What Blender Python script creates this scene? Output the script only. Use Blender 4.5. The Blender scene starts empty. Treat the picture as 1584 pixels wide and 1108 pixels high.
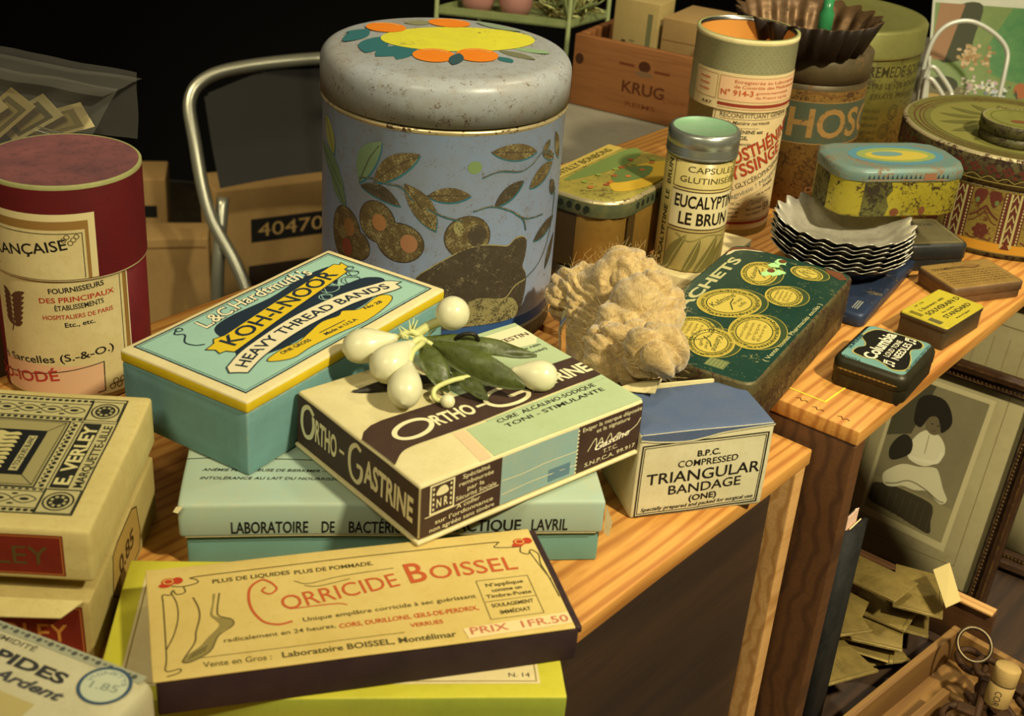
import bpy, math, random
from mathutils import Vector, Matrix, noise, geometry

scene = bpy.context.scene
col = scene.collection
R = math.radians
PI = math.pi

# ------------------------------------------------------------------ camera
cam_d = bpy.data.cameras.new('camera')
cam = bpy.data.objects.new('camera', cam_d)
col.objects.link(cam)
pitch, roll = R(28), R(4.5)
fwd = Vector((0, math.cos(pitch), -math.sin(pitch)))
right0 = Vector((1, 0, 0))
up0 = right0.cross(fwd)
rv = right0 * math.cos(roll) + up0 * math.sin(roll)
uv_ = up0 * math.cos(roll) - right0 * math.sin(roll)
mw = Matrix((rv, uv_, -fwd)).transposed().to_4x4()
mw.translation = Vector((0, 0, 1.42))
cam.matrix_world = mw
cam_d.sensor_fit = 'HORIZONTAL'
cam_d.sensor_width = 36
cam_d.lens = 2050 / 1584 * 36
cam_d.clip_start = 0.01
cam_d.dof.use_dof = True
cam_d.dof.focus_distance = 0.80
cam_d.dof.aperture_fstop = 18.0
scene.camera = cam

# ------------------------------------------------------------------ world, lamps, exposure
w = bpy.data.worlds.new('world')
scene.world = w
w.use_nodes = True
w.node_tree.nodes['Background'].inputs[0].default_value = (1.0, 0.80, 0.50, 1)
w.node_tree.nodes['Background'].inputs[1].default_value = 0.035

def spot(name, loc, target, power, size, color, angle, blend):
    l = bpy.data.lights.new(name, 'SPOT')
    l.energy = power
    l.shadow_soft_size = size
    l.color = color
    l.spot_size = R(angle)
    l.spot_blend = blend
    o = bpy.data.objects.new(name, l)
    col.objects.link(o)
    o.location = loc
    o.rotation_euler = (Vector(target) - Vector(loc)).to_track_quat('-Z', 'Y').to_euler()
    return o

spot('key_lamp', (0.72, -0.03, 2.10), (0.24, 0.84, 1.02), 58, 0.045, (1.0, 0.89, 0.61), 66, 1.0)
spot('fill_lamp', (-0.55, -0.35, 2.35), (0.0, 0.8, 1.03), 19, 0.22, (1.0, 0.89, 0.61), 85, 0.9)
spot('box_fill_light', (-1.5, 0.9, 2.3), (-0.6, 2.25, 0.45), 70, 0.15, (1.0, 0.84, 0.54), 50, 0.8)  # added fill to brighten the cardboard boxes behind; not a lamp of the room
spot('back_lamp', (0.75, 1.1, 2.5), (0.42, 1.30, 1.0), 24, 0.10, (1.0, 0.89, 0.64), 80, 0.9)

scene.view_settings.view_transform = 'Standard'
scene.view_settings.look = 'None'
scene.view_settings.gamma = 1.0
scene.view_settings.use_curve_mapping = False
scene.view_settings.exposure = 1.05

# ------------------------------------------------------------------ materials
def lin(h):
    h = h.lstrip('#')
    o = []
    for i in (0, 2, 4):
        c = int(h[i:i + 2], 16) / 255
        o.append(c / 12.92 if c <= 0.04045 else ((c + 0.055) / 1.055) ** 2.4)
    return (*o, 1.0)

MATS = {}

def _base(name, rough, metal):
    m = bpy.data.materials.new(name)
    m.use_nodes = True
    nt = m.node_tree
    b = nt.nodes['Principled BSDF']
    b.inputs['Roughness'].default_value = rough
    b.inputs['Metallic'].default_value = metal
    MATS[name] = m
    return m, nt, b

def _noise(nt, scale, detail=4, rough=0.6, stretch=None, dist=0.0):
    tc = nt.nodes.new('ShaderNodeTexCoord')
    n = nt.nodes.new('ShaderNodeTexNoise')
    n.inputs['Scale'].default_value = scale
    n.inputs['Detail'].default_value = detail
    n.inputs['Roughness'].default_value = rough
    n.inputs['Distortion'].default_value = dist
    if stretch:
        mp = nt.nodes.new('ShaderNodeMapping')
        mp.inputs['Scale'].default_value = stretch
        nt.links.new(tc.outputs['Object'], mp.inputs['Vector'])
        nt.links.new(mp.outputs['Vector'], n.inputs['Vector'])
    else:
        nt.links.new(tc.outputs['Object'], n.inputs['Vector'])
    return n

def _ramp(nt, src, a, b, va=0.0, vb=1.0):
    r = nt.nodes.new('ShaderNodeMapRange')
    r.inputs['From Min'].default_value = a
    r.inputs['From Max'].default_value = b
    r.inputs['To Min'].default_value = va
    r.inputs['To Max'].default_value = vb
    nt.links.new(src, r.inputs['Value'])
    return r.outputs['Result']

def _mix(nt, fac, c1, c2):
    m = nt.nodes.new('ShaderNodeMix')
    m.data_type = 'RGBA'
    if isinstance(fac, float):
        m.inputs[0].default_value = fac
    else:
        nt.links.new(fac, m.inputs[0])
    for i, c in ((6, c1), (7, c2)):
        if isinstance(c, tuple):
            m.inputs[i].default_value = c
        else:
            nt.links.new(c, m.inputs[i])
    return m.outputs[2]

def M(name, hx, rough=0.7, metal=0.0, dirt=0.0, dirt_hex='6b5524', dscale=45, rust=0.0, rust_hex='3f2813',
      rscale=260, edge=0.0, edge_hex='d8cfa8', bump=0.0, bscale=900, spec=0.35):
    m, nt, b = _base(name, rough, metal)
    b.inputs['Specular IOR Level'].default_value = spec
    c = lin(hx)
    if dirt:
        n = _noise(nt, dscale, 6, 0.65)
        c = _mix(nt, _ramp(nt, n.outputs['Fac'], 0.38, 0.75, 0.0, dirt), c, lin(dirt_hex))
        n = _noise(nt, dscale * 9, 3, 0.7)
        c = _mix(nt, _ramp(nt, n.outputs['Fac'], 0.5, 0.8, 0.0, dirt * 0.8), c, lin(dirt_hex))
    if edge:
        bv = nt.nodes.new('ShaderNodeBevel')
        bv.samples = 4
        bv.inputs['Radius'].default_value = 0.0016
        ge = nt.nodes.new('ShaderNodeNewGeometry')
        d = nt.nodes.new('ShaderNodeVectorMath')
        d.operation = 'DOT_PRODUCT'
        nt.links.new(bv.outputs[0], d.inputs[0])
        nt.links.new(ge.outputs['Normal'], d.inputs[1])
        e = _ramp(nt, d.outputs['Value'], 0.99, 0.90, 0.0, 1.0)
        n = _noise(nt, 160, 4, 0.7)
        k = nt.nodes.new('ShaderNodeMath')
        k.operation = 'MULTIPLY'
        nt.links.new(e, k.inputs[0])
        nt.links.new(_ramp(nt, n.outputs['Fac'], 0.42, 0.62, 0.0, edge), k.inputs[1])
        c = _mix(nt, k.outputs[0], c, lin(edge_hex))
    if rust:
        n = _noise(nt, rscale, 8, 0.75)
        n2 = _noise(nt, rscale * 0.16, 3, 0.5)
        k = nt.nodes.new('ShaderNodeMath')
        k.operation = 'MULTIPLY_ADD'
        nt.links.new(n2.outputs['Fac'], k.inputs[0])
        k.inputs[1].default_value = 0.45
        nt.links.new(n.outputs['Fac'], k.inputs[2])
        t = 0.93 - rust * 0.42
        f = _ramp(nt, k.outputs[0], t, t + 0.075)
        c = _mix(nt, f, c, lin(rust_hex))
        rr = _ramp(nt, f, 0, 1, rough, 0.85)
        nt.links.new(rr, b.inputs['Roughness'])
        if metal:
            nt.links.new(_ramp(nt, f, 0, 1, metal, 0.1), b.inputs['Metallic'])
    if isinstance(c, tuple):
        b.inputs['Base Color'].default_value = c
    else:
        nt.links.new(c, b.inputs['Base Color'])
    if bump:
        n = _noise(nt, bscale, 4, 0.6)
        bp = nt.nodes.new('ShaderNodeBump')
        bp.inputs['Strength'].default_value = bump
        bp.inputs['Distance'].default_value = 0.0006
        nt.links.new(n.outputs['Fac'], bp.inputs['Height'])
        nt.links.new(bp.outputs['Normal'], b.inputs['Normal'])
    return name

def WOOD(name, h1, h2, rough=0.55, ring=28, grain=(2.2, 30, 30), dirt=0.25, knots=True):
    """grain runs along local x"""
    m, nt, b = _base(name, rough, 0)
    n = _noise(nt, 6.0, 6, 0.6, grain, 1.2)
    n2 = _noise(nt, 40.0, 4, 0.7, (0.6, 22, 22))
    tc = nt.nodes.new('ShaderNodeTexCoord')
    mp = nt.nodes.new('ShaderNodeMapping')
    mp.inputs['Scale'].default_value = (0.12, 1, 1)
    wv = nt.nodes.new('ShaderNodeTexWave')
    wv.wave_type = 'BANDS'
    wv.bands_direction = 'Y'
    wv.inputs['Scale'].default_value = ring
    wv.inputs['Distortion'].default_value = 10.0
    wv.inputs['Detail'].default_value = 2.0
    wv.inputs['Detail Scale'].default_value = 0.6
    nt.links.new(tc.outputs['Object'], mp.inputs['Vector'])
    nt.links.new(mp.outputs['Vector'], wv.inputs['Vector'])
    c = _mix(nt, _ramp(nt, wv.outputs['Fac'], 0.5, 1.0, 0.0, 0.7), lin(h1), lin(h2))
    c = _mix(nt, _ramp(nt, n.outputs['Fac'], 0.45, 0.75, 0.0, 0.5), c, lin(h2))
    c = _mix(nt, _ramp(nt, n2.outputs['Fac'], 0.5, 0.8, 0.0, dirt), c, lin('4a2f12'))
    nt.links.new(c, b.inputs['Base Color'])
    bp = nt.nodes.new('ShaderNodeBump')
    bp.inputs['Strength'].default_value = 0.25
    bp.inputs['Distance'].default_value = 0.0006
    nt.links.new(n2.outputs['Fac'], bp.inputs['Height'])
    nt.links.new(bp.outputs['Normal'], b.inputs['Normal'])
    return name

def FILM(name, tint=(0.96, 0.95, 0.88, 1), k=0.25):
    m, nt, b = _base(name, 0.12, 0)
    out = nt.nodes['Material Output']
    tr = nt.nodes.new('ShaderNodeBsdfTransparent')
    tr.inputs[0].default_value = tint
    gl = nt.nodes.new('ShaderNodeBsdfGlossy')
    gl.inputs['Roughness'].default_value = 0.12
    df = nt.nodes.new('ShaderNodeBsdfDiffuse')
    df.inputs[0].default_value = (0.8, 0.78, 0.65, 1)
    lw = nt.nodes.new('ShaderNodeLayerWeight')
    lw.inputs[0].default_value = k
    m1 = nt.nodes.new('ShaderNodeMixShader')
    m2 = nt.nodes.new('ShaderNodeMixShader')
    m2.inputs[0].default_value = 0.06
    nt.links.new(lw.outputs['Fresnel'], m1.inputs[0])
    nt.links.new(tr.outputs[0], m1.inputs[1])
    nt.links.new(gl.outputs[0], m1.inputs[2])
    nt.links.new(m1.outputs[0], m2.inputs[1])
    nt.links.new(df.outputs[0], m2.inputs[2])
    nt.links.new(m2.outputs[0], out.inputs['Surface'])
    return name

def P(hx, rough=0.65):
    """plain printing ink"""
    n = 'ink_' + hx
    if n not in MATS:
        m, nt, b = _base(n, rough, 0)
        b.inputs['Base Color'].default_value = lin(hx)
        b.inputs['Specular IOR Level'].default_value = 0.3
    return n

# ------------------------------------------------------------------ mesh building
class MB:
    def __init__(s):
        s.v = []; s.f = []; s.m = []; s.sm = []

    def add(s, vs, fs, mat, smooth=True):
        o = len(s.v)
        s.v.extend(Vector(p) for p in vs)
        for i, f in enumerate(fs):
            s.f.append(tuple(o + k for k in f))
            s.m.append(mat(i) if callable(mat) else mat)
            s.sm.append(smooth)

    def build(s, name, parent=None, warp=None, label=None):
        me = bpy.data.meshes.new(name)
        vs = [warp(p) for p in s.v] if warp else s.v
        me.from_pydata([tuple(p) for p in vs], [], s.f)
        names = []
        for k in s.m:
            if k not in names:
                names.append(k)
        for k in names:
            me.materials.append(MATS[k])
        ix = {k: i for i, k in enumerate(names)}
        me.polygons.foreach_set('material_index', [ix[k] for k in s.m])
        me.polygons.foreach_set('use_smooth', s.sm)
        me.update()
        o = bpy.data.objects.new(name, me)
        col.objects.link(o)
        if parent:
            o.parent = parent
        if label:
            o['label'] = label
        return o

def thing(name, label, cat, loc=(0, 0, 0), rotz=0.0, group=None):
    o = bpy.data.objects.new(name, None)
    o.empty_display_size = 0.02
    col.objects.link(o)
    o.location = loc
    o.rotation_euler = (0, 0, R(rotz))
    o['label'] = label
    o['category'] = cat
    if group:
        o['group'] = group
    return o

def tag(o, label, cat, group=None):
    o['label'] = label
    o['category'] = cat
    if group:
        o['group'] = group
    return o

def jitter(amp, freq=28, seed=0.0):
    s = Vector((seed * 7.1, seed * 3.3, seed * 1.7))
    return lambda p: p + noise.noise_vector(p * freq + s) * amp

def rbox(mb, x0, x1, y0, y1, z0, z1, r, mat, step=0.006):
    """rounded box; mat is a name or fn(centre, normal) -> name"""
    lo = (x0, y0, z0); hi = (x1, y1, z1)
    r = min(r, (x1 - x0) / 2.01, (y1 - y0) / 2.01, (z1 - z0) / 2.01)
    ax = []
    for a, b in zip(lo, hi):
        n = max(1, min(34, int((b - a - 2 * r) / step)))
        ax.append([a, a + r * 0.3, ] + [a + r + (b - a - 2 * r) * i / n for i in range(n + 1)] + [b - r * 0.3, b])
    def rnd(p):
        q = Vector([min(max(p[i], lo[i] + r), hi[i] - r) for i in range(3)])
        d = Vector(p) - q
        return q + d.normalized() * r if d.length > 1e-9 else Vector(p)
    for axis in range(3):
        u, v = (axis + 1) % 3, (axis + 2) % 3
        for side in (0, 1):
            vs = []
            fs = []
            nu, nv = len(ax[u]), len(ax[v])
            for i in range(nu):
                for j in range(nv):
                    p = [0, 0, 0]
                    p[axis] = hi[axis] if side else lo[axis]
                    p[u] = ax[u][i]
                    p[v] = ax[v][j]
                    vs.append(rnd(p))
            for i in range(nu - 1):
                for j in range(nv - 1):
                    a, b, c, d = i * nv + j, (i + 1) * nv + j, (i + 1) * nv + j + 1, i * nv + j + 1
                    fs.append((a, b, c, d) if side else (a, d, c, b))
            if callable(mat):
                nn = [0, 0, 0]
                nn[axis] = 1 if side else -1
                names = []
                for f in fs:
                    ce = sum((vs[k] for k in f), Vector()) / 4
                    names.append(mat(ce, Vector(nn)))
                mb.add(vs, fs, lambda i, names=names: names[i])
            else:
                mb.add(vs, fs, mat)

def lathe(mb, prof, seg=64, c=(0, 0), flute=None, axis=None, origin=None):
    """prof: list of (r, z, material of the band up to the next point); flute(theta, r, z) -> r"""
    vs = []
    n = len(prof)
    for r, z, _ in prof:
        for k in range(seg):
            t = 2 * PI * k / seg
            rr = flute(t, r, z) if flute else r
            vs.append(Vector((c[0] + rr * math.cos(t), c[1] + rr * math.sin(t), z)))
    if axis is not None:
        q = Vector((0, 0, 1)).rotation_difference(Vector(axis).normalized())
        vs = [q @ p + Vector(origin) for p in vs]
    fs, ms = [], []
    for i in range(n - 1):
        for k in range(seg):
            k2 = (k + 1) % seg
            fs.append((i * seg + k, i * seg + k2, (i + 1) * seg + k2, (i + 1) * seg + k))
            ms.append(prof[i][2])
    mb.add(vs, fs, lambda i: ms[i])

def rr_loop(L, W, rad, inset, n=6, power=None):
    """rounded rectangle outline centred on 0,0"""
    a, b = L / 2 - inset, W / 2 - inset
    r = max(0.0004, min(rad - inset, a, b)) if rad > inset else 0.0004
    pts = []
    for cx, cy, t0 in ((a - r, b - r, 0), (-a + r, b - r, 90), (-a + r, -b + r, 180), (a - r, -b + r, 270)):
        for k in range(n + 1):
            t = R(t0 + 90 * k / n)
            pts.append((cx + r * math.cos(t), cy + r * math.sin(t)))
    return pts

def tin(mb, L, W, rad, prof, n=6):
    """prof: (inset, z, mat); closed by caps first and last"""
    loops = [[Vector((x, y, z)) for x, y in rr_loop(L, W, rad, i, n)] for i, z, _ in prof]
    k = len(loops[0])
    vs = [p for l in loops for p in l]
    fs, ms = [], []
    for i in range(len(loops) - 1):
        for j in range(k):
            j2 = (j + 1) % k
            fs.append((i * k + j, i * k + j2, (i + 1) * k + j2, (i + 1) * k + j))
            ms.append(prof[i][2])
    mb.add(vs, fs, lambda i: ms[i])
    mb.add(loops[0], [tuple(reversed(range(k)))], prof[0][2], False)
    mb.add(loops[-1], [tuple(range(k))], prof[-1][2], False)

def tube(mb, pts, rad, mat, n=10, closed=False):
    pts = [Vector(p) for p in pts]
    m = len(pts)
    rads = rad if isinstance(rad, (list, tuple)) else [rad] * m
    tang = []
    for i in range(m):
        a = pts[i - 1] if (i or closed) else pts[0]
        b = pts[(i + 1) % m] if (i < m - 1 or closed) else pts[-1]
        tang.append((b - a).normalized())
    ref = Vector((0, 0, 1)) if abs(tang[0].z) < 0.9 else Vector((1, 0, 0))
    nrm = tang[0].cross(ref).normalized()
    vs = []
    for i in range(m):
        if i:
            q = tang[i - 1].rotation_difference(tang[i])
            nrm = (q @ nrm).normalized()
        bn = tang[i].cross(nrm)
        for k in range(n):
            t = 2 * PI * k / n
            vs.append(pts[i] + (nrm * math.cos(t) + bn * math.sin(t)) * rads[i])
    fs = []
    for i in range(m if closed else m - 1):
        i2 = (i + 1) % m
        for k in range(n):
            k2 = (k + 1) % n
            fs.append((i * n + k, i * n + k2, i2 * n + k2, i2 * n + k))
    if not closed:
        fs.append(tuple(reversed(range(n))))
        fs.append(tuple((m - 1) * n + k for k in range(n)))
    mb.add(vs, fs, mat)

def cr(pts, n=8, closed=False):
    """smooth curve through points (any dimension)"""
    pts = [Vector(p) for p in pts]
    m = len(pts)
    out = []
    for i in range(m if closed else m - 1):
        p1, p2 = pts[i], pts[(i + 1) % m]
        p0 = pts[(i - 1) % m] if (closed or i) else p1 * 2 - p2
        p3 = pts[(i + 2) % m] if (closed or i + 2 < m) else p2 * 2 - p1
        for k in range(n):
            t = k / n
            out.append(0.5 * ((2 * p1) + (p2 - p0) * t + (2 * p0 - 5 * p1 + 4 * p2 - p3) * t * t + (3 * p1 - p0 - 3 * p2 + p3) * t ** 3))
    if not closed:
        out.append(pts[-1])
    return out

# ------------------------------------------------------------------ printing (lettering and ornament on a face, in millimetres)
_tc = {}

def glyphs(s, bold=0.0, shear=0.0):
    key = (s, bold, shear)
    if key in _tc:
        return _tc[key]
    cu = bpy.data.curves.new('t', 'FONT')
    cu.body = s
    cu.size = 1.0
    cu.offset = bold
    cu.shear = shear
    cu.resolution_u = 3
    cu.fill_mode = 'FRONT'
    ob = bpy.data.objects.new('t', cu)
    col.objects.link(ob)
    bpy.context.view_layer.update()
    me = bpy.data.meshes.new_from_object(ob.evaluated_get(bpy.context.evaluated_depsgraph_get()))
    vs = [(v.co.x, v.co.y) for v in me.vertices]
    me.calc_loop_triangles()
    ts = [tuple(t.vertices) for t in me.loop_triangles]
    bpy.data.objects.remove(ob)
    bpy.data.curves.remove(cu)
    bpy.data.meshes.remove(me)
    _tc[key] = (vs, ts)
    return vs, ts

_capv = glyphs('H')[0]
CAP = max(y for _, y in _capv) - min(y for _, y in _capv)

class Pr:
    def __init__(s):
        s.t = []

    def tris(s, tr, mat, layer):
        s.t.append((tr, mat, layer))

    def poly(s, pts, mat, layer=1):
        pts = [(p[0], p[1]) for p in pts]
        tt = geometry.tessellate_polygon([[Vector((x, y, 0)) for x, y in pts]])
        s.tris([tuple(pts[i] for i in t) for t in tt], mat, layer)

    def rect(s, x0, y0, x1, y1, mat, layer=1):
        s.tris([((x0, y0), (x1, y0), (x1, y1)), ((x0, y0), (x1, y1), (x0, y1))], mat, layer)

    def line(s, pts, wd, mat, layer=2, closed=False):
        pts = [Vector((p[0], p[1])) for p in pts]
        n = len(pts)
        L, Rr = [], []
        for i in range(n):
            a = pts[i - 1] if (i or closed) else pts[i]
            b = pts[(i + 1) % n] if (i < n - 1 or closed) else pts[i]
            d1 = (pts[i] - a); d2 = (b - pts[i])
            d1 = d1.normalized() if d1.length > 1e-6 else d2.normalized()
            d2 = d2.normalized() if d2.length > 1e-6 else d1
            d = (d1 + d2)
            d = d.normalized() if d.length > 1e-6 else d1
            k = max(0.5, abs(d.dot(d1)))
            nn = Vector((-d.y, d.x)) * (wd / 2 / k)
            L.append(pts[i] + nn); Rr.append(pts[i] - nn)
        tr = []
        for i in range(n if closed else n - 1):
            j = (i + 1) % n
            a, b, c, d = [tuple(q) for q in (L[i], Rr[i], Rr[j], L[j])]
            tr += [(a, b, c), (a, c, d)]
        s.tris(tr, mat, layer)

    def frame(s, x0, y0, x1, y1, wd, mat, layer=2):
        s.line([(x0, y0), (x1, y0), (x1, y1), (x0, y1)], wd, mat, layer, True)

    def ell(s, cx, cy, rx, ry, mat, layer=1, rot=0, n=28):
        c, q = math.cos(R(rot)), math.sin(R(rot))
        pts = []
        for k in range(n):
            t = 2 * PI * k / n
            x, y = rx * math.cos(t), ry * math.sin(t)
            pts.append((cx + x * c - y * q, cy + x * q + y * c))
        s.tris([((cx, cy), pts[k], pts[(k + 1) % n]) for k in range(n)], mat, layer)

    def ring(s, cx, cy, rx, ry, wd, mat, layer=2, rot=0, n=32):
        c, q = math.cos(R(rot)), math.sin(R(rot))
        s.line([(cx + rx * math.cos(t) * c - ry * math.sin(t) * q, cy + rx * math.cos(t) * q + ry * math.sin(t) * c)
                for t in [2 * PI * k / n for k in range(n)]], wd, mat, layer, True)

    def leaf(s, p0, p1, wd, mat, layer=1, bend=0.0):
        a, b = Vector(p0), Vector(p1)
        d = b - a
        nn = Vector((-d.y, d.x)).normalized()
        up, dn = [], []
        for k in range(9):
            t = k / 8
            m = a + d * t + nn * bend * math.sin(PI * t)
            h = wd / 2 * math.sin(PI * t) ** 0.8 if 0 < t < 1 else 0.0
            up.append(m + nn * h); dn.append(m - nn * h)
        s.poly([tuple(p) for p in up] + [tuple(p) for p in dn[-2:0:-1]], mat, layer)

    def text(s, st, p0, p1, h, mat, layer=2, bold=0.0, shear=0.0, path=None, hmax=None):
        """fit st between the baseline points p0 and p1 with cap height h (mm)"""
        vs, ts = glyphs(st, bold, shear)
        if not vs:
            return
        x0 = min(v[0] for v in vs); x1 = max(v[0] for v in vs)
        if path:
            pp = [Vector((p[0], p[1])) for p in path]
            cum = [0.0]
            for a, b in zip(pp, pp[1:]):
                cum.append(cum[-1] + (b - a).length)
            Ltot = cum[-1]
            def mp(x, y):
                d = (x - x0) / (x1 - x0) * Ltot
                i = 0
                while i < len(pp) - 2 and cum[i + 1] < d:
                    i += 1
                t = (pp[i + 1] - pp[i]).normalized()
                q = pp[i] + t * (d - cum[i]) + Vector((-t.y, t.x)) * (y / CAP * h)
                return (q.x, q.y)
        else:
            a, b = Vector(p0), Vector(p1)
            d = (b - a) / (x1 - x0)
            u = (b - a).normalized()
            nn = Vector((-u.y, u.x)) * (h / CAP)
            def mp(x, y):
                q = a + d * (x - x0) + nn * y
                return (q.x, q.y)
        pv = [mp(*v) for v in vs]
        s.tris([tuple(pv[i] for i in t) for t in ts], mat, layer)

    def into(s, mb, fn, maxlen=5.0, eps=0.00012, clip=None):
        for item, (tr, mat, layer) in enumerate(s.t):
            out = []
            st = list(tr)
            while st:
                a, b, c = st.pop()
                e = [((a[0] - b[0]) ** 2 + (a[1] - b[1]) ** 2, 0), ((b[0] - c[0]) ** 2 + (b[1] - c[1]) ** 2, 1),
                     ((c[0] - a[0]) ** 2 + (c[1] - a[1]) ** 2, 2)]
                m, i = max(e)
                if m > maxlen * maxlen:
                    if i == 1:
                        a, b, c = b, c, a
                    elif i == 2:
                        a, b, c = c, a, b
                    q = ((a[0] + b[0]) / 2, (a[1] + b[1]) / 2)
                    st += [(a, q, c), (q, b, c)]
                else:
                    out.append((a, b, c))
            if clip:
                out = [t for t in out if all(clip(*p) for p in t)]
            idx = {}
            vs, fs = [], []
            for t in out:
                f = []
                for p in t:
                    k = (round(p[0], 4), round(p[1], 4))
                    if k not in idx:
                        idx[k] = len(vs)
                        vs.append(fn(p[0] * 0.001, p[1] * 0.001, layer * eps + item * 3e-7))
                    f.append(idx[k])
                if len(set(f)) == 3:
                    fs.append(tuple(f))
            if fs:
                # keep faces turned outwards
                u = fn(0.001, 0, 0) - fn(0, 0, 0); v = fn(0, 0.001, 0) - fn(0, 0, 0)
                ar = 0.0
                a, b, c = out[0]
                ar = (b[0] - a[0]) * (c[1] - a[1]) - (b[1] - a[1]) * (c[0] - a[0])
                if ar < 0:
                    fs = [tuple(reversed(f)) for f in fs]
                mb.add(vs, fs, mat, False)

def on_top(z):
    return lambda u, v, h: Vector((u, v, z + h))

def on_front(y0=0.0, z0=0.0, x0=0.0):
    return lambda u, v, h: Vector((x0 + u, y0 - h, z0 + v))

def on_left(W, x0=0.0, z0=0.0):
    return lambda u, v, h: Vector((x0 - h, W - u, z0 + v))

def on_right(x1, z0=0.0, y0=0.0):
    return lambda u, v, h: Vector((x1 + h, y0 + u, z0 + v))

def on_cyl(r, th0, z0=0.0, c=(0, 0)):
    def f(u, v, h):
        t = th0 + u / r
        return Vector((c[0] + (r + h) * math.cos(t), c[1] + (r + h) * math.sin(t), z0 + v))
    return f

# ------------------------------------------------------------------ shared materials
M('floor_dark', '1c1712', 0.8, dirt=0.4, dscale=6)
M('wall_black', '0b0a0a', 0.95)
WOOD('pine', 'd09648', '9c5c22', 0.5, ring=38)
WOOD('pine_pale', 'd2a262', 'a87436', 0.6, ring=40)
WOOD('stained_wood', '5c3a1a', '3a220e', 0.6, ring=30)
WOOD('crate_red', '8f5c2e', '63381a', 0.6, ring=22)
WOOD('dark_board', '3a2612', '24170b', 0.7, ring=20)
M('table_grey', '8c8672', 0.85, dirt=0.3, dirt_hex='5f5a48', dscale=14)
M('steel', 'a9a9a0', 0.28, 1.0, dirt=0.4, dirt_hex='5c574a')
M('tinplate', 'cfc9b4', 0.30, 0.45, dirt=0.4, dirt_hex='4c4130', dscale=70)
M('dark_tin', '3b352a', 0.38, 0.9, dirt=0.6, dirt_hex='15110c', dscale=60)
M('chair_metal', '9a9a88', 0.3, 0.7)
M('plastic_black', '0e0e0e', 0.6)
M('cardboard', 'a08250', 0.85, dirt=0.3, dirt_hex='6e4e26', dscale=9, bump=0.1)
M('cardboard_dark', '6b4a28', 0.85, dirt=0.3, dirt_hex='49311a', dscale=9)
M('paper_cream', 'd8cc98', 0.8, dirt=0.35, dirt_hex='a08a4a')
FILM('cellophane')
BLK = P('1b1712'); NAVY = P('1c2736'); RED = P('b2381c'); CREAM = P('e2d9ae')

# ------------------------------------------------------------------ setting
def structure(name, x0, x1, y0, y1, z0, z1, mat):
    mb = MB()
    rbox(mb, x0, x1, y0, y1, z0, z1, 0.001, mat, 0.5)
    o = mb.build(name)
    o['kind'] = 'structure'
    return o

structure('floor', -3, 3.2, -1.2, 3.6, -0.05, 0.0, 'floor_dark')
structure('wall_back', -3, 3.2, 3.6, 3.7, 0.0, 2.8, 'wall_black')

def board(name, parent, x0, x1, y0, y1, z0, z1, mat, r=0.0012, seed=0):
    mb = MB()
    rbox(mb, x0, x1, y0, y1, z0, z1, r, mat, 0.05)
    return mb.build(name, parent, jitter(0.0004, 12, seed))

# tables
def table(label, loc, rot, x0, x1, y0, y1, h, mat='table_grey'):
    t = thing('display_table', label, 'table', loc, rot)
    mb = MB()
    rbox(mb, x0, x1, y0, y1, h - 0.03, h, 0.004, mat, 0.1)
    mb.build('tabletop', t)
    for x in (x0 + 0.03, x1 - 0.07):
        for y in (y0 + 0.03, y1 - 0.07):
            m = MB()
            rbox(m, x, x + 0.04, y, y + 0.04, 0.0, h - 0.0305, 0.003, 'dark_board', 0.2)
            m.build('leg', t)
    return t

oB = (0.1775, 0.664)
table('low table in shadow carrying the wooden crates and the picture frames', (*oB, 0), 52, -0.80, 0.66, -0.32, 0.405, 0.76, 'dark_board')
table('grey-topped table behind the tins, under the red-brown wine crate', (*oB, 0), 52, 0.37, 1.20, 0.41, 0.66, 0.98)
table('grey-topped table under the postcards at the far right', (*oB, 0), 52, 0.668, 1.30, -0.40, 0.40, 0.98)

# crate B : open front, carries the boxes
b = thing('wooden_crate', 'open-fronted pine crate whose top carries the medicine boxes, dark inside', 'crate', (*oB, 0.7605), 52)
board('top_board', b, -0.72, 0.004, 0.0, 0.385, 0.2495, 0.26, 'pine', seed=1)
board('end_panel', b, -0.009, 0.003, 0.0015, 0.384, 0.0, 0.249, 'pine_pale', seed=2)
board('end_panel', b, -0.719, -0.707, 0.0015, 0.384, 0.0, 0.249, 'pine_pale', seed=3)
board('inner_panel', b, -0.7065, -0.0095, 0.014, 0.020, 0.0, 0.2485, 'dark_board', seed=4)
board('back_panel', b, -0.7065, -0.0095, 0.376, 0.384, 0.0, 0.2485, 'stained_wood', seed=5)

# crate C : behind, same level as B
c = thing('wooden_crate', 'pine crate behind the big blue tin, under the tall paper tube', 'crate', (*oB, 0.7605), 52)
board('top_board', c, 0.012, 0.665, 0.166, 0.40, 0.2495, 0.26, 'pine', seed=6)
for x in (0.012, 0.653):
    board('end_panel', c, x, x + 0.012, 0.167, 0.399, 0.0, 0.249, 'pine_pale', seed=x)
board('back_panel', c, 0.0245, 0.6525, 0.388, 0.399, 0.0, 0.2485, 'stained_wood')

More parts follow.
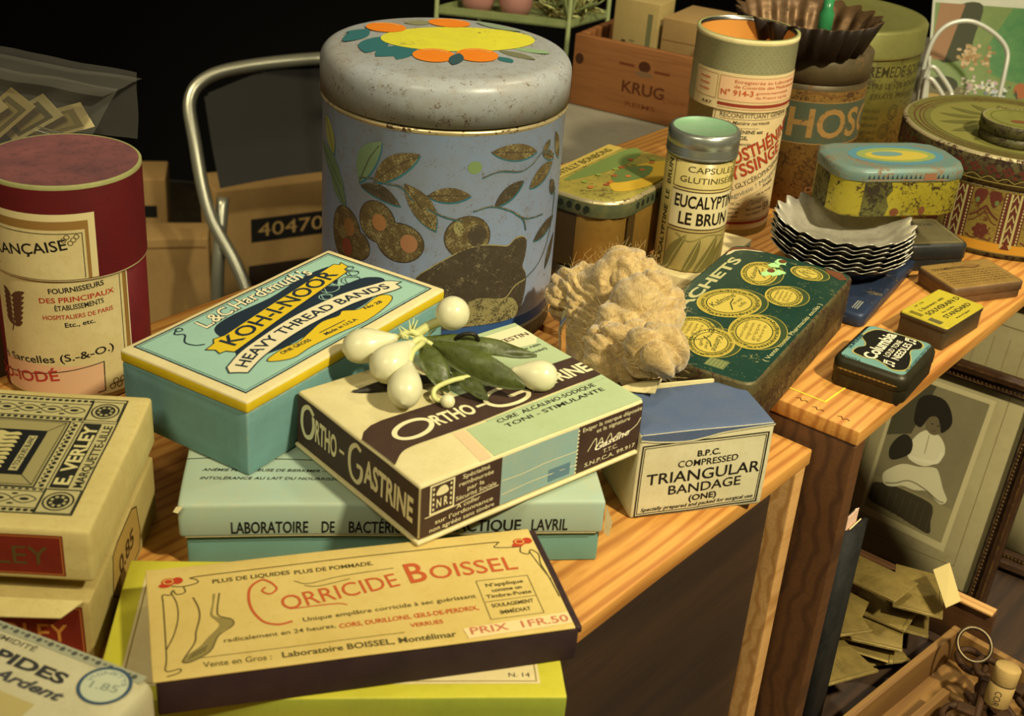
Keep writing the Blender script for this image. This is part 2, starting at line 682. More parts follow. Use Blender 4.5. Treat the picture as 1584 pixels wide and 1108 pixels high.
# crate A : taller, opening to the right
oA = (0.2018, 0.6568)
a = thing('wooden_crate', 'taller pine crate at the right with stained end board, needle tins on its top', 'crate', (*oA, 0.7605), 53)
mb = MB()
rbox(mb, 0.0, 0.62, 0.0, 0.158, 0.270, 0.28, 0.001, 'pine', 0.05)
pr = Pr()
pr.line([(33, 107), (8, 84), (8, 60), (4, 50)], 0.0001, 'pine')
pr.t = []
YL = P('f0d23c')
pr.line([(17, 57), (17, 31), (56, 30)], 1.1, YL, 1)
pr.line([(60, 40), (60, 20)], 0.8, YL, 1)
for x, y in ((7, 18), (6, 34), (9, 46)):
    pr.line([(x, y), (x + 1.5, y - 2), (x - 1, y - 4), (x + 1, y - 6), (x, y - 8)], 0.5, P('4a2c12'), 1)
pr.into(mb, on_top(0.28), eps=0.00025)
mb.build('top_board', a)
board('front_board', a, 0.0005, 0.014, 0.0005, 0.157, 0.0, 0.2695, 'stained_wood', seed=8)
board('side_board', a, 0.0145, 0.6055, 0.147, 0.157, 0.0125, 0.2695, 'stained_wood', seed=9)
board('back_board', a, 0.606, 0.619, 0.0005, 0.157, 0.0, 0.2695, 'stained_wood', seed=10)

# ------------------------------------------------------------------ KOH box
M('koh_teal', '6e9a98', 0.7, dirt=0.3, dirt_hex='5a6f56', dscale=50, edge=0.8, edge_hex='c8b98a')
M('koh_yellow', 'd9bd1a', 0.65, dirt=0.25, dirt_hex='a87f10', dscale=80)
M('koh_rim', 'dccf9c', 0.7, dirt=0.3, dirt_hex='b39a4e')
M('koh_panel', '98bfae', 0.6, dirt=0.15, dirt_hex='6f8f80')
L, W, H = 0.1635, 0.0838, 0.042
k = thing('rubber_band_box', 'blue-green card box lettered heavy thread bands, yellow rim round the lid', 'box', (-0.1226, 0.5358, 1.0585), 60)
mb = MB()
def kmat(ce, n):
    if n.z > 0.5 and ce.z > H - 0.0003:
        return 'koh_rim'
    if ce.z > H - 0.0012:
        return 'koh_rim'
    return 'koh_yellow' if ce.z > H - 0.0065 else 'koh_teal'
rbox(mb, 0, L, 0, W, H - 0.0068, H, 0.0013, kmat)
pr = Pr()
NV = P('1d2b38'); YE = P('d4b624')
pr.rect(6.5, 6.5, 158, 79.5, 'koh_panel', 1)
pr.frame(6.2, 6.2, 158.5, 80, 0.9, NV, 2)
pr.frame(7.8, 7.8, 156.9, 78.4, 0.35, NV, 2)
pr.poly(cr([(44, 62), (60, 67), (92, 66), (122, 70), (146, 67), (138, 56), (128, 47), (146, 43), (150, 32), (120, 22), (90, 24), (55, 22), (30, 30), (38, 44)], 5, True), NV, 2)
for x, y, r in ((122, 49, 6), (131, 52, 5), (138, 47, 6), (146, 52, 4), (127, 58, 5), (150, 58, 3.2), (112, 44, 4)):
    pr.ring(x, y, r, r * 0.8, 0.5, 'koh_panel' if x < 135 else NV, 3)
    pr.line(cr([(x - r, y - 3), (x, y + r * 0.6), (x + r, y - 2)], 6), 0.45, 'koh_panel' if x < 135 else NV, 3)
# yellow sinuous ground with small print
pr.poly(cr([(36, 19.5), (51, 22), (61, 20.5), (73, 23), (87, 26), (98, 24), (104, 26), (112, 20.3), (131, 22.5), (136, 17), (127, 12), (104, 9), (82, 11), (62, 12.2), (46, 11.6)], 4, True), YE, 3)
pr.line(cr([(36, 19.5), (51, 22), (61, 20.5), (73, 23), (87, 26), (98, 24), (104, 26), (112, 20.3), (131, 22.5), (136, 17), (127, 12), (104, 9), (82, 11), (62, 12.2), (46, 11.6)], 4, True), 0.5, NV, 4, True)
pr.text('ONE GROSS', (46, 17.8), (67, 16.2), 2.6, NV, 5, 0.012)
pr.text('Made in U.S.A', (76.5, 14.2), (101, 13), 2.6, NV, 5, 0.006)
pr.line([(76, 18.6), (96, 18)], 0.6, NV, 5)
pr.text('No 28', (113.5, 17.4), (126.5, 15.6), 2.6, NV, 5, 0.012)
# yellow banner
pr.poly([(25.5, 50.5), (33, 52), (36.3, 55.3), (43, 54), (148, 67.5), (150, 64.5), (153, 66), (151, 59), (147, 58.5), (145, 55), (33, 38), (31, 42), (27, 42.5), (28.5, 46.5)], YE, 4)
pr.line([(25.5, 50.5), (33, 52), (36.3, 55.3), (43, 54), (148, 67.5), (150, 64.5), (153, 66), (151, 59), (147, 58.5), (145, 55), (33, 38), (31, 42), (27, 42.5), (28.5, 46.5)], 0.6, NV, 5, True)
pr.text('KOH-I-NOOR', (37.5, 42.3), (139, 56.4), 9.4, NV, 6, 0.012)
# white ribbon
rb = cr([(20.9, 18.2), (37.6, 23.4), (58.2, 26.6), (76.9, 27.8), (95.4, 27.8), (118.1, 26), (143, 19.6)], 8)
rt = cr([(18.4, 29.8), (35.9, 35.9), (59.0, 39.2), (80, 41), (99, 41), (121.4, 38.8), (148.5, 31.2)], 8)
pr.poly([tuple(p) for p in rb] + [(148, 19), (149.5, 24), (154, 23.5), (151, 29)] + [tuple(p) for p in rt[::-1]] + [(15, 25), (18, 22)], P('ddd3ac'), 5)
pr.line([tuple(p) for p in rb] + [(148, 19), (149.5, 24), (154, 23.5), (151, 29)] + [tuple(p) for p in rt[::-1]] + [(15, 25), (18, 22)], 0.7, NV, 6, True)
pr.text('HEAVY THREAD BANDS', 0, 0, 6.2, NV, 6, 0.016, path=cr([(24.5, 22.2), (38, 27.0), (58, 30.4), (77, 31.6), (95, 31.6), (118, 29.8), (144, 23.4)], 10))
pr.line(cr([(32, 77), (28, 74), (31, 70), (25, 64), (26, 58), (30, 55)], 6), 0.9, NV, 3)
pr.ring(33, 76, 2, 1.6, 0.7, NV, 3)
# script line, cream with a dark outline
sp = cr([(43, 66.4), (60, 68.2), (80, 69.6), (108, 69.6), (131, 68.2)], 8)
pr.text('L.&C.Hardtmuth\u2019s', 0, 0, 8.6, NV, 3, 0.05, 0.15, path=sp)
pr.text('L.&C.Hardtmuth\u2019s', 0, 0, 8.6, P('e4dcb4'), 4, 0.012, 0.15, path=sp)
pr.into(mb, on_top(H))
lid = mb.build('lid', k, jitter(0.00025, 30, 1))
mb = MB()
rbox(mb, 0.0004, L - 0.0004, 0.0004, W - 0.0004, 0, H - 0.0069, 0.0012, 'koh_teal')
mb.build('base', k, jitter(0.00025, 30, 1))

# ------------------------------------------------------------------ ORTHO box
M('ortho_cream', 'd6cb98', 0.7, dirt=0.3, dirt_hex='ad9a5a', dscale=40, edge=0.7, edge_hex='efe6c4')
M('ortho_green', 'a9bb90', 0.7, dirt=0.25, dirt_hex='8d955f', dscale=40)
M('ortho_brown', '3c2a22', 0.6, dirt=0.3, dirt_hex='5a4632', dscale=120, edge=0.6, edge_hex='a08c68')
M('ortho_blue', '86a8a2', 0.7, dirt=0.35, dirt_hex='b9b184', dscale=60)
L, W, H = 0.1402, 0.1015, 0.0320
o = thing('stomach_powder_box', 'cream, green and brown flat box lettered ORTHO-GASTRINE, mistletoe lying on it', 'box', (-0.0358, 0.4893, 1.0603), 42.2)
mb = MB()
rbox(mb, 0, L, 0, W, 0.0022, H, 0.0018, 'ortho_cream')
pr = Pr()
BR = 'ortho_brown'; CR = P('dfd6a8')
# green field right of the pink band, then the brown stripe with rounded left end
pr.poly([(47, 27), (43, 0.8), (139.6, 0.8), (139.6, 27)], 'ortho_green', 1)
pr.poly([(62, 51), (66, 100.7), (139.6, 100.7), (139.6, 51)], 'ortho_green', 1)
pr.poly([(39.1, 27.1), (45.4, 27), (41.5, 0.6), (34.6, 0.6)], P('ddbd92'), 1)
pr.poly([(108, 96), (139, 97), (139, 81), (134, 76), (112, 78)], P('d8d2a8'), 2)
st = [(0.6, 46), (5, 51), (11, 54), (18, 55), (139.6, 53), (139.6, 30.5)] + [tuple(p) for p in cr([(30, 28.2), (16, 28.2), (9, 26.5), (3, 22), (0.6, 20)], 5)]
pr.poly(st, BR, 2)
pr.poly([(139.4, 30.7), (122, 29.0), (95, 28.1), (60, 27.8), (60, 26.8), (139.4, 26.8)], 'ortho_green', 3)
# lettering
pr.ring(25.5, 40.2, 11.0, 6.4, 2.5, CR, 3, 12)
pr.text('RTHO', (37.6, 36.5), (62, 36.2), 8.8, CR, 3, 0.03)
pr.line([(64, 40.2), (69.5, 40.2)], 1.8, CR, 3)
pr.line(cr([(93, 46.5), (87, 48.2), (77, 47), (71, 41), (74, 34.6), (83, 32.2), (92, 34), (94.5, 39), (84, 39.2)], 6), 2.5, CR, 3)
pr.text('ASTRINE', (97, 36.4), (139.5, 36.8), 8.8, CR, 3, 0.03)
pr.text('CURE  ALCALINO-SODIQUE', (63.8, 22.2), (128.8, 23.2), 3.0, BLK, 3, 0.004)
pr.text('TONI - STIMULANTE', (64.5, 16.8), (129.9, 17.6), 3.0, BLK, 3, 0.004)
pr.text('INTESTIN', (111, 84.6), (137.4, 85.6), 3.6, P('4a2620'), 3, 0.012)
pr.text('du rein', (122, 73), (135, 73), 2.6, BLK, 3)
pr.text('(vessie)', (121, 67.4), (135, 67.6), 2.6, BLK, 3)
pr.into(mb, on_top(H))
# left face
pr = Pr()
pr.rect(0.6, 3.2, 100.8, 30.4, BR, 1)
pr.line(cr([(15.5, 25), (11, 27.6), (6, 24), (5, 16), (8, 10.5), (13, 12), (15.5, 18), (15, 24)], 5), 2.4, CR, 2)
pr.text('RTHO', (17, 12), (35.5, 11.6), 11.5, CR, 2, 0.03)
pr.line([(38, 17.5), (42, 17.5)], 1.6, CR, 2)
pr.line(cr([(56, 26), (52, 27.5), (47.5, 23), (46.5, 15), (48.5, 9), (53, 7.5), (56, 11), (56.5, 16.5), (52.5, 16.8)], 6), 2.3, CR, 2)
pr.text('ASTRINE', (58.5, 11), (97, 10), 12.5, CR, 2, 0.03)
pr.into(mb, on_left(W))
# right face
pr = Pr()
pr.rect(0.7, 3.2, 47.5, 30.4, BR, 1)
pr.rect(47.5, 3.2, 96, 30.2, 'ortho_blue', 1)
pr.line([(48, 17), (60, 16.2), (75, 17.2), (96, 16.8)], 0.5, P('d5cfa6'), 2)
pr.line([(48, 9), (66, 9.6), (96, 8.8)], 0.5, P('d5cfa6'), 2)
pr.rect(78, 5, 92, 12, P('5f7d88'), 2)
pr.rect(96, 3.2, 139.6, 30.4, BR, 1)
for q in range(12):
    pr.rect(95.3, 3.6 + q * 2.2, 96.5, 4.6 + q * 2.2, CR, 2)
pr.frame(6, 14.5, 19, 29.5, 0.9, CR, 2)
for q in range(5):
    for x in (7.6, 17.4):
        pr.rect(x - 0.5, 16 + q * 2.7, x + 0.5, 17.3 + q * 2.7, CR, 2)
pr.poly(cr([(9, 24), (11, 27.5), (14.5, 27.5), (16, 24), (12.5, 23)], 4, True), CR, 2)
pr.text('N R', (9.4, 17), (15.8, 17), 4.5, CR, 2, 0.02)
for s_, y, x0_, x1_ in (('Sp\u00e9cialit\u00e9', 27, 24, 40), ('rembours\u00e9e', 23.4, 22, 42.5), ('par la', 19.8, 27, 37), ('S\u00e9curit\u00e9 Sociale', 16.2, 20.5, 44.5),
                        ('A coller', 11.8, 21, 35), ('sur l\u2019ordonnance', 8.2, 9, 43), ('non agr\u00e9\u00e9e sans timbre', 4.6, 6, 44)):
    pr.text(s_, (x0_, y), (x1_, y), 2.3, CR, 2, 0.006)
pr.line([(3, 13.6), (20, 13.9), (30, 14.9), (46, 15.5)], 0.5, CR, 2)
for s_, y, x0_, x1_ in (('Exiger la marque d\u00e9pos\u00e9e', 26.6, 98.5, 139), ('et la signature', 23.2, 108, 131), ('T.T.C.', 9.2, 114, 124), ('S.N.P.C.A. 99.917', 5.2, 102, 137)):
    pr.text(s_, (x0_, y), (x1_, y), 2.3, CR, 2, 0.006)
pr.line(cr([(103, 14), (108, 20), (109, 14.5), (112, 19), (114, 14), (118, 19.5), (120, 15), (124, 18), (128, 15.6), (136, 18.2), (139, 22)], 6), 0.55, CR, 2)
pr.text('Gastine', (108, 12.6), (132, 14.6), 3.6, P('f0e8c8'), 2, 0.02, 0.3)
pr.into(mb, on_front(0))
mb.build('lid', o, jitter(0.0005, 26, 2))
mb = MB()
rbox(mb, -0.0012, L + 0.0012, -0.0012, W + 0.0012, 0, 0.0021, 0.0008, 'ortho_cream')
mb.build('base', o)

# ------------------------------------------------------------------ LAB box
M('lab_green', '9db3a0', 0.75, dirt=0.35, dirt_hex='b9ae74', dscale=26, edge=0.8, edge_hex='d9c796')
M('lab_teal', '6c9688', 0.75, dirt=0.2, dirt_hex='5a7a60', edge=0.5, edge_hex='c8c09a')
L, W = 0.2045, 0.158
o = thing('laboratory_box', 'wide pale grey-green card box lettered LABORATOIRE DE, lying under the two printed boxes', 'box', (-0.1505, 0.5085, 1.0205), 8.7)
mb = MB()
rbox(mb, 0, L, 0, W, 0.0185, 0.0375, 0.002, 'lab_green')
pr = Pr()
for st, a, b_ in (('LABORATOIRE', 24.5, 60.5), ('DE', 66.8, 72.9), ('BACT\u00c9RIOLOGIE', 79.5, 122), ('LACTIQUE', 128, 163.3), ('LAVRIL', 168.5, 186.4)):
    pr.text(st, (a, 20.8 - 18.5 + 0.2), (b_, 20.8 - 18.5 + 0.2), 6.4, BLK, 2, 0.012)
pr.line([(3, 0.9), (201, 0.9)], 0.5, P('c9bd8c'), 2)
pr.into(mb, on_front(0, 0.0185))
pr = Pr()
pr.text('AN\u00c9MIE PERNICIEUSE DE BIERKMER \u2014 AN\u00c9MIES SECONDAIRES', (8.8, 29), (110, 26), 2.2, BLK, 2, 0.01, 0.25)
pr.text('INTOL\u00c9RANCE AU LAIT DU NOURRISSON \u2014 VOMISSEMENTS', (8.6, 21.4), (110, 19.4), 2.2, BLK, 2, 0.01, 0.25)
pr.line([(0.6, 40), (12, 41), (63, 38.4), (120, 37)], 0.5, BLK, 2)
pr.into(mb, on_top(0.0375))
# split corner of the lid, torn paper
mb.add([(-0.0002, -0.0006, 0.0372), (-0.0018, -0.0012, 0.0345), (0.0005, -0.0016, 0.034), (0.003, -0.0010, 0.0374)], [(0, 1, 2, 3)], 'paper_cream')
mb.add([(L, -0.0005, 0.036), (L + 0.004, -0.001, 0.026), (L + 0.0035, 0.001, 0.016), (L + 0.0004, 0.0004, 0.019)], [(0, 1, 2, 3)], 'paper_cream')
mb.build('lid', o, jitter(0.0007, 20, 3))
mb = MB()
rbox(mb, 0.003, L - 0.001, 0.003, W - 0.003, 0, 0.0182, 0.0012, 'lab_teal')
mb.build('base', o, jitter(0.0003, 20, 3))

# ------------------------------------------------------------------ yellow flat box and the CORRICIDE box
M('yellow_card', 'c2ba34', 0.75, dirt=0.3, dirt_hex='9a9a20', dscale=30, edge=0.5, edge_hex='e0d890')
M('green_card', '9aa436', 0.75, dirt=0.35, dirt_hex='7a8430', dscale=30)
M('label_buff', 'd8c894', 0.75, dirt=0.3, dirt_hex='b89f58', dscale=40)
L, W, H = 0.1915, 0.092, 0.0205
o = thing('flat_card_box', 'flat yellow and green card box lying under the corn-plaster box', 'box', (-0.1563, 0.3955, 1.0205), 7.0)
mb = MB()
rbox(mb, 0, L, 0, W, 0, H, 0.0012, lambda ce, n: 'yellow_card' if (n.z > 0.5 or ce.z > H - 0.0008) else 'green_card')
pr = Pr()
pr.rect(9, 8, 181, 84, 'label_buff', 1)
pr.frame(10.5, 9.5, 179.5, 82.5, 0.5, P('8a7a3a'), 2)
pr.text('N. 14', (168, 12), (177, 12), 2.6, BLK, 2)
pr.text('PLUS DE CORS AUX PIEDS', (24, 74), (110, 74), 4, P('7a6a3a'), 2, 0.01)
pr.into(mb, on_top(H))
mb.build('lid', o, jitter(0.0004, 24, 5))

M('corr_yellow', 'd0b86e', 0.72, dirt=0.35, dirt_hex='b09033', dscale=26)
M('corr_dark', '2b1a1c', 0.75, dirt=0.35, dirt_hex='45302c', dscale=80, edge=0.6, edge_hex='80604a')
L, W, H = 0.1735, 0.0708, 0.0185
o = thing('plaster_box', 'long ochre-topped box with dark purple sides and a drawn foot, lettered in red', 'box', (-0.1276, 0.3891, 1.0412), 17.9)
mb = MB()
rbox(mb, 0, L, 0, W, 0, H - 0.0011, 0.0012, 'corr_dark')
mb.build('base', o, jitter(0.0003, 24, 6))
mb = MB()
rbox(mb, -0.0012, L - 0.002, -0.0006, W + 0.0004, H - 0.001, H, 0.0006, 'corr_yellow')
rbox(mb, L - 0.0016, L + 0.0012, 0.0, W, H - 0.004, H - 0.0006, 0.0006, 'corr_dark')
pr = Pr()
OR = P('b8562a'); GR = P('4d4520'); GL = P('6a5f30')
pr.text('PLUS DE LIQUIDES', (26.2, 56.8), (59, 57), 2.6, GR, 2, 0.014)
pr.text('PLUS DE POMMADE.', (61, 56.4), (95.8, 56.8), 2.6, GR, 2, 0.014)
pr.line(cr([(50.5, 52.5), (46.5, 55.2), (41, 50), (40.2, 38), (44, 28), (50, 24.6), (56, 25.5)], 7), 1.1, OR, 2)
pr.line(cr([(50.5, 52.5), (52.2, 48), (49, 45), (46, 47.5), (47.6, 50)], 6), 0.9, OR, 2)
pr.text('ORRICIDE', (53.6, 33.0), (104.5, 40.2), 9.2, OR, 2, 0.0)
pr.line(cr([(56, 33.6), (75, 33.4), (80, 31.8)], 5), 0.6, OR, 2)
pr.text('B', (109.2, 41.0), (117.5, 41.6), 13.5, OR, 2, 0.012)
pr.text('OISSEL', (119, 41.8), (158.5, 42.2), 9.4, OR, 2, 0.004)
pr.line(cr([(60, 52), (66, 49), (80, 51.5), (104, 53)], 6), 0.4, GL, 2)
pr.line(cr([(64, 48), (70, 46.5), (84, 49)], 6), 0.4, GL, 2)
pr.text('Unique empl\u00e2tre corricide \u00e0 sec gu\u00e9rissant', (60.4, 24.3), (134.9, 26.1), 2.5, GR, 2, 0.006)
pr.text('radicalement en 24 heures,', (27.7, 17.4), (73.1, 18), 2.5, GR, 2, 0.004)
pr.text('CORS, DURILLONS, \u0152ILS-DE-PERDRIX,', (74.5, 17.2), (134.2, 18.2), 2.7, P('b84a1c'), 2, 0.012)
pr.text('VERRUES', (103.2, 12.2), (117.2, 12.4), 2.4, P('b84a1c'), 2, 0.012)
pr.line([(18, 9.8), (100, 9.6)], 0.3, GL, 2)
pr.text('Vente en Gros :', (18.5, 3.9), (45.1, 3.6), 3.2, GL, 2, 0.008)
pr.text('Laboratoire BOISSEL, Mont\u00e9limar', (49.3, 3.8), (120.7, 3.2), 3.3, GR, 2, 0.014)
pr.poly([(124.4, 7.4), (171.2, 9.6), (171.2, 2.2), (125.3, 0.8)], P('e0c890'), 2)
pr.text('PRIX  1FR.50', (127, 3.0), (170, 3.6), 4.2, P('b86a4a'), 3, 0.01)
pr.frame(137.5, 11, 161, 37, 0.3, GL, 2)
pr.line([(138, 22.4), (161, 22.8)], 0.3, GL, 2)
for s_, y in (('N\u2019applique', 32.2), ('comme un', 28.4), ('Timbre-Poste', 24.6), ('SOULAGEMENT', 18.4), ('IMM\u00c9DIAT', 13.6)):
    wd = 0.85 * len(s_)
    pr.text(s_, (149.4 - wd, y), (149.4 + wd, y + 0.2), 2.3, GR, 2, 0.012)
for x, y, sgn in ((8.0, 61.0, 1), (164.5, 61.5, 1)):
    pr.ell(x, y, 3.0, 2.6, P('b03a1c'), 2); pr.ell(x + 3.8, y + 0.4, 2.3, 2.3, P('b03a1c'), 2); pr.ell(x - 1.6, y - 2.2, 2.6, 1.5, P('b03a1c'), 2)
    pr.ring(x, y, 2.0, 1.6, 0.4, P('d8bd5e'), 3)
pr.line(cr([(9, 58), (14, 57), (20, 58.5), (19.5, 61), (17.2, 62.3), (24, 63), (45, 63.2), (100, 63.8), (150, 63.4), (154, 62), (152, 59.6), (158, 58.4), (163, 58)], 5), 0.5, GR, 2)
pr.line(cr([(14, 57), (14.5, 53), (11, 52), (9.6, 55), (8.2, 52), (5.2, 52.5), (5.1, 47), (5, 30), (4.8, 12), (4.2, 4.5), (9.6, 4.8), (9, 2.6), (4.3, 1.2)], 5), 0.5, GR, 2)
pr.line(cr([(8.6, 54), (10.6, 46), (10.6, 36.5), (8.4, 26), (5, 17.2)], 6), 0.45, GR, 2)
pr.line(cr([(164, 58), (163, 54), (166, 52), (168, 55), (170.5, 51), (169.4, 44), (170.2, 34), (170.8, 20)], 6), 0.5, GR, 2)
pr.line(cr([(167, 54), (168.4, 44), (170.6, 32)], 6), 0.4, GR, 2)
# foot drawing
FT = P('8c7d45'); FD = P('625730')
foot = cr([(17.5, 48.8), (19.2, 41.6), (19.2, 34.8), (17.2, 26), (16.3, 19.6), (12, 11.5), (11.0, 8.4), (14.4, 8.3), (21.8, 13.0), (25.8, 22), (32.0, 27.4), (31.8, 31.4), (27.4, 34.2), (26.6, 38), (28.4, 49.6)], 5)
pr.line([tuple(p) for p in foot], 0.55, FD, 3)
pr.poly(cr([(26.6, 49), (25.4, 42), (24.6, 36), (27, 33.6), (31.6, 31.2), (31.8, 27.6), (27.6, 24.8), (25.6, 21.6), (21.6, 13.2), (14.6, 8.6), (11.4, 8.8), (12.4, 12), (18.2, 17), (21.6, 21.8), (26.6, 28.2), (25.6, 32), (23.6, 36), (25, 43), (25.6, 49)], 4, True), FT, 2)
for q in range(5):
    pr.line([(13.2 + q * 1.5, 9.4 + q * 0.9), (15.6 + q * 1.3, 13.6 + q * 0.8)], 0.5, FD, 3)
pr.into(mb, on_top(H))
mb.build('lid', o, jitter(0.0003, 24, 6), 'ochre paper-covered lid with a red title and a foot')

# ------------------------------------------------------------------ TRIANGULAR BANDAGE
M('band_blue', '4a5a78', 0.75, dirt=0.25, dirt_hex='6d7076', dscale=60, bump=0.25, bscale=500)
M('band_paper', 'cfc8a0', 0.75, dirt=0.35, dirt_hex='a3935a', dscale=40, edge=0.5, edge_hex='efe6c8')
L, W, H = 0.077, 0.047, 0.0525
o = thing('bandage_packet', 'cream packet lettered TRIANGULAR BANDAGE with a plain blue paper top', 'packet', (0.0687, 0.5802, 1.0203), 18.8)
mb = MB()
rbox(mb, 0, L, 0, W, 0, H, 0.0022, lambda ce, n: 'band_blue' if (n.z > 0.5 and ce.y > 0.0) or ce.z > H - 0.0004 else 'band_paper')
pr = Pr()
fr = [(8.6, 45.4), (8.6, 1.8), (79.5, 3.2), (80, 46.6)]
pr.line(fr, 0.7, BLK, 2, True)
pr.line([(9.8, 44.0), (9.8, 3.2), (78.4, 4.6), (78.8, 45.2)], 0.35, BLK, 2, True)
pr.text('B.P.C.', (40.2, 36.2), (53.2, 36.6), 3.4, BLK, 2, 0.02)
pr.text('COMPRESSED', (30, 30.4), (64, 31.2), 3.8, BLK, 2, 0.006)
pr.text('TRIANGULAR', (13.2, 21.2), (78, 22.6), 6.6, BLK, 2, 0.006)
pr.text('BANDAGE', (26.5, 13.8), (68, 15.2), 5.6, BLK, 2, 0.006)
pr.text('(ONE)', (38.5, 8.6), (54.6, 9.2), 3.6, BLK, 2, 0.02)
pr.text('Specially prepared and packed for surgical use', (12, 4.4), (77, 6.0), 2.1, BLK, 2, 0.014, 0.2)
pr.into(mb, on_front(0, 0, -0.0062))
# folded lip of the blue wrapper
lip = cr([(0.5, 49.2), (12, 47.2), (26, 46.0), (37, 47.4), (47, 49.4), (62, 50.6), (L * 1000 - 0.5, 51.2)], 6)
pr = Pr()
pr.poly([tuple(p) for p in lip] + [(76.5, 52.2), (0.5, 52.2)], 'band_blue', 3)
pr.line([tuple(p) for p in lip], 0.9, 'band_paper', 4)
pr.into(mb, on_front(0), eps=0.00015)
# torn white flap at the back left of the top
fl = [Vector((0.002, W - 0.001, H + 0.0004)), Vector((0.018, W - 0.008, H + 0.001)), Vector((0.021, W - 0.013, H + 0.003)), Vector((0.025, W - 0.007, H + 0.006)), Vector((0.030, W + 0.001, H + 0.004)), Vector((0.012, W + 0.0015, H + 0.0015))]
mb.build('wrapper', o, jitter(0.0007, 30, 7))
mb = MB()
th = Vector((0, 0, 0.0006))
n_ = len(fl)
mb.add([p for p in fl] + [p + th for p in fl], [tuple(reversed(range(n_))), tuple(range(n_, 2 * n_))] + [(i, (i + 1) % n_, n_ + (i + 1) % n_, n_ + i) for i in range(n_)], 'paper_cream', False)
rbox(mb, 0.0, 0.064, W - 0.0006, W + 0.0006, 0.03, H + 0.0016, 0.0004, 'paper_cream')
mb.build('torn_flap', o, label='torn white paper flap')

# ------------------------------------------------------------------ VERLEY box (raised lid, gap in front)
M('ver_cream', 'd0bf7c', 0.78, dirt=0.4, dirt_hex='a68b3e', dscale=30, edge=0.5, edge_hex='e6d9a0')
M('ver_buff', 'bca866', 0.8, dirt=0.4, dirt_hex='8f7a3c', dscale=30)
M('ver_red', '7e2414', 0.6, dirt=0.4, dirt_hex='4a140c', dscale=70)
M('ver_print', 'b8ae78', 0.7)
o = thing('starch_box', 'cream card box with black ornamental lid print and red front labels, lid raised', 'box', (-0.268, 0.4386, 1.0205), 2.5)
L, W = 0.10, 0.1125
mb = MB()
rbox(mb, 0.0015, L - 0.0015, -0.004, W - 0.002, 0, 0.034, 0.0012, 'ver_buff')
pr = Pr()
pr.rect(20, 4, 95, 31, 'ver_red', 1)
pr.frame(21, 5, 94, 30, 0.6, P('b0682c'), 2)
pr.text('E. VERLEY', (36, 12), (88, 12), 9, P('c88a3c'), 2, 0.01)
pr.into(mb, on_front(-0.004))
pr = Pr()
tagp = [(32, 31), (28, 12), (36, 5), (74, 4), (78, 12), (74, 29), (66, 33), (40, 33)]
pr.poly(tagp, P('b09048'), 1)
pr.line(tagp, 0.7, P('4a3414'), 2, True)
pr.text('0.85', (40, 14), (66, 14), 9, P('4a3414'), 2, 0.02)
pr.into(mb, on_right(L - 0.0015))
# pale inner flap bent over the front edge
mb.add([(0.0, -0.0042, 0.034), (L - 0.004, -0.0042, 0.034), (L - 0.012, -0.011, 0.030), (0.0, -0.013, 0.029),
        (0.0, -0.0042, 0.0346), (L - 0.004, -0.0042, 0.0346), (L - 0.012, -0.011, 0.0306), (0.0, -0.013, 0.0296)],
       [(0, 1, 2, 3), (7, 6, 5, 4), (2, 1, 5, 6), (3, 2, 6, 7)], 'ver_cream', False)
mb.build('base', o, jitter(0.0004, 22, 8))
mb = MB()
rbox(mb, 0, L, 0, W, 0.041, 0.0675, 0.0022, 'ver_cream')
pr = Pr()
pr.rect(55, 3, 88.5, 23.5, 'ver_red', 1)
pr.rect(0, 3, 55, 23.5, 'ver_red', 1)
pr.frame(1, 3.8, 87.6, 22.6, 0.6, P('b0682c'), 2)
pr.text('VERLEY', (34, 8.5), (82, 8.5), 9, P('5a4a1e'), 2, 0.0)
pr.into(mb, on_front(0, 0.041))
# lid print: u along +y, v to the left (towards -x)
K = P('23241c'); OL = 'ver_print'
top = lambda u, v, h: Vector((L - v, u, 0.0675 + h))
pr = Pr()
pr.rect(10.5, 10.5, 106.5, 97, OL, 1)
pr.frame(10.5, 10.5, 106.5, 99, 0.7, K, 2)
pr.rect(30, 17.2, 84, 25.5, K, 2)                                   # black title band
pr.text('E. VERLEY', (33.5, 24.2), (80.5, 24.2), 0.01, OL, 3)
pr.t.pop()
def vtext(s_, u0, u1, v, h, mat, bold):
    pr.text(s_, (u0, v), (u1, v), h, mat, 3, bold)
vtext('E. VERLEY', 32.5, 81.5, 18.0, 6.2, P('cfc488'), 0.03)
vtext('MARQUETTE-LILLE', 31, 82.5, 11.8, 3.8, K, 0.012)
pr.line([(29, 11), (29, 98)], 0.4, K, 2); pr.line([(85, 11), (85, 98)], 0.4, K, 2)
pr.line([(11, 26.5), (106, 26.5)], 0.4, K, 2)
for u in (20, 95.5):                                               # corner rosettes
    pr.frame(u - 8.6, 11.2, u + 8.6, 26, 0.5, K, 2)
    pr.ring(u, 18.6, 6.6, 6.2, 0.7, K, 3); pr.ring(u, 18.6, 4.6, 4.2, 0.9, K, 3); pr.ell(u, 18.6, 2.6, 2.4, K, 3)
    for q in range(8):
        t = q * PI / 4
        pr.ell(u + 3.6 * math.cos(t), 18.6 + 3.4 * math.sin(t), 0.9, 0.6, K, 3, math.degrees(t))
for v in range(7):                                                 # side borders with lens pattern
    vv = 33 + v * 10.5
    for u in (20.5, 95):
        pr.line(cr([(u, vv - 5), (u + 3, vv), (u, vv + 5), (u - 3, vv)], 5, True), 0.45, K, 3, True)
        pr.ell(u, vv, 1.0, 2.0, K, 3)
        for sgn in (-1, 1):
            pr.ell(u + sgn * 3.6, vv + 5, 0.6, 1.4, K, 3)
for u0 in (14.2, 26.5, 88.4, 101):
    pr.line([(u0, 26.5), (u0, 98)], 0.5, K, 2)
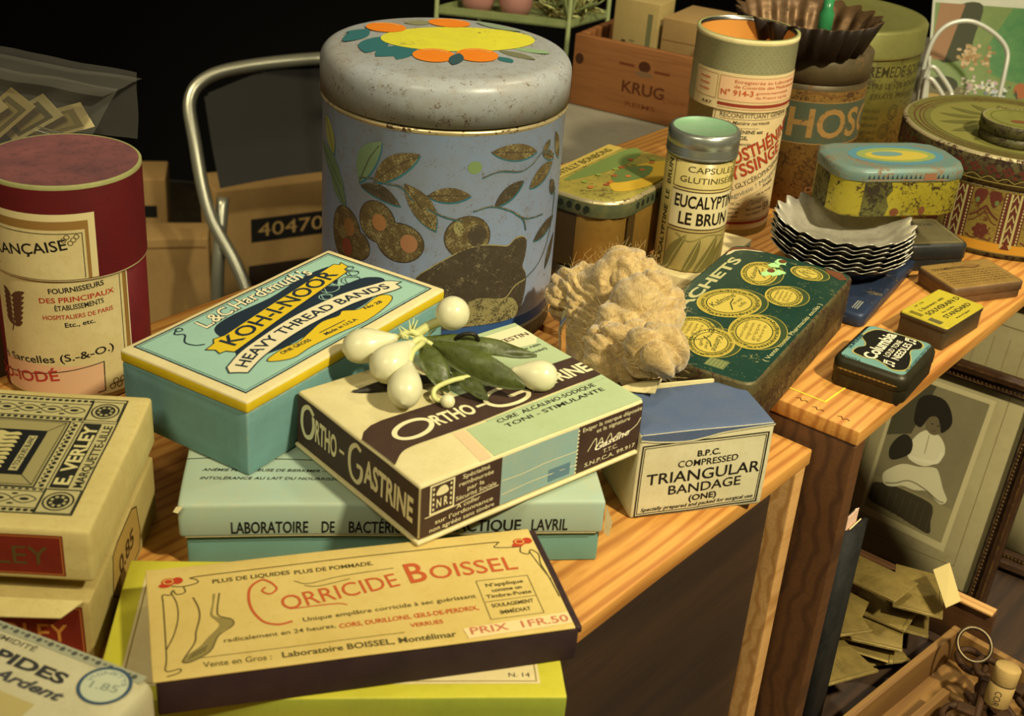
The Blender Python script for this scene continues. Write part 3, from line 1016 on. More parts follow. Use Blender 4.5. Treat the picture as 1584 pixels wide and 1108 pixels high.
for q in range(24):
    pr.ell(104, 27 + q * 3, 0.9, 1.1, K, 3); pr.ell(12.4, 27 + q * 3, 0.9, 1.1, K, 3)
    pr.ell(27.8, 28 + q * 3, 0.5, 1.0, K, 3); pr.ell(86.7, 28 + q * 3, 0.9, 1.0, K, 3)
for q in range(15):                                                # chain beside the title
    pr.ell(31 + q * 3.6, 28.8, 1.1, 1.0, K, 3); pr.ell(32.8 + q * 3.6, 30.2, 0.6, 0.5, K, 3)
pr.frame(29.5, 31.8, 84.5, 97, 0.7, K, 2)
pr.rect(30.2, 32.4, 83.8, 97, P('9c9260'), 2)
pr.frame(31, 33.2, 83, 97, 0.3, K, 3)
for p_, q_ in (((31, 33.2), (38, 39.5)), ((83, 33.2), (75, 39.5))):
    pr.line([p_, q_], 0.4, K, 3)
pr.rect(38, 39.5, 75, 97, P('16191a'), 3)                          # dark centre with a pale lion-like beast left plain
pr.rect(41, 42.5, 70, 46.5, OL, 4)
pr.text('\u00c0 TOUJOURS BLANC', (42, 43.2), (69, 43.2), 2.6, K, 5, 0.012)
for q in range(9):
    uu = 43 + q * 3.4
    pr.poly(cr([(uu, 50), (uu + 2.4, 52), (uu + 1.6, 56), (uu + 3.2, 60), (uu + 1, 66), (uu - 0.8, 58), (uu - 0.4, 54)], 3, True), P('c4b878'), 4)
pr.poly(cr([(44, 62), (55, 60), (68, 64), (72, 72), (62, 78), (50, 74)], 4, True), P('c4b878'), 4)
pr.into(mb, top)
mb.build('lid', o, jitter(0.0005, 22, 8))

# ------------------------------------------------------------------ PIDES box
M('pid_white', 'd3cca4', 0.72, dirt=0.3, dirt_hex='aa9c62', dscale=40, edge=0.4, edge_hex='efe8cc')
o = thing('tablet_box', 'whitish box at the bottom left with a round blue stamp on its lid', 'box', (-0.1198, 0.3686, 1.0205), -21)
mb = MB()
H = 0.0595
rbox(mb, -0.125, 0.0, -0.085, 0.0, 0, H, 0.006, 'pid_white')
pr = Pr()
pr.rect(-124, -5.6, -4, -1.2, P('a8a88a'), 1)
for q in range(20):
    pr.ell(-8 - q * 5.4, -3.4, 1.1, 1.2, P('55584c'), 2); pr.ell(-10.6 - q * 5.4, -3.0, 0.9, 0.6, P('6a6c5c'), 2)
pr.text('HUMIDIT\u00c9', (-72, -9.6), (-48.5, -9.6), 2.5, P('5c5a48'), 2, 0.004)
pr.text('RAPIDES', (-76, -18.8), (-28.5, -18.8), 5.2, P('3a3a38'), 2, 0.035)
pr.text('Ardent', (-54, -26.4), (-23.5, -26.2), 4.6, P('4a4a48'), 2, 0.03, 0.3)
pr.rect(-60, -50, -30, -31, P('c0b070'), 1)
pr.ell(-14.5, -12.2, 9.4, 9.4, P('c9cfae'), 2)
pr.ring(-14.5, -12.2, 9.2, 9.2, 1.3, P('3d5468'), 3)
pr.text('1.85', (-19, -15.5), (-8.5, -13.4), 3.6, P('8a9684'), 3, 0.0)
pr.text('VIGNETTE', 0, 0, 1.8, P('7f8f8c'), 3, path=[(-20.5 + 0, -13), (-20, -9.8), (-17.5, -7), (-14.5, -6), (-11, -7), (-8.8, -10)])
pr.into(mb, on_top(H), eps=0.00012)
mb.build('lid', o, jitter(0.0004, 24, 9))

# ------------------------------------------------------------------ red paper drum
M('drum_red', '64161a', 0.5, dirt=0.5, dirt_hex='3a1214', dscale=40)
M('drum_top', '84504e', 0.75, dirt=0.85, dirt_hex='43333a', dscale=22)
M('drum_rim', '9a9a62', 0.7, dirt=0.4, dirt_hex='6d6a3a')
M('drum_label', 'd2c48c', 0.7, dirt=0.35, dirt_hex='a88f4e', dscale=30)
cx, cy, r = -0.259, 0.6942, 0.0426
th0 = math.atan2(-cy, -cx)
o = thing('paper_drum', 'dark red cylindrical paper drum with cream labels, at the left edge', 'canister', (cx, cy, 1.0205))
mb = MB()
lathe(mb, [(0.0, 0, 'drum_red'), (r - 0.001, 0, 'drum_red'), (r - 0.0004, 0.001, 'drum_red'), (r - 0.0004, 0.0772, 'drum_red'), (0.0, 0.0772, 'drum_red')], 72)
pr = Pr()
pr.rect(-50, 1, 31.5, 77, P('8f6c34'), 1)
pr.rect(-50, 4, 28.5, 77, 'drum_label', 2)
pr.line([(31.8, 1), (31.8, 77)], 0.8, P('d8cda0'), 2)
pr.text('FOURNISSEURS', (-13.4, 70), (16.7, 73), 3.0, BLK, 3, 0.02)
pr.text('DES PRINCIPAUX', (-19, 64), (22.4, 67), 3.0, P('a8321c'), 3, 0.016)
pr.text('\u00c9TABLISSEMENTS', (-10.8, 59.6), (15.9, 62.2), 3.0, BLK, 3, 0.014)
pr.text('HOSPITALIERS DE PARIS', (-17.8, 53.8), (20.9, 56.5), 2.6, P('a8321c'), 3, 0.012)
pr.text('Etc., etc.', (-6.2, 49.4), (10.1, 51), 2.8, BLK, 3, 0.016)
pr.text('\u00e0 Sarcelles (S.-&-O.)', (-49.4, 22), (19.7, 31.6), 4.4, BLK, 3, 0.012)
pr.rect(-50, 5, 12.4, 24.6, P('d6ac84'), 3)
pr.line([(-50, 14), (13, 25.4), (12.4, 6.5), (8, 6)], 0.5, BLK, 4)
pr.text('IODO-IOD\u00c9', (-74, 4.5), (-12, 15.6), 6.4, P('a8382c'), 4, 0.018)
for q in range(4):
    pr.ring(17 + q * 2.2, 8 + (q % 2) * 3, 1.6, 1.6, 0.5, P('55481e'), 3)
pr.line([(26.5, 77), (26.5, 4)], 0.4, BLK, 3)
for q in range(7):
    pr.leaf((-38, 46 + q * 3), (-31 + q * 0.6, 50 + q * 3.2), 3.4, P('5a3a24'), 3)
    pr.leaf((-38, 46 + q * 3), (-44, 51 + q * 3), 3.2, P('5a3a24'), 3)
pr.line(cr([(-40, 42), (-37, 52), (-36, 66)], 5), 0.8, P('5a3a24'), 3)
pr.into(mb, on_cyl(r - 0.0004, th0), 3.0)
mb.build('body', o)
mb = MB()
z1 = 0.1336
lathe(mb, [(r - 0.0003, 0.0776, 'paper_cream'), (r + 0.0006, 0.0776, 'paper_cream'), (r + 0.0007, 0.0786, 'drum_red'), (r + 0.0007, z1 - 0.0025, 'drum_rim'), (r + 0.0007, z1 - 0.0006, 'drum_rim'), (r + 0.0001, z1, 'drum_rim'), (r - 0.0009, z1 - 0.0002, 'drum_top'), (0, z1 - 0.0006, 'drum_top')], 72)
pr = Pr()
pr.rect(-50, 79.2, 14.4, 117.5, P('d4c690'), 1)
pr.rect(-50, 79.2, 10.6, 113.4, P('8f6c34'), 2)
pr.rect(-50, 79.2, 8.6, 108.4, 'drum_label', 3)
pr.line([(-50, 106.4), (7, 106.4), (7, 80)], 0.4, BLK, 4)
for q in range(5):
    pr.ring(4.0 - q * 1.7, 104.5 - (q % 3) * 1.8, 1.3, 1.3, 0.4, P('4a3c18'), 4)
pr.text('FRAN\u00c7AISE', (-50, 89), (-1, 97.4), 6.0, BLK, 4, 0.012)
pr.text('et', (-48, 83), (-43, 84), 3.4, BLK, 4, 0.01)
pr.into(mb, on_cyl(r + 0.0007, th0), 3.0)
mb.build('lid', o)

# box and packet behind the drum
o = thing('cardboard_box', 'plain brown cardboard box hidden behind the red drum, under the clear packet', 'box', (*oB, 0.7605), 52)
mb = MB()
rbox(mb, -0.52, -0.20, 0.41, 0.60, 0, 0.345, 0.002, 'cardboard_dark', 0.05)
mb.build('body', o, jitter(0.0015, 8))
o = thing('clear_packet', 'clear cellophane packet of old paper prints behind the red drum', 'packet', (-0.30, 0.835, 1.1085), -4)
mb = MB()
for q, (x, z, t) in enumerate(((-0.078, 0.020, 52), (-0.062, 0.018, 44), (-0.045, 0.017, 50), (-0.030, 0.014, 40), (-0.012, 0.011, 26), (-0.088, 0.030, 35))):
    y0 = -0.014 + q * 0.005
    c_, s_ = math.cos(R(t)), math.sin(R(t))
    pts = []
    for yy in (y0, y0 + 0.0012):
        for (a_, b_) in ((-0.026, -0.011), (0.020, -0.011), (0.020, 0.011), (-0.026, 0.011)):
            pts.append((x + a_ * c_ - b_ * s_, yy + b_ * 0.12, z + 0.004 + (a_ * s_ + b_ * c_) * 0.75))
    mb.add(pts, [(0, 1, 2, 3), (7, 6, 5, 4), (0, 4, 5, 1), (1, 5, 6, 2), (2, 6, 7, 3), (3, 7, 4, 0)], ['paper_cream', 'label_buff', P('c4b27a')][q % 3], False)
    ce = sum((Vector(p) for p in pts[:4]), Vector()) / 4
    mb.add([ce + (Vector(p) - ce) * 0.72 - Vector((0, 0.0004, 0)) for p in pts[:4]], [(0, 1, 2, 3)], P(('5f5630', '8a7c48', '6f6434')[q % 3]), False)
    mb.add([ce + (Vector(p) - ce) * 0.5 - Vector((0, 0.0007, 0)) for p in pts[:4]], [(0, 1, 2, 3)], P('a8985c'), False)
mb.build('paper_prints', o)
mb = MB()
def sheet(f, nu, nv, mat, mbx):
    vs = [f(i / nu, j / nv) for i in range(nu + 1) for j in range(nv + 1)]
    fs = [(i * (nv + 1) + j, (i + 1) * (nv + 1) + j, (i + 1) * (nv + 1) + j + 1, i * (nv + 1) + j + 1) for i in range(nu) for j in range(nv)]
    mbx.add(vs, fs, mat)
def wob(p, a=0.0015, fq=40):
    return Vector(p) + noise.noise_vector(Vector(p) * fq) * a
sheet(lambda u, v: wob((-0.115 + (0.128 + 0.022 * v) * u, -0.022 + 0.012 * v, 0.003 + (0.056 - 0.012 * u) * v)), 20, 8, 'cellophane', mb)
sheet(lambda u, v: wob((-0.115 + 0.150 * u, 0.018 + 0.006 * v, 0.004 + (0.058 - 0.014 * u) * v)), 20, 8, 'cellophane', mb)
sheet(lambda u, v: wob((-0.11 + 0.14 * u + 0.01 * v, -0.022 + 0.042 * v, 0.055 - 0.010 * u)), 20, 6, 'cellophane', mb)
sheet(lambda u, v: wob((-0.02 + 0.045 * u, -0.014 + 0.004 * math.cos(2 * PI * v), 0.012 - 0.008 * u + 0.006 * math.sin(2 * PI * v)), 0.0006), 8, 12, 'cellophane', mb)
mb.build('cellophane_bag', o, label='clear crinkled cellophane bag')

# ------------------------------------------------------------------ big blue tin
M('tin_blue', '8699b8', 0.38, dirt=0.4, dirt_hex='8a8268', dscale=18, rust=0.26, rust_hex='6a5634', rscale=900)
M('tin_lid', '9aa0a4', 0.34, dirt=0.5, dirt_hex='8b7a58', dscale=22, rust=0.30, rust_hex='5a4424', rscale=900)
M('tin_worn', '5a4c30', 0.6, dirt=0.6, dirt_hex='332a18', dscale=120, rust=0.42, rust_hex='857a50', rscale=1100)
M('tin_worn_dark', '443c2e', 0.6, dirt=0.6, dirt_hex='2a241a', dscale=90, rust=0.30, rust_hex='7b7254', rscale=1100)
M('tin_scuff', '8f8858', 0.6, dirt=0.4, dirt_hex='6d6548', dscale=90, rust=0.5, rust_hex='3a3420', rscale=900)
M('leaf_green', '647a5c', 0.5, dirt=0.4, dirt_hex='4f5a34', dscale=60)
M('fruit_orange', 'd9781e', 0.45, dirt=0.2, dirt_hex='e0a040', dscale=60)
M('lid_yellow', 'd2cc3a', 0.42, dirt=0.3, dirt_hex='a8a04a', dscale=50, rust=0.2, rust_hex='6d6430')
M('tin_rolled', 'c8b98c', 0.35, 0.6, rust=0.4)
cx, cy, r = -0.0557, 0.8233, 0.0776
th0 = math.atan2(-cy, -cx)
o = thing('biscuit_tin', 'big round blue tin with worn fruit branches and an orange-and-yellow lid', 'tin', (cx, cy, 1.0205))
mb = MB()
lathe(mb, [(0, 0.001, 'tin_worn'), (r - 0.001, 0, 'tin_worn'), (r + 0.0003, 0.0015, 'tin_worn'), (r, 0.004, 'tin_worn'), (r, 0.0135, 'tin_blue'), (r, 0.1465, 'tin_rolled'), (r + 0.0012, 0.1478, 'tin_rolled'), (r + 0.0012, 0.1490, 'tin_rolled'), (r - 0.001, 0.1502, 'plastic_black'), (0, 0.1502, 'plastic_black')], 128)
pr = Pr()
TEAL = P('2f5f6a', 0.5); W1 = 'tin_worn'; W2 = 'tin_worn_dark'
pr.rect(-120, 13.5, 120, 20.5, P('2c4f80', 0.5), 1)
pr.rect(-120, 11, 120, 13.3, P('8f8f7a', 0.5), 1)
def lf(p0, p1, wd, mat, bend=0, outline=True, off=(0.6, -1.2)):
    if outline:
        pr.leaf((p0[0] + off[0], p0[1] + off[1]), (p1[0] + off[0], p1[1] + off[1]), wd, TEAL, 1, bend)
    pr.leaf(p0, p1, wd, mat, 2, bend)
    pr.line([p0, ((p0[0] + p1[0]) / 2 , (p0[1] + p1[1]) / 2 + bend), (p1[0] * 0.9 + p0[0] * 0.1, p1[1] * 0.9 + p0[1] * 0.1)], 0.5, W2, 3)
lf((-54, 108), (-37.6, 138), 14, 'leaf_green', 3)
lf((-43, 111), (-12.9, 134), 13, W1, 2)
lf((-8.1, 108.4), (18.6, 109.4), 9.4, W1, 0.8)
lf((-22, 114.5), (-2.0, 86), 14, W1, 1.5)
lf((-53, 106.5), (-24, 99.8), 9, W2, 3)
lf((29.5, 136.2), (65, 131.4), 10.5, W1, 0.5)
lf((34, 101), (55, 114.8), 9, W2, 0.8)
lf((60, 108.6), (85, 120), 11, W1, 1.0)
lf((86, 139), (96, 119), 8, W1, 0)
lf((68.2, 70.9), (96, 80), 9, W2, 0.5)
lf((87, 45.3), (102, 66), 9, W2, 0.5)
lf((-104, 118), (-68, 100), 13, 'leaf_green', 3)
lf((-94, 140), (-80, 118), 13, P('8a8a4e', 0.5), 0)
lf((-86, 106), (-66, 88), 11, 'leaf_green', 2)
lf((79, 136), (71, 128), 6, W1, 0)
lf((71, 128), (86, 122), 6, W1, 1)
lf((84, 108), (92, 96), 8, W2)
for st in ([(25, 120), (36, 123.2), (51.5, 121), (62, 124), (71.7, 129.5), (86, 124)], [(20.4, 98.8), (32, 101), (45.6, 96.5), (58.2, 88.8), (77, 86.5)], [(50, 94), (57, 88), (60, 80.3)],
           [(62.7, 46.2), (75.7, 52), (86, 62), (93, 80), (94, 100)], [(-54, 111), (-44, 113), (-34, 112), (-24, 111.6), (-16, 104)], [(-8, 100), (4, 95), (14, 93)]):
    pr.line(cr(st, 6), 1.0, TEAL, 2)
    pr.line(cr([(p[0] + 0.3, p[1] + 0.5) for p in st], 6), 0.6, 'tin_worn', 3)
for x, y, rx, ry, m_ in ((-40, 86, 12.5, 13, W1), (-24, 75.5, 15, 12.5, W1), (18, 82, 14, 13.5, W1), (-66, 70, 14, 18, W1), (-54, 66, 9, 9, W1)):
    pr.ell(x, y, rx + 0.8, ry + 0.8, W2, 1)
    pr.ell(x, y, rx, ry, m_, 2)
pr.ell(-38, 86, 5, 5.5, P('94683f'), 3); pr.ell(-18, 76, 5.5, 6, P('966a48'), 3); pr.ell(-64, 62, 5, 6, P('7a4030'), 3); pr.ell(-62, 76, 5, 6, P('86623a'), 3)
pr.ell(12, 88, 3, 5, 'tin_scuff', 3, 20); pr.ell(24, 83, 6, 7, W2, 3)
pr.ell(20, 127, 4.4, 4, P('6a7f50'), 1)
blob = cr([(-14, 50), (-4, 61), (6, 68), (16, 73.5), (27, 76), (38, 74.6), (46, 73), (51, 76.5), (57, 77), (61.5, 73), (61.4, 64), (59.4, 56), (63, 50), (64, 42), (62, 30), (56, 22), (40, 20.5), (28, 22), (22, 20.6), (-14, 20.6)], 4, True)
pr.poly([(p.x * 1.0 + 0, p.y + 0.8) for p in blob], P('8c8458'), 2)
pr.poly([tuple(p) for p in blob], W2, 3)
pr.poly(cr([(12, 22), (16, 34), (26, 40), (40, 38), (52, 36), (58, 28), (56, 21.5), (40, 21), (20, 21)], 4, True), 'tin_scuff', 4)
pr.line(cr([(62.7, 46.2), (54, 44), (48, 38), (42, 36)], 5), 0.9, P('8f8658'), 4)
pr.into(mb, on_cyl(r, th0), 4.0, clip=lambda x, y: abs(x) < 125)
mb.build('body', o)
mb = MB()
rl = r + 0.0016
zt = 0.1800
prof = [(r + 0.0004, 0.1512, 'tin_rolled'), (rl, 0.1510, 'tin_lid'), (rl, 0.1690, 'tin_lid')]
for q in range(1, 9):
    t = R(90 * q / 8)
    prof.append((rl - 0.010 * (1 - math.cos(t)), 0.1690 + 0.010 * math.sin(t), 'tin_lid'))
prof += [(0.05, zt, 'tin_lid'), (0, zt, 'tin_lid')]
lathe(mb, prof, 128)
pr = Pr()
yl = [(-42, 0), (-30, 22), (2, 43), (34, 40), (52, 31), (56, 22), (36, -2), (8, -12), (-16, -10)]
pr.ell(6, 14, 50, 29, 'lid_yellow', 2, 18, 48)
for x, y, rx, ry in ((-42, 28, 13, 12), (-3, 52, 14, 11), (-6, -29, 13, 15), (20, -21, 13, 15)):
    pr.ell(x, y, rx, ry, 'fruit_orange', 3)
    pr.line(cr([(x - rx * 0.6, y + ry * 0.6), (x, y + ry * 0.8), (x + rx * 0.6, y + ry * 0.5)], 5), 0.9, P('f0c070', 0.4), 4)
TG = P('33666a', 0.42)
for p0, p1, wd in (((-66, -14), (-53, 22), 17), ((-47, -34), (-42, 6), 18), ((-40, -40), (-19, -9), 20), ((-27, -44), (-20, -10), 12)):
    pr.leaf(p0, p1, wd, TG, 1)
pr.leaf((7, -47), (9, -20), 9, P('2e4a50'), 3)
pr.leaf((32, -5), (56, -20), 10, P('6a6a50'), 1); pr.leaf((40, 3), (67, -3), 9, P('7f9a70'), 1); pr.leaf((33, -20), (42, -31), 9, TG, 1)
pr.leaf((14, 62), (46, 46), 12, P('7a8a72'), 1); pr.leaf((46, 44), (66, 30), 10, P('8a907a'), 1); pr.leaf((-32, 44), (-14, 50), 12, P('7a7a5a'), 2)
pr.into(mb, on_top(zt), 5.0, eps=0.0002, clip=lambda x, y: x * x + y * y < 66.5 ** 2)
mb.build('lid', o)

# ------------------------------------------------------------------ gold octagonal tin on a flat grey tin
M('gold_tin', '8f6e30', 0.42, 0.25, dirt=0.4, dirt_hex='4f3c18', dscale=26)
M('gold_dark', '4a3818', 0.5, 0.1, dirt=0.4, dirt_hex='2f230e')
M('gold_lid', '9c8c40', 0.4, rust=0.36, rust_hex='5a4a20', dirt=0.55, dirt_hex='5c6a34', dscale=40)
M('lid_band', '3f4a34', 0.45, dirt=0.4, dirt_hex='8a7a44', dscale=110)
M('grey_tin', '9a957a', 0.45, 0.5, dirt=0.3, dirt_hex='5f5840')
o = thing('flat_tin', 'flat grey metal tin with a dark label under the gold tin, beside the blue tin', 'tin', (0.047, 0.893, 1.0205), 18)
mb = MB()
tin(mb, 0.056, 0.070, 0.004, [(0.001, 0, 'grey_tin'), (0, 0.001, 'grey_tin'), (0, 0.009, 'tin_rolled'), (-0.0008, 0.0095, 'tin_rolled'), (-0.0008, 0.0105, 'grey_tin'), (0, 0.011, 'grey_tin'), (0, 0.0185, 'grey_tin'), (0.001, 0.0195, 'grey_tin')])
pr = Pr()
pr.rect(-6, 2.2, 26, 8.4, P('33302a'), 1)
pr.frame(-5, 2.8, 25, 7.8, 0.35, P('a8a080'), 2)
pr.text('PASTILLES', (-3, 3.8), (23, 3.8), 2.6, P('b0a884'), 2)
pr.into(mb, on_front(-0.035, 0.010))
mb.build('body', o)
o = thing('oblong_tin', 'gold-brown oblong tin with chamfered corners and green and yellow printed lid', 'tin', (0.0630, 0.9080, 1.0405), 58)
Lg, Wg = 0.118, 0.070
mb = MB()
tin(mb, Lg, Wg, 0.026, [(0.0015, 0, 'gold_dark'), (0, 0.0015, 'gold_tin'), (0, 0.041, 'gold_tin')], 2)
pr = Pr()
pr.rect(-38, 1.5, -28, 41, 'gold_dark', 1)
pr.into(mb, lambda u, v, h: Vector((u, -Wg / 2 - h, v)))
pr = Pr()
pr.rect(-12, 1.5, 6, 41, 'gold_dark', 1)
pr.into(mb, lambda u, v, h: Vector((-Lg / 2 - h, -u, v)))
mb.build('body', o)
mb = MB()
tin(mb, Lg, Wg, 0.026, [(-0.001, 0.0415, 'lid_band'), (-0.0012, 0.042, 'lid_band'), (-0.0012, 0.0515, 'tin_rolled'), (-0.0006, 0.053, 'tin_rolled'), (0.001, 0.0536, 'gold_lid'), (0.006, 0.0546, 'gold_lid')], 5)
pr = Pr()
pr.poly([(-46, 34), (50, 34), (50, 22), (-46, 22)], P('b09a48'), 1)
pr.text('GENTILLY BONBONS', (-44, 24.4), (40, 24.4), 6, P('4a4420'), 2, 0.01)
pr.poly(cr([(-40, 18), (-10, 6), (20, 2), (50, 6), (50, 18)], 4, True), P('66783c'), 1)
pr.poly(cr([(-34, -20), (-10, -4), (30, -6), (48, -18), (30, -30), (-10, -32)], 4, True), P('b8962c'), 1)
pr.poly(cr([(-20, -10), (8, 0), (30, -14), (6, -22)], 4, True), P('5a6a34'), 2)
for q in range(14):
    pr.ell(-40 + q * 6.4, -4 + 9 * math.sin(q * 1.9), 2.6, 2.0, (P('a8642c'), P('7c8a3c'), P('8f4a24'))[q % 3], 3)
pr.into(mb, on_top(0.0546), eps=0.0002)
pr = Pr()
for q in range(13):
    pr.ell(-42 + q * 7, 47, 2.2, 2.6, P('22281c'), 1)
pr.into(mb, lambda u, v, h: Vector((u, -Wg / 2 - 0.0012 - h, v)), clip=lambda x, y: abs(x) < 33)
pr = Pr()
for q in range(5):
    pr.ell(-14 + q * 7, 47, 2.2, 2.6, P('22281c'), 1)
pr.into(mb, lambda u, v, h: Vector((-Lg / 2 - 0.0012 - h, -u, v)))
mb.build('lid', o)

# ------------------------------------------------------------------ small card box under the glass tube, glass tube, paper tube
o = thing('slim_box', 'slim cream card box with a dark label under the eucalyptus tube', 'box', (0.128, 0.905, 1.0205), 62)
mb = MB()
rbox(mb, -0.050, 0.050, -0.026, 0.012, 0, 0.0195, 0.001, 'label_buff')
pr = Pr()
pr.rect(8, 3, 44, 17, P('4a5658'), 1)
pr.text('POUR', (14, 6), (42, 6), 8, CREAM, 2, 0.02)
pr.into(mb, on_front(-0.026))
mb.build('body', o, jitter(0.0003))

M('euc_label', 'b8a866', 0.35, dirt=0.35, dirt_hex='8a7a3c', dscale=40)
M('alu', 'b4b8ac', 0.3, 0.85, dirt=0.35, dirt_hex='7f8a7c')
M('cap_green', '86b488', 0.4, 0.35, dirt=0.5, dirt_hex='aab8a4', dscale=60)
cx, cy, r = 0.1205, 0.8870, 0.0241
th0 = math.atan2(-cy, -cx)
o = thing('capsule_tube', 'tall glass-like capsule tube with aluminium screw cap and eucalyptus leaf label', 'tube', (cx, cy, 1.0405))
mb = MB()
lathe(mb, [(0, 0, 'euc_label'), (r - 0.0015, 0, 'euc_label'), (r, 0.0015, 'euc_label'), (r, 0.0802, 'euc_label'), (r - 0.002, 0.0812, 'alu'), (r - 0.002, 0.083, 'alu'), (0, 0.083, 'alu')], 64)
pr = Pr()
DK = P('241c12', 0.4); LF = P('6c6434', 0.4)
pr.rect(-17.5, 33, 40, 60.4, P('d6ca98', 0.35), 1)
pr.line([(-17.5, 60.4), (40, 60.4)], 0.8, P('4a2c1c'), 2); pr.line([(-17.5, 33), (40, 33)], 0.8, P('4a2c1c'), 2)
pr.frame(-17.5, 62.6, 40, 85, 0.6, P('4a2c1c'), 2)
pr.frame(-17.5, -2, 40, 30.6, 0.6, P('4a2c1c'), 2)
pr.text('CAPSULES', (-7.2, 74.4), (29, 74), 4.2, P('5a5028'), 2, 0.0)
pr.text('GLUTINIS\u00c9ES', (-12.1, 66.8), (31, 66.8), 4.2, P('5a5028'), 2, 0.0)
pr.text('EUCALYPTINE', (-14.3, 48.6), (38, 48.6), 8.6, DK, 2, 0.022)
pr.text('LE BRUN', (-9.8, 36.2), (28.4, 36.2), 8.6, DK, 2, 0.022)
for p0, p1, wd, bd in (((-16, -6), (-2, 29), 8.4, 3), ((-4, -6), (8, 27), 6, -1.5), ((2, -8), (22, 29), 8, -2), ((16, -6), (30, 24), 8, 2)):
    pr.leaf(p0, p1, wd, LF, 2, bd)
    pr.line([p0, ((p0[0] + p1[0]) / 2 - bd * 0.5, (p0[1] + p1[1]) / 2), p1], 0.5, P('a89a5a'), 3)
pr.line(cr([(-10, 29), (0, 24), (14, 29), (30, 26)], 5), 0.9, P('8c8048'), 3)
pr.poly(cr([(22, 84), (30, 78), (26, 70), (36, 64), (38, 84)], 4, True), P('8c7c40'), 1)
pr.text('EUCALYPTINE  LE  BRUN', (-20.5, 0), (-20.5, 80), 4.2, DK, 2, 0.022)
pr.into(mb, on_cyl(r, th0), 2.5, clip=lambda x, y: y > 0.4)
mb.build('bottle', o, label='labelled bottle with dark lettering')
mb = MB()
lathe(mb, [(r - 0.001, 0.0822, 'alu'), (r + 0.0008, 0.0824, 'alu'), (r + 0.0010, 0.084, 'alu'), (r + 0.0002, 0.0848, 'alu'), (r + 0.0010, 0.0862, 'alu'), (r + 0.0002, 0.0872, 'alu'), (r + 0.0010, 0.0886, 'alu'), (r + 0.0002, 0.0896, 'alu'), (r + 0.0009, 0.0906, 'alu'), (r + 0.0009, 0.0985, 'alu'), (r - 0.0008, 0.1003, 'alu'), (r - 0.0022, 0.1002, 'cap_green'), (r - 0.003, 0.0992, 'cap_green'), (0, 0.0992, 'cap_green')], 64)
mb.build('screw_cap', o, label='aluminium screw cap with greenish top')

M('tube_pat', 'a2a078', 0.65, dirt=0.3, dirt_hex='7c7a54', dscale=300)
M('tube_label', 'dac694', 0.65, dirt=0.5, dirt_hex='c09a5c', dscale=30)
M('tube_inside', 'c98a3a', 0.8)
cx, cy, r = 0.1616, 1.0243, 0.0392
th0 = math.atan2(-cy, -cx)
o = thing('paper_tube', 'tall open paper tube, olive top with pale medicine label in red slanting letters', 'tube', (cx, cy, 1.0205))
mb = MB()
H = 0.1575
lathe(mb, [(0, 0.001, 'tube_inside'), (r - 0.0012, 0, 'tube_pat'), (r - 0.0012, 0.1022, 'plastic_black'), (r - 0.0002, 0.1022, 'tube_pat'), (r, 0.1030, 'tube_pat'), (r, H - 0.004, 'tube_pat'), (r + 0.0004, H - 0.0036, 'paper_cream'), (r + 0.0004, H, 'drum_rim'), (r - 0.0022, H + 0.0002, 'steel'), (r - 0.0026, H - 0.003, 'tube_inside'), (r - 0.0026, 0.004, 'tube_inside'), (0, 0.004, 'tube_inside')], 80)
pr = Pr()
RB = P('8a3420'); RO = P('b4512a')
for q in range(26):
    for w_ in range(9):
        pr.ell(-52 + q * 4.2 + (w_ % 2) * 2.1, 133.5 + w_ * 2.3, 0.55, 0.55, P('7c7a52'), 1, 0, 5)
pr.rect(-40, 102.6, 62, 131.6, 'tube_label', 2)
pr.rect(-38, 110.5, -17.5, 129, P('d8bc8a'), 3); pr.rect(-15.5, 110.5, 60, 129, P('dcb488'), 3)
pr.frame(-38, 110.5, -17.5, 129, 0.4, P('a07a4a'), 4); pr.frame(-15.5, 110.5, 60, 129, 0.4, P('a07a4a'), 4)
pr.rect(-15.5, 106.0, 62, 108.6, RB, 3); pr.line([(-15.5, 104.6), (62, 104.6)], 0.4, RB, 3)
pr.text('Enregistr\u00e9e au Laboratoire', (-4, 124.6), (52, 124.6), 2.4, RO, 5, 0.0)
pr.text('de Contr\u00f4le des M\u00e9dicaments', (-4, 120.8), (54, 120.8), 2.4, RO, 5, 0.0)
pr.text('N\u00b0 914-3', (-13.8, 114.6), (11, 115.4), 4.2, RO, 5, 0.02)
pr.text('gouvernementale', (13, 117), (44, 117), 2.0, RO, 5); pr.text('de France s.g.d.g.', (13, 113.4), (44, 113.4), 2.0, RO, 5)
for q in range(3):
    pr.text('modele', (-34, 124 - q * 4.5), (-24, 124 - q * 4.5), 2, RO, 5, 0.02)
pr.text('447', (-30, 105), (-20, 105), 2.4, P('5a4a2a'), 5, 0.01)
pr.into(mb, on_cyl(r, th0), 3.0)
pr = Pr()
pr.rect(-18, 6, 62, 102.0, 'tube_label', 1)
pr.line([(-16, 101), (-16, 14), (60, 14)], 0.4, P('5a3a1c'), 2)
pr.rect(-15, 10.5, 62, 12.8, RB, 2)
TX = P('3a2e1c')
pr.text('RECONSTITUANT G\u00c9N\u00c9RAL', (-12, 97.2), (50, 98.4), 3.4, TX, 2, 0.006)
pr.line([(-12, 96), (50, 97)], 0.3, TX, 2)
pr.text('de la Mati\u00e8re nerveuse', (-11, 92), (29, 92.6), 2.8, TX, 2, 0.01, 0.25)
pr.line([(2, 89.5), (20, 89.5)], 0.3, TX, 2)
pr.text('PHOSTH\u00c9NINE est', (-12, 85), (24, 85.4), 2.8, TX, 2, 0.026)
pr.text('FREYSSINGE,', (-12, 80.4), (12, 80.6), 2.8, TX, 2, 0.03)
pr.text('sciences,', (2, 75.8), (16, 76), 2.4, TX, 2, 0.012)
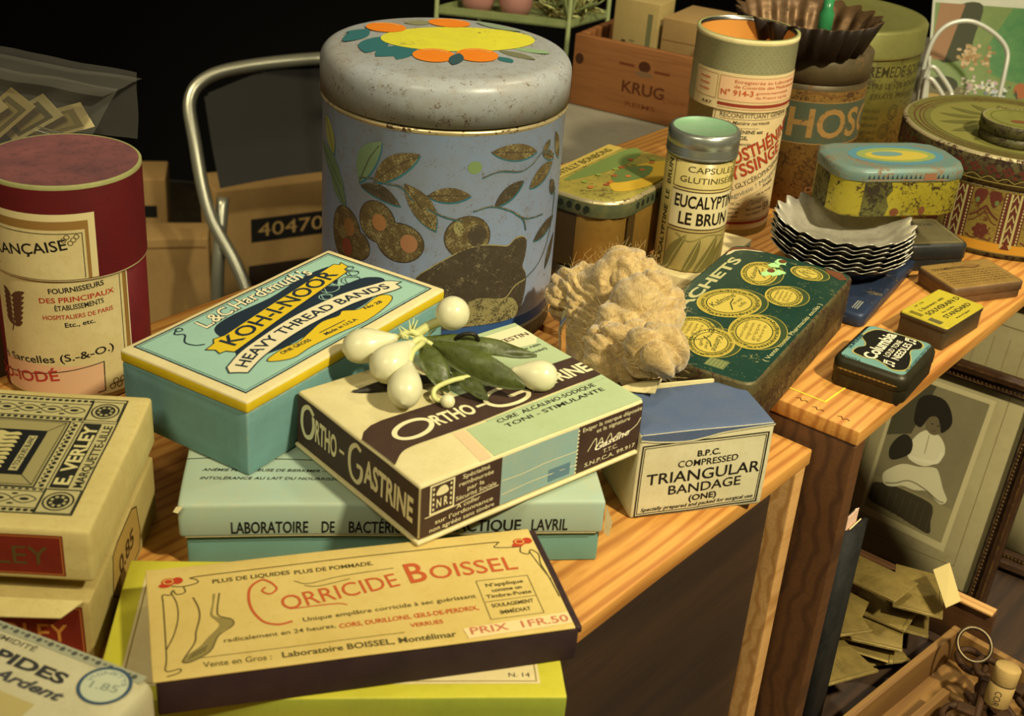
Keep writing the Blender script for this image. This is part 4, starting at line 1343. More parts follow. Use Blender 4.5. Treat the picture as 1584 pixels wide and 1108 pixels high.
for y0 in (70, 47, 36, 27):
    pr.line([(-14, y0 - 17), (60, y0 + 16)], 0.4, P('a08a5a'), 2)
RD = P('a8401e')
pr.text('PHOSTH\u00c9NINE', (-9.4, 54.2), (60.4, 85.2), 10.2, P('6a2412'), 2, 0.03)
pr.text('PHOSTH\u00c9NINE', (-9, 54.7), (60, 85.6), 9.6, RD, 3, 0.012)
pr.text('FREYSSINGE', (-14.4, 38.8), (50.4, 67.6), 10.2, P('6a2412'), 2, 0.03)
pr.text('FREYSSINGE', (-14, 39.3), (50, 68), 9.6, RD, 3, 0.012)
pr.text('VITR\u00c9E de GLYC\u00c9ROPHOSPHATES', (-14, 30.2), (60, 63), 4.0, TX, 2, 0.01)
pr.text('basse Magn\u00e9sie ! Mangan\u00e8se !', (-14, 22.6), (60, 55.6), 4.2, P('5a5a58'), 2, 0.0)
pr.text('PARIS', (34, 40), (46, 43), 2.6, TX, 2, 0.02)
pr.text('rue de Rennes', (28, 34), (46, 37), 1.8, TX, 2, 0.01)
pr.line(cr([(20, 26), (24, 31), (25, 27), (29, 29), (32, 28), (36, 31), (42, 30)], 5), 0.4, P('5a5248'), 2)
for s_, y in (('XV \u00e0 XX', 26), ('gouttes \u00e0 chaque', 22.4), ('repas, dans de', 18.8), ('l\u2019eau ou boisson', 15.4)):
    pr.text(s_, (-6, y), (14, y + 1), 2.0, TX, 2, 0.008)
pr.text('PRIX en France', (20, 21.5), (36, 23), 2.2, TX, 2, 0.01); pr.text('Taxe comprise', (20, 17.5), (36, 19), 2.0, TX, 2, 0.008)
pr.text('15 fr', (39, 19), (48, 21), 7, TX, 2, 0.01)
pr.into(mb, on_cyl(r - 0.0012, th0), 3.0)
mb.build('tube_wall', o)

# ------------------------------------------------------------------ mistletoe sprig on the ORTHO box
M('berry', 'd8d5b0', 0.34, dirt=0.25, dirt_hex='b7b66a', dscale=120, spec=0.5)
M('stem_pale', 'cfd08a', 0.5, dirt=0.3, dirt_hex='9aa04a', dscale=90)
M('mleaf', '525c28', 0.42, dirt=0.7, dirt_hex='1d1d0c', dscale=60, bump=0.4, bscale=300)
M('ribbon_dark', '1c1812', 0.5, dirt=0.3, dirt_hex='4a4428', dscale=150)
MATS['berry'].node_tree.nodes['Principled BSDF'].inputs['Subsurface Weight'].default_value = 0.2
MATS['berry'].node_tree.nodes['Principled BSDF'].inputs['Subsurface Radius'].default_value = (0.004, 0.004, 0.002)
zo = 1.0910
base = Vector((-0.035, 0.585, zo))
o = thing('mistletoe_sprig', 'artificial mistletoe sprig with fat white berries lying on the ORTHO-GASTRINE box', 'decoration', base)
def rel(p):
    return Vector(p) - base
def pear(tip, bottom, rad, nm):
    """tip: stalk end, bottom: far end of the fat part"""
    tip, bottom = rel(tip), rel(bottom)
    ax = bottom - tip
    Ln = ax.length
    prof = []
    for q in range(17):
        t = q / 16
        if t < 0.62:
            rr = rad * (0.20 + 0.80 * math.sin(PI / 2 * t / 0.62) ** 1.25)
        else:
            rr = rad * math.sqrt(max(0.0, 1 - ((t - 0.62) / 0.38) ** 2))
        prof.append((max(rr, 0.0), t * Ln, 'berry'))
    m = MB()
    lathe(m, [(0, 0, 'berry')] + prof, 28, axis=ax, origin=tip)
    m.build(nm, o, jitter(0.0006, 60, rad * 1000))
pear((-0.0585, 0.5915, zo + 0.021), (-0.0855, 0.5855, zo + 0.014), 0.0090, 'berry')
pear((-0.0500, 0.5850, zo + 0.022), (-0.0655, 0.5640, zo + 0.0125), 0.0098, 'berry')
pear((-0.0500, 0.5710, zo + 0.018), (-0.0505, 0.5455, zo + 0.0092), 0.0086, 'berry')
pear((0.0000, 0.5860, zo + 0.010), (0.0240, 0.5850, zo + 0.0080), 0.0082, 'berry')
m = MB()
lathe(m, [(0.0086 * math.sin(PI * q / 14), -0.0086 * math.cos(PI * q / 14), 'berry') for q in range(15)], 28)
bo = m.build('berry', o)
bo.location = rel((-0.0314, 0.5952, 1.1262))
m = MB()
lathe(m, [(0.0036 * math.sin(PI * q / 10), -0.0036 * math.cos(PI * q / 10), 'berry') for q in range(11)], 18)
bo = m.build('bud', o, label='tiny unopened white bud')
bo.location = rel((-0.0296, 0.5605, zo + 0.0042))
m = MB()
for pts, rr in (([(-0.0585, 0.5915, zo + 0.021), (-0.052, 0.593, zo + 0.024), (-0.046, 0.591, zo + 0.022)], 0.0016),
                ([(-0.0500, 0.5850, zo + 0.022), (-0.047, 0.588, zo + 0.023), (-0.044, 0.590, zo + 0.021)], 0.0017),
                ([(-0.0500, 0.5710, zo + 0.018), (-0.049, 0.578, zo + 0.021), (-0.045, 0.588, zo + 0.021)], 0.0015),
                ([(-0.050, 0.593, zo + 0.022), (-0.042, 0.5965, zo + 0.027), (-0.0335, 0.597, zo + 0.031)], 0.0026),
                ([(-0.044, 0.590, zo + 0.021), (-0.030, 0.591, zo + 0.014), (0.001, 0.587, zo + 0.009)], 0.0014),
                ([(-0.0296, 0.5605, zo + 0.004), (-0.036, 0.5625, zo + 0.004), (-0.0365, 0.567, zo + 0.007), (-0.029, 0.571, zo + 0.010), (-0.020, 0.577, zo + 0.010)], 0.0013)):
    tube(m, cr([rel(p) for p in pts], 6), rr, 'stem_pale', 8)
random.seed(4)
for q in range(16):
    p = Vector((-0.050 + random.uniform(-0.006, 0.008), 0.592 + random.uniform(-0.004, 0.004), zo + 0.022))
    tube(m, [rel(p), rel(p + Vector((random.uniform(-0.006, 0.006), random.uniform(-0.003, 0.005), random.uniform(0.001, 0.008))))], [0.0007, 0.0002], 'stem_pale', 5)
m.build('stem', o)
def leafmesh(p0, p1, wd, sag, nm, roll=0.0, mat='mleaf', th=0.0005):
    p0, p1 = rel(p0), rel(p1)
    d = p1 - p0
    side = d.cross(Vector((0, 0, 1))).normalized()
    side = Matrix.Rotation(roll, 3, d.normalized()) @ side
    up = side.cross(d).normalized()
    vs, fs = [], []
    nu, nv = 14, 6
    for s_ in (0, 1):
        for i in range(nu + 1):
            t = i / nu
            wv = wd * (math.sin(PI * min(1, t * 0.96 + 0.02)) ** 0.7)
            for j in range(nv + 1):
                q = j / nv * 2 - 1
                p = p0 + d * t + side * q * wv / 2 + up * (sag * math.sin(PI * t) - abs(q) ** 1.5 * wv * 0.16 + 0.0006 * math.sin(t * 17 + q * 3)) + up * th * s_
                vs.append(p)
    k = (nu + 1) * (nv + 1)
    for i in range(nu):
        for j in range(nv):
            a_ = i * (nv + 1) + j
            fs.append((a_, a_ + 1, a_ + nv + 2, a_ + nv + 1))
            fs.append((k + a_, k + a_ + nv + 1, k + a_ + nv + 2, k + a_ + 1))
    for i in range(nu):
        for j in (0, nv):
            a_ = i * (nv + 1) + j
            fs.append((a_, a_ + nv + 1, k + a_ + nv + 1, k + a_))
    m = MB()
    m.add(vs, fs, mat)
    m.build(nm, o)
leafmesh((-0.046, 0.592, zo + 0.0215), (0.0125, 0.5945, zo + 0.0150), 0.0095, 0.004, 'leaf', 0.7)
leafmesh((-0.040, 0.590, zo + 0.0200), (0.0075, 0.5700, zo + 0.0100), 0.0150, 0.0045, 'leaf', 1.1)
leafmesh((-0.046, 0.589, zo + 0.0210), (-0.030, 0.570, zo + 0.0040), 0.0120, 0.003, 'leaf', 0.5)
leafmesh((-0.030, 0.583, zo + 0.0110), (-0.010, 0.565, zo + 0.0040), 0.0085, 0.002, 'leaf', 0.5)
leafmesh((-0.077, 0.5665, zo + 0.0022), (-0.030, 0.584, zo + 0.0060), 0.008, 0.001, 'ribbon', 0.2, 'ribbon_dark')
m = MB()
tube(m, cr([rel(p) for p in ((-0.030, 0.593, zo + 0.020), (-0.026, 0.590, zo + 0.026), (-0.020, 0.590, zo + 0.027), (-0.0175, 0.592, zo + 0.022), (-0.020, 0.594, zo + 0.018), (-0.026, 0.594, zo + 0.017))], 6, True), 0.0011, 'ribbon_dark', 6, True)
m.build('wire_loop', o)

# ------------------------------------------------------------------ crumpled puff of silky wadding
m_, nt, b_ = _base('wadding', 0.6, 0)
n1 = _noise(nt, 60, 6, 0.7, (1, 1, 3.0), 2.5)
n2 = _noise(nt, 420, 4, 0.7, (1, 0.22, 0.5), 3.0)
c_ = _mix(nt, _ramp(nt, n1.outputs['Fac'], 0.32, 0.7), lin('94702e'), lin('cbb070'))
c_ = _mix(nt, _ramp(nt, n2.outputs['Fac'], 0.4, 0.7, 0, 0.45), c_, lin('dcc890'))
nt.links.new(c_, b_.inputs['Base Color'])
b_.inputs['Sheen Weight'].default_value = 0.5
b_.inputs['Subsurface Weight'].default_value = 0.45
b_.inputs['Subsurface Radius'].default_value = (0.010, 0.007, 0.003)
bp = nt.nodes.new('ShaderNodeBump')
bp.inputs['Strength'].default_value = 0.6
bp.inputs['Distance'].default_value = 0.0012
nt.links.new(n2.outputs['Fac'], bp.inputs['Height'])
nt.links.new(bp.outputs['Normal'], b_.inputs['Normal'])
M('wadding_fibre', 'd2b878', 0.6)
pc = Vector((0.0640, 0.7200, 1.0205))
o = thing('wadding_puff', 'crumpled puff of silky straw-coloured wadding behind the blue bandage packet', 'wadding', pc)
import bmesh as _bm
bm = _bm.new()
for c_, r_ in (((0.0638, 0.7418, 1.056), 0.035), ((0.0646, 0.7416, 1.083), 0.023), ((0.0434, 0.7560, 1.062), 0.024), ((0.0540, 0.7280, 1.050), 0.026),
               ((0.0745, 0.6980, 1.087), 0.0235), ((0.0765, 0.6350, 1.0920), 0.0165), ((0.0640, 0.6640, 1.072), 0.024), ((0.0600, 0.7060, 1.046), 0.024), ((0.0700, 0.6850, 1.083), 0.023)):
    mt = Matrix.Translation(Vector(c_) - pc)
    _bm.ops.create_icosphere(bm, subdivisions=4, radius=r_, matrix=mt)
me_ = bpy.data.meshes.new('puff_cage')
bm.to_mesh(me_)
bm.free()
tmp = bpy.data.objects.new('puff_cage', me_)
col.objects.link(tmp)
md = tmp.modifiers.new('r', 'REMESH'); md.mode = 'VOXEL'; md.voxel_size = 0.0015
md = tmp.modifiers.new('s', 'SMOOTH'); md.factor = 0.6; md.iterations = 40
bpy.context.view_layer.update()
me2 = bpy.data.meshes.new_from_object(tmp.evaluated_get(bpy.context.evaluated_depsgraph_get()))
pv = [v.co.copy() for v in me2.vertices]
pn = [v.normal.copy() for v in me2.vertices]
pf = [tuple(p.vertices) for p in me2.polygons]
bpy.data.objects.remove(tmp); bpy.data.meshes.remove(me_); bpy.data.meshes.remove(me2)
sach_a = R(62)
su = Vector((math.cos(sach_a), math.sin(sach_a))); sv = Vector((-su.y, su.x)); so = Vector((0.1323, 0.6333))
cdir = Vector((0.062, 0.700, 1.066)) - pc
out = []
for p, n_ in zip(pv, pn):
    wv = noise.noise_vector(p * 24 + Vector((9, 2, 5)))
    dd = p - cdir
    # gathers running out of the crease
    ph = math.atan2(dd.z, dd.x * 0.9 + dd.y * 0.45)
    r1 = abs(noise.noise(Vector((math.cos(ph) * 2.0, math.sin(ph) * 2.0, dd.length * 16)) + wv * 0.5))
    r2 = abs(noise.noise(Vector((math.cos(ph) * 4.2, math.sin(ph) * 4.2, dd.length * 30)) + wv * 0.7 + Vector((5, 0, 0))))
    rd = abs(noise.noise(p * 17 + wv * 1.1 + Vector((1, 5, 2))))
    k = -0.0040 * max(0.0, 0.26 - r1) / 0.26 - 0.0018 * max(0.0, 0.24 - r2) / 0.24 - 0.0050 * (max(0.0, 0.16 - rd) / 0.16)
    k += 0.0034 * noise.noise(p * 19 + Vector((7, 1, 3)))
    k -= 0.009 * math.exp(-(dd.length / 0.010) ** 2)
    k += 0.002
    q = p + n_ * k
    q.z = max(q.z, 0.0014)
    wq = q + pc
    rl_ = Vector((wq.x, wq.y)) - so
    uu, vv = rl_.dot(su), rl_.dot(sv)
    if wq.z < 1.0785 and vv < 0.0868 and uu > -0.0015:
        dz, dvv, duu = 1.0785 - wq.z, 0.0868 - vv, uu + 0.0015
        if dz <= min(dvv, duu):
            q.z += dz
        elif dvv <= duu:
            q.x += sv.x * dvv; q.y += sv.y * dvv
        else:
            q.x -= su.x * duu; q.y -= su.y * duu
        wq = q + pc
    lt_ = Vector((wq.x - 0.0687, wq.y - 0.5802))
    vt = -lt_.x * math.sin(R(18.8)) + lt_.y * math.cos(R(18.8))
    if wq.z < 1.0780 and vt < 0.0515:
        q.x -= math.sin(R(18.8)) * (0.0515 - vt); q.y += math.cos(R(18.8)) * (0.0515 - vt)
    out.append(q)
m = MB()
m.add(out, pf, 'wadding')
m.build('wadding_ball', o)
random.seed(11)
m = MB()
for q in range(2600):
    i = random.randrange(len(out))
    p = out[i]
    if p.z < 0.012:
        continue
    d = (p - Vector((0, 0, 0.04))).normalized()
    t = Vector((random.uniform(-1, 1), random.uniform(-1, 1), random.uniform(-0.4, 1))) * 0.8 + d * 0.25
    ln = random.uniform(0.003, 0.011)
    p2 = p + t.normalized() * ln * 0.5 + d * 0.0004
    p3 = p2 + (t.normalized() + d * random.uniform(-0.5, 0.2)).normalized() * ln * 0.5
    tube(m, [p - d * 0.0004, p2, p3], [0.00007, 0.00006, 0.00003], 'wadding_fibre', 3)
fo = m.build('loose_fibres', o)
fo['kind'] = 'stuff'
m = MB()
sheet(lambda u, v: wob((-0.0345 - 0.0025 * math.sin(PI * u) + 0.004 * (1 - v), -0.026 + 0.016 * u, 0.004 + 0.062 * v - 0.01 * u), 0.002, 60), 8, 18, 'cellophane', m)
m.build('film_wrapper', o, label='torn clear film round the wadding')

# ------------------------------------------------------------------ flat blue tin, sachet tin
M('tin_darkblue', '2c3850', 0.42, 0.2, dirt=0.4, dirt_hex='23262c', dscale=40, rust=0.25, rust_hex='6a5a3a', edge=0.6, edge_hex='8a8468')
o = thing('flat_tin', 'flat dark blue tin under the stack of tartlet moulds', 'tin', (0.2295, 0.7925, 1.0407), 61)
mb = MB()
for_ = [(0.001, 0, 'tin_darkblue'), (0, 0.001, 'tin_darkblue'), (0, 0.0082, 'tin_darkblue'), (0.0012, 0.0093, 'tin_darkblue'), (0.003, 0.0094, 'tin_darkblue')]
tin(mb, 0.128, 0.072, 0.006, for_)
for i in range(len(mb.v)):
    mb.v[i] = mb.v[i] + Vector((0.064, 0.036, 0))
pr = Pr()
for q in range(3):
    pr.line([(8, 8 + q * 1.6), (22, 8 + q * 1.6)], 0.7, P('9a9a88'), 1)
pr.into(mb, on_top(0.0094))
mb.build('body', o)

M('sach_green', '1f3f34', 0.32, 0.1, dirt=0.35, dirt_hex='12261f', dscale=30, rust=0.22, rust_hex='8a8a52', rscale=700)
M('sach_side', '5c5432', 0.5, 0.2, dirt=0.5, dirt_hex='2e2716', dscale=60, rust=0.5, rust_hex='3c2614', rscale=300, edge=0.6, edge_hex='a09460')
M('rust', '6a3c1a', 0.85, dirt=0.5, dirt_hex='3c200e', dscale=200)
L, W, H = 0.185, 0.084, 0.0365
o = thing('cachet_tin', 'dark green hinged tin with gold medicine discs, lettered CACHETS, beside the wadding', 'tin', (0.1323, 0.6333, 1.0407), 62)
mb = MB()
tin(mb, L, W, 0.009, [(0.0015, 0, 'sach_side'), (0.0006, 0.001, 'sach_side'), (0.0006, 0.0125, 'sach_side')], 5)
for i in range(len(mb.v)):
    mb.v[i] = mb.v[i] + Vector((L / 2, W / 2, 0))
mb.build('base', o)
mb = MB()
tin(mb, L, W, 0.009, [(0.0006, 0.0128, 'sach_side'), (0, 0.0132, 'sach_side'), (0, H - 0.0016, 'sach_side'), (0.0005, H - 0.0005, 'sach_side'), (0.0016, H, 'sach_green')], 5)
for i in range(len(mb.v)):
    mb.v[i] = mb.v[i] + Vector((L / 2, W / 2, 0))
pr = Pr()
GD = P('a8963c', 0.4); GD2 = P('c0ac4e', 0.4); DG = P('2a3a24', 0.4)
def S(*v):
    return tuple(x * 0.969 for x in v)
pr.text('CACHETS', S(50, 72.6), S(166, 71.8), 7.0, P('b4b07c', 0.4), 2, 0.03)
pr.text('( Vente toutes Pharmacies excl\u00e9s )', S(33.4, 4.8), S(131, 3.4), 2.8, P('b4b07c', 0.4), 2, 0.008)
def disc(cx_, cy_, rx, ry, rot, kind):
    pr.ell(cx_ + 2.6, cy_ - 3.4, rx, ry, P('38482c', 0.4), 1, rot, 40)
    pr.ring(cx_ + 2.6, cy_ - 3.4, rx, ry, 0.5, GD, 2, rot)
    pr.ell(cx_, cy_, rx, ry, GD, 3, rot, 40)
    pr.ring(cx_, cy_, rx - 0.3, ry - 0.3, 0.6, GD2, 4, rot)
    pr.ring(cx_, cy_, rx * 0.70, ry * 0.70, 0.6, DG, 4, rot)
    pr.ell(cx_, cy_, rx * 0.68, ry * 0.68, GD2, 4, rot, 40)
    c_, s_ = math.cos(R(rot)), math.sin(R(rot))
    def loc(x, y):
        return (cx_ + x * c_ - y * s_, cy_ + x * s_ + y * c_)
    ar = [loc(rx * 0.78 * math.cos(t), ry * 0.78 * math.sin(t)) for t in [PI - PI * q / 16 for q in range(17)]]
    pr.text('action imm\u00e9diate', 0, 0, min(2.6, ry * 0.16), DG, 5, 0.008, path=ar)
    ar = [loc(rx * 0.92 * math.cos(t), ry * 0.92 * math.sin(t)) for t in [PI + PI * q / 16 for q in range(17)]]
    pr.text('antin\u00e9vralgique', 0, 0, min(2.6, ry * 0.16), DG, 5, 0.008, path=ar)
    if kind == 0:
        pr.text('Kalmine', loc(-rx * 0.56, ry * 0.12), loc(rx * 0.52, ry * 0.16), ry * 0.28, DG, 5, 0.004, 0.35)
        pr.line([loc(-rx * 0.3, -ry * 0.42), loc(0, -ry * 0.05), loc(rx * 0.3, ry * 0.1)], 0.8, DG, 5)
        pr.text('un seul', loc(rx * 0.02, -ry * 0.2), loc(rx * 0.5, -ry * 0.14), ry * 0.16, DG, 5, 0.0, 0.3)
        pr.text('suffit', loc(rx * 0.0, -ry * 0.46), loc(rx * 0.4, -ry * 0.4), ry * 0.16, DG, 5, 0.0, 0.3)
    else:
        for q, s2 in enumerate(('n\u00e9vralgies', 'migraines', 'grippe', 'fi\u00e8vre')):
            y = ry * (0.36 - q * 0.24)
            pr.text(s2, loc(-rx * 0.5, y), loc(rx * 0.48, y), ry * 0.14, P('7a6a2c', 0.4), 5, 0.006)
disc(*S(46, 57, 17, 14), 10, 1)
disc(*S(36, 41, 20, 14), 190, 0)
disc(*S(66, 25, 25, 15.5), 10, 1)
disc(*S(127, 28, 16, 12), 8, 1)
disc(*S(151, 54, 20, 12), 12, 0)
disc(*S(172, 28, 12, 10), 60, 0)
disc(*S(95, 53, 24, 18.5), -14, 0)
pr.rect(*S(8, 22, 19, 34), P('6a7448', 0.4), 2)
for q in range(5):
    pr.line([S(9, 24 + q * 2.2), S(18, 24 + q * 2.2)], 0.5, P('8f9058', 0.4), 3)
# chipped paint: pale green flakes round rust spots
MINT = P('a4d48c', 0.6)
random.seed(5)
for cx_, cy_, rr in ((188, 48, 6.5), (180, 50, 5), (168, 47, 7), (172, 43, 5), (163, 50, 4.5)):
    x, y = S(cx_ - 10, cy_)
    pr.poly([(x + rr * random.uniform(0.5, 1.0) * math.cos(t), y + rr * random.uniform(0.4, 0.9) * math.sin(t)) for t in [2 * PI * q / 14 for q in range(14)]], MINT, 6)
for cx_, cy_, rr in ((180, 48, 3.2), (160, 49, 3.2)):
    pr.ell(*S(cx_, cy_), rr, rr * 0.8, 'rust', 7)
pr.poly([(182, 62), (183, 72), (176, 80), (168, 82), (160, 81), (164, 79.5), (171, 78.6), (175, 76), (178, 72), (180, 66)], P('c0b890', 0.6), 3)
pr.poly([(183.5, 62), (183.6, 73), (176, 82), (160, 83), (172, 80.4), (178, 75), (181, 68)], 'rust', 4)
pr.poly([(174, 2), (182, 8), (182, 20), (176, 16), (170, 6)], 'rust', 2)
pr.into(mb, on_top(H), eps=0.00006)
pr = Pr()
for q in range(9):
    pr.text('affections grippales migraines n\u00e9vralgies maux de dents rhumatismes', (14, 1.6 + q * 2.3), (170, 1.6 + q * 2.3), 1.1, P('2a2414', 0.5), 1, 0.01)
pr.into(mb, on_front(0, 0.0132))
mb.build('lid', o)

# ------------------------------------------------------------------ fluted moulds
def mould(mb, r_top, r_bot, h, nfl, amp, mat, matin, lip=0.0):
    def fl(t, r, z):
        k = (r / r_top) ** 2
        return r + amp * k * math.cos(nfl * t)
    vs = [];
    seg = nfl * 10
    prof = [(0, 0.0, mat), (r_bot, 0.0, mat), (r_bot + (r_top - r_bot) * 0.5, h * 0.5, mat), (r_top, h, 'tinplate' if lip > 0.0005 and nfl > 18 and matin != 'mould_rust' else matin), (r_top - 0.0007, h + 0.0003, matin), (r_bot + (r_top - r_bot) * 0.5 - 0.0006, h * 0.5 + 0.0003, matin), (r_bot - 0.0006, 0.0006, matin), (0, 0.0006, matin)]
    n0 = len(mb.v)
    lathe(mb, prof, seg, flute=lambda t, r, z: fl(t, r, z) if r > r_bot * 0.98 else r)
    # wavy rim
    for i in range(n0, len(mb.v)):
        p = mb.v[i]
        rr = math.hypot(p.x, p.y)
        t = math.atan2(p.y, p.x)
        k = max(0, (p.z / h)) ** 2
        mb.v[i] = Vector((p.x, p.y, p.z + lip * k * math.cos(nfl * t)))

M('mould_black', '211d18', 0.42, 0.5, dirt=0.6, dirt_hex='100d0a', dscale=60)
ordn = ['topmost', 'second', 'third', 'fourth', 'fifth', 'sixth', 'seventh']
mbm = MB(); mould(mbm, 0.0478, 0.030, 0.0150, 20, 0.0019, 'mould_black', 'mould_black', 0.0017)
mbt = MB(); mould(mbt, 0.0478, 0.030, 0.0150, 20, 0.0019, 'mould_black', 'tinplate', 0.0017)
first = None
N = 7
for q in range(N):
    i = N - 1 - q
    lab = ('topmost fluted tartlet mould of the dark stack, bright inside' if i == 0 else
           '%s fluted tartlet mould from the top of the dark stack' % ordn[i] if i < N - 1 else 'lowest fluted tartlet mould of the dark stack, on the blue tin')
    loc = (0.2250 + 0.0008 * math.sin(q * 2.1), 0.8750 + 0.0008 * math.cos(q * 1.7), 1.0505 + q * 0.0034)
    if i == 0:
        ob = mbt.build('tartlet_mould')
    elif first is None:
        first = ob = mbm.build('tartlet_mould')
    else:
        ob = first.copy(); col.objects.link(ob)
    ob.location = loc
    ob.rotation_euler = (0, 0, q * 0.03)
    tag(ob, lab, 'baking mould', 'fluted tartlet moulds in the stack')

# ------------------------------------------------------------------ yellow tin, black tin, tan tin, two needle tins
M('yel_tin', 'a3962c', 0.42, 0.15, dirt=0.4, dirt_hex='6a6a28', dscale=30, rust=0.40, rust_hex='3a2a12', rscale=420)
M('yel_worn', '5c5a2a', 0.5, 0.1, dirt=0.6, dirt_hex='34301a', dscale=40, rust=0.55, rust_hex='2c2412', rscale=420)
M('yel_lid', '5f7a74', 0.42, 0.1, dirt=0.5, dirt_hex='82805a', dscale=36, rust=0.42, rust_hex='7a5a3c', rscale=420)
o = thing('oblong_tin', 'rusty yellow oblong tin with a blue bordered lid, resting on the tartlet moulds', 'tin', (0.2568, 0.9084, 1.0880), 14)
Lg, Wg, rad = 0.098, 0.058, 0.018
mb = MB()
tin(mb, Lg, Wg, rad, [(0.002, 0, 'yel_tin'), (0.0006, 0.001, 'yel_tin'), (0, 0.002, 'yel_tin'), (0, 0.0265, 'yel_tin')], 2)
pr = Pr()
pr.poly([(-31, 1), (-12, 1), (-10, 8), (-13, 15), (-9, 20), (-11, 26), (-31, 26)], 'yel_worn', 1)
pr.rect(20, 21, 26, 22.6, P('3a2a14'), 2)
pr.ell(-5, 4, 3.4, 3.0, 'rust', 2); pr.ell(16, 5, 2.4, 3.2, 'rust', 2)
pr.into(mb, lambda u, v, h: Vector((u, -Wg / 2 - h, v)), maxlen=1.6, clip=lambda x, y: abs(x) < 31.2)
pr = Pr(); pr.rect(-11, 1, 11, 26, 'yel_worn', 1)
pr.into(mb, lambda u, v, h: Vector((-Lg / 2 - h, -u, v)))
mb.build('body', o)
mb = MB()
tin(mb, Lg, Wg, rad, [(-0.0008, 0.0268, 'yel_lid'), (-0.001, 0.0272, 'yel_lid'), (-0.001, 0.0335, 'yel_lid'), (0.0006, 0.0350, 'yel_lid'), (0.004, 0.0356, 'yel_lid')], 2)
pr = Pr()
pr.ell(4, 0, 36, 20, P('4a7684'), 1, 0, 40); pr.ell(4, 0, 30, 15, P('7c8a4a'), 2, 0, 40); pr.ell(4, -1, 24, 10, P('a8983a'), 3, 0, 40)
pr.ell(-2, 2, 12, 5, P('5f7f78'), 4)
pr.into(mb, on_top(0.0356), eps=0.0001)
pr = Pr()
for q in range(20):
    pr.poly([(-34 + q * 3.5, 29), (-33 + q * 3.5, 32.4), (-32 + q * 3.5, 29)], P('2a3a3c'), 1)
pr.line([(-35, 28.2), (35, 28.2)], 0.6, P('9a7a5a'), 1)
pr.rect(12, 28, 21, 33, P('8a5f42'), 2)
pr.into(mb, lambda u, v, h: Vector((u, -Wg / 2 - 0.001 - h, v)), clip=lambda x, y: abs(x) < 31.4)
mb.build('lid', o)

M('black_tin', '262a2c', 0.42, 0.2, dirt=0.4, dirt_hex='4a4432', dscale=40, edge=0.6, edge_hex='6a6248')
M('black_lid', '6c6444', 0.45, 0.2, dirt=0.5, dirt_hex='3f3a28', dscale=40)
o = thing('flat_tin', 'flat blackish tin behind the tartlet moulds, half under the yellow tin', 'tin', (0.2975, 0.9255, 1.0407), 15)
mb = MB()
tin(mb, 0.047, 0.050, 0.005, [(0.001, 0, 'black_tin'), (0, 0.001, 'black_tin'), (0, 0.009, 'black_tin'), ], 5)
mb.build('base', o)
mb = MB()
tin(mb, 0.0485, 0.0515, 0.0055, [(0.0005, 0.0093, 'black_tin'), (0, 0.0096, 'black_tin'), (0, 0.019, 'black_tin'), (0.001, 0.0205, 'black_tin'), (0.0024, 0.0209, 'black_lid')], 5)
pr = Pr()
pr.frame(-20, -21, 20, 21, 0.8, P('8a7c4c'), 1)
pr.text('MENTHE', (-12, 10), (14, 10), 4, P('2c2a20'), 1, 0.01)
pr.into(mb, on_top(0.0209))
mb.build('lid', o)

M('tan_tin', '93753a', 0.5, 0.1, dirt=0.5, dirt_hex='5f4420', dscale=50, rust=0.2, rust_hex='4a3014')
M('tan_side', '6d5236', 0.5, 0.1, dirt=0.5, dirt_hex='44301c', dscale=50, edge=0.5, edge_hex='9a8560')
o = thing('flat_tin', 'flat tan tin covered with fine print, at the crate edge before the round tin', 'tin', (0.3205, 0.8715, 1.0407), 24)
mb = MB()
tin(mb, 0.061, 0.040, 0.003, [(0.001, 0, 'tan_side'), (0.0004, 0.0008, 'tan_side'), (0.0004, 0.006, 'tan_side')])
mb.build('base', o)
mb = MB()
tin(mb, 0.062, 0.041, 0.0034, [(0.0004, 0.0063, 'tan_side'), (0, 0.0066, 'tan_side'), (0, 0.0118, 'tan_side'), (0.0008, 0.0128, 'tan_tin'), (0.002, 0.013, 'tan_tin')])
pr = Pr()
pr.text('OXYMENTHOL', (-26, 9), (4, 9), 3.2, P('3c2c12'), 1, 0.02)
for q in range(6):
    pr.text('pastilles antiseptiques pour la gorge et la voix', (-26, 4 - q * 3.4), (27, 4 - q * 3.4), 1.2, P('4a3818'), 1, 0.01)
pr.ell(8, 11, 8, 3.6, P('7a5a2a'), 1, -6); pr.line(cr([(0, 11), (8, 8), (16, 10.6)], 5), 0.7, P('3a2812'), 2)
pr.into(mb, on_top(0.013))
mb.build('lid', o)

M('souv_yellow', 'b8a82e', 0.5, dirt=0.3, dirt_hex='8a7a22', dscale=60, edge=0.3, edge_hex='4a4018')
M('souv_side', '4f4430', 0.5, 0.1, dirt=0.5, dirt_hex='2c2416', dscale=60)
L, W, H = 0.0545, 0.034, 0.0165
o = thing('needle_tin', 'small tin with yellow top lettered SOUVERAIN STANDARD, behind the blue needle tin', 'tin', (0.2765, 0.7685, 1.0407), 49)
mb = MB()
tin(mb, L - 0.001, W - 0.001, 0.002, [(0.0004, 0, 'souv_side'), (0, 0.0006, 'souv_side'), (0, H - 0.004, 'souv_side')], 3)
for i in range(len(mb.v)):
    mb.v[i] = mb.v[i] + Vector((L / 2, W / 2, 0))
mb.build('base', o)
mb = MB()
tin(mb, L, W, 0.0022, [(0.0004, H - 0.0038, 'souv_side'), (0, H - 0.0035, 'souv_side'), (0, H - 0.0008, 'souv_yellow'), (0.0008, H, 'souv_yellow')], 3)
for i in range(len(mb.v)):
    mb.v[i] = mb.v[i] + Vector((L / 2, W / 2, 0))
pr = Pr()
pr.text('N\u00b0 174', (14, 29.6), (25, 29.2), 1.6, BLK, 1, 0.01)
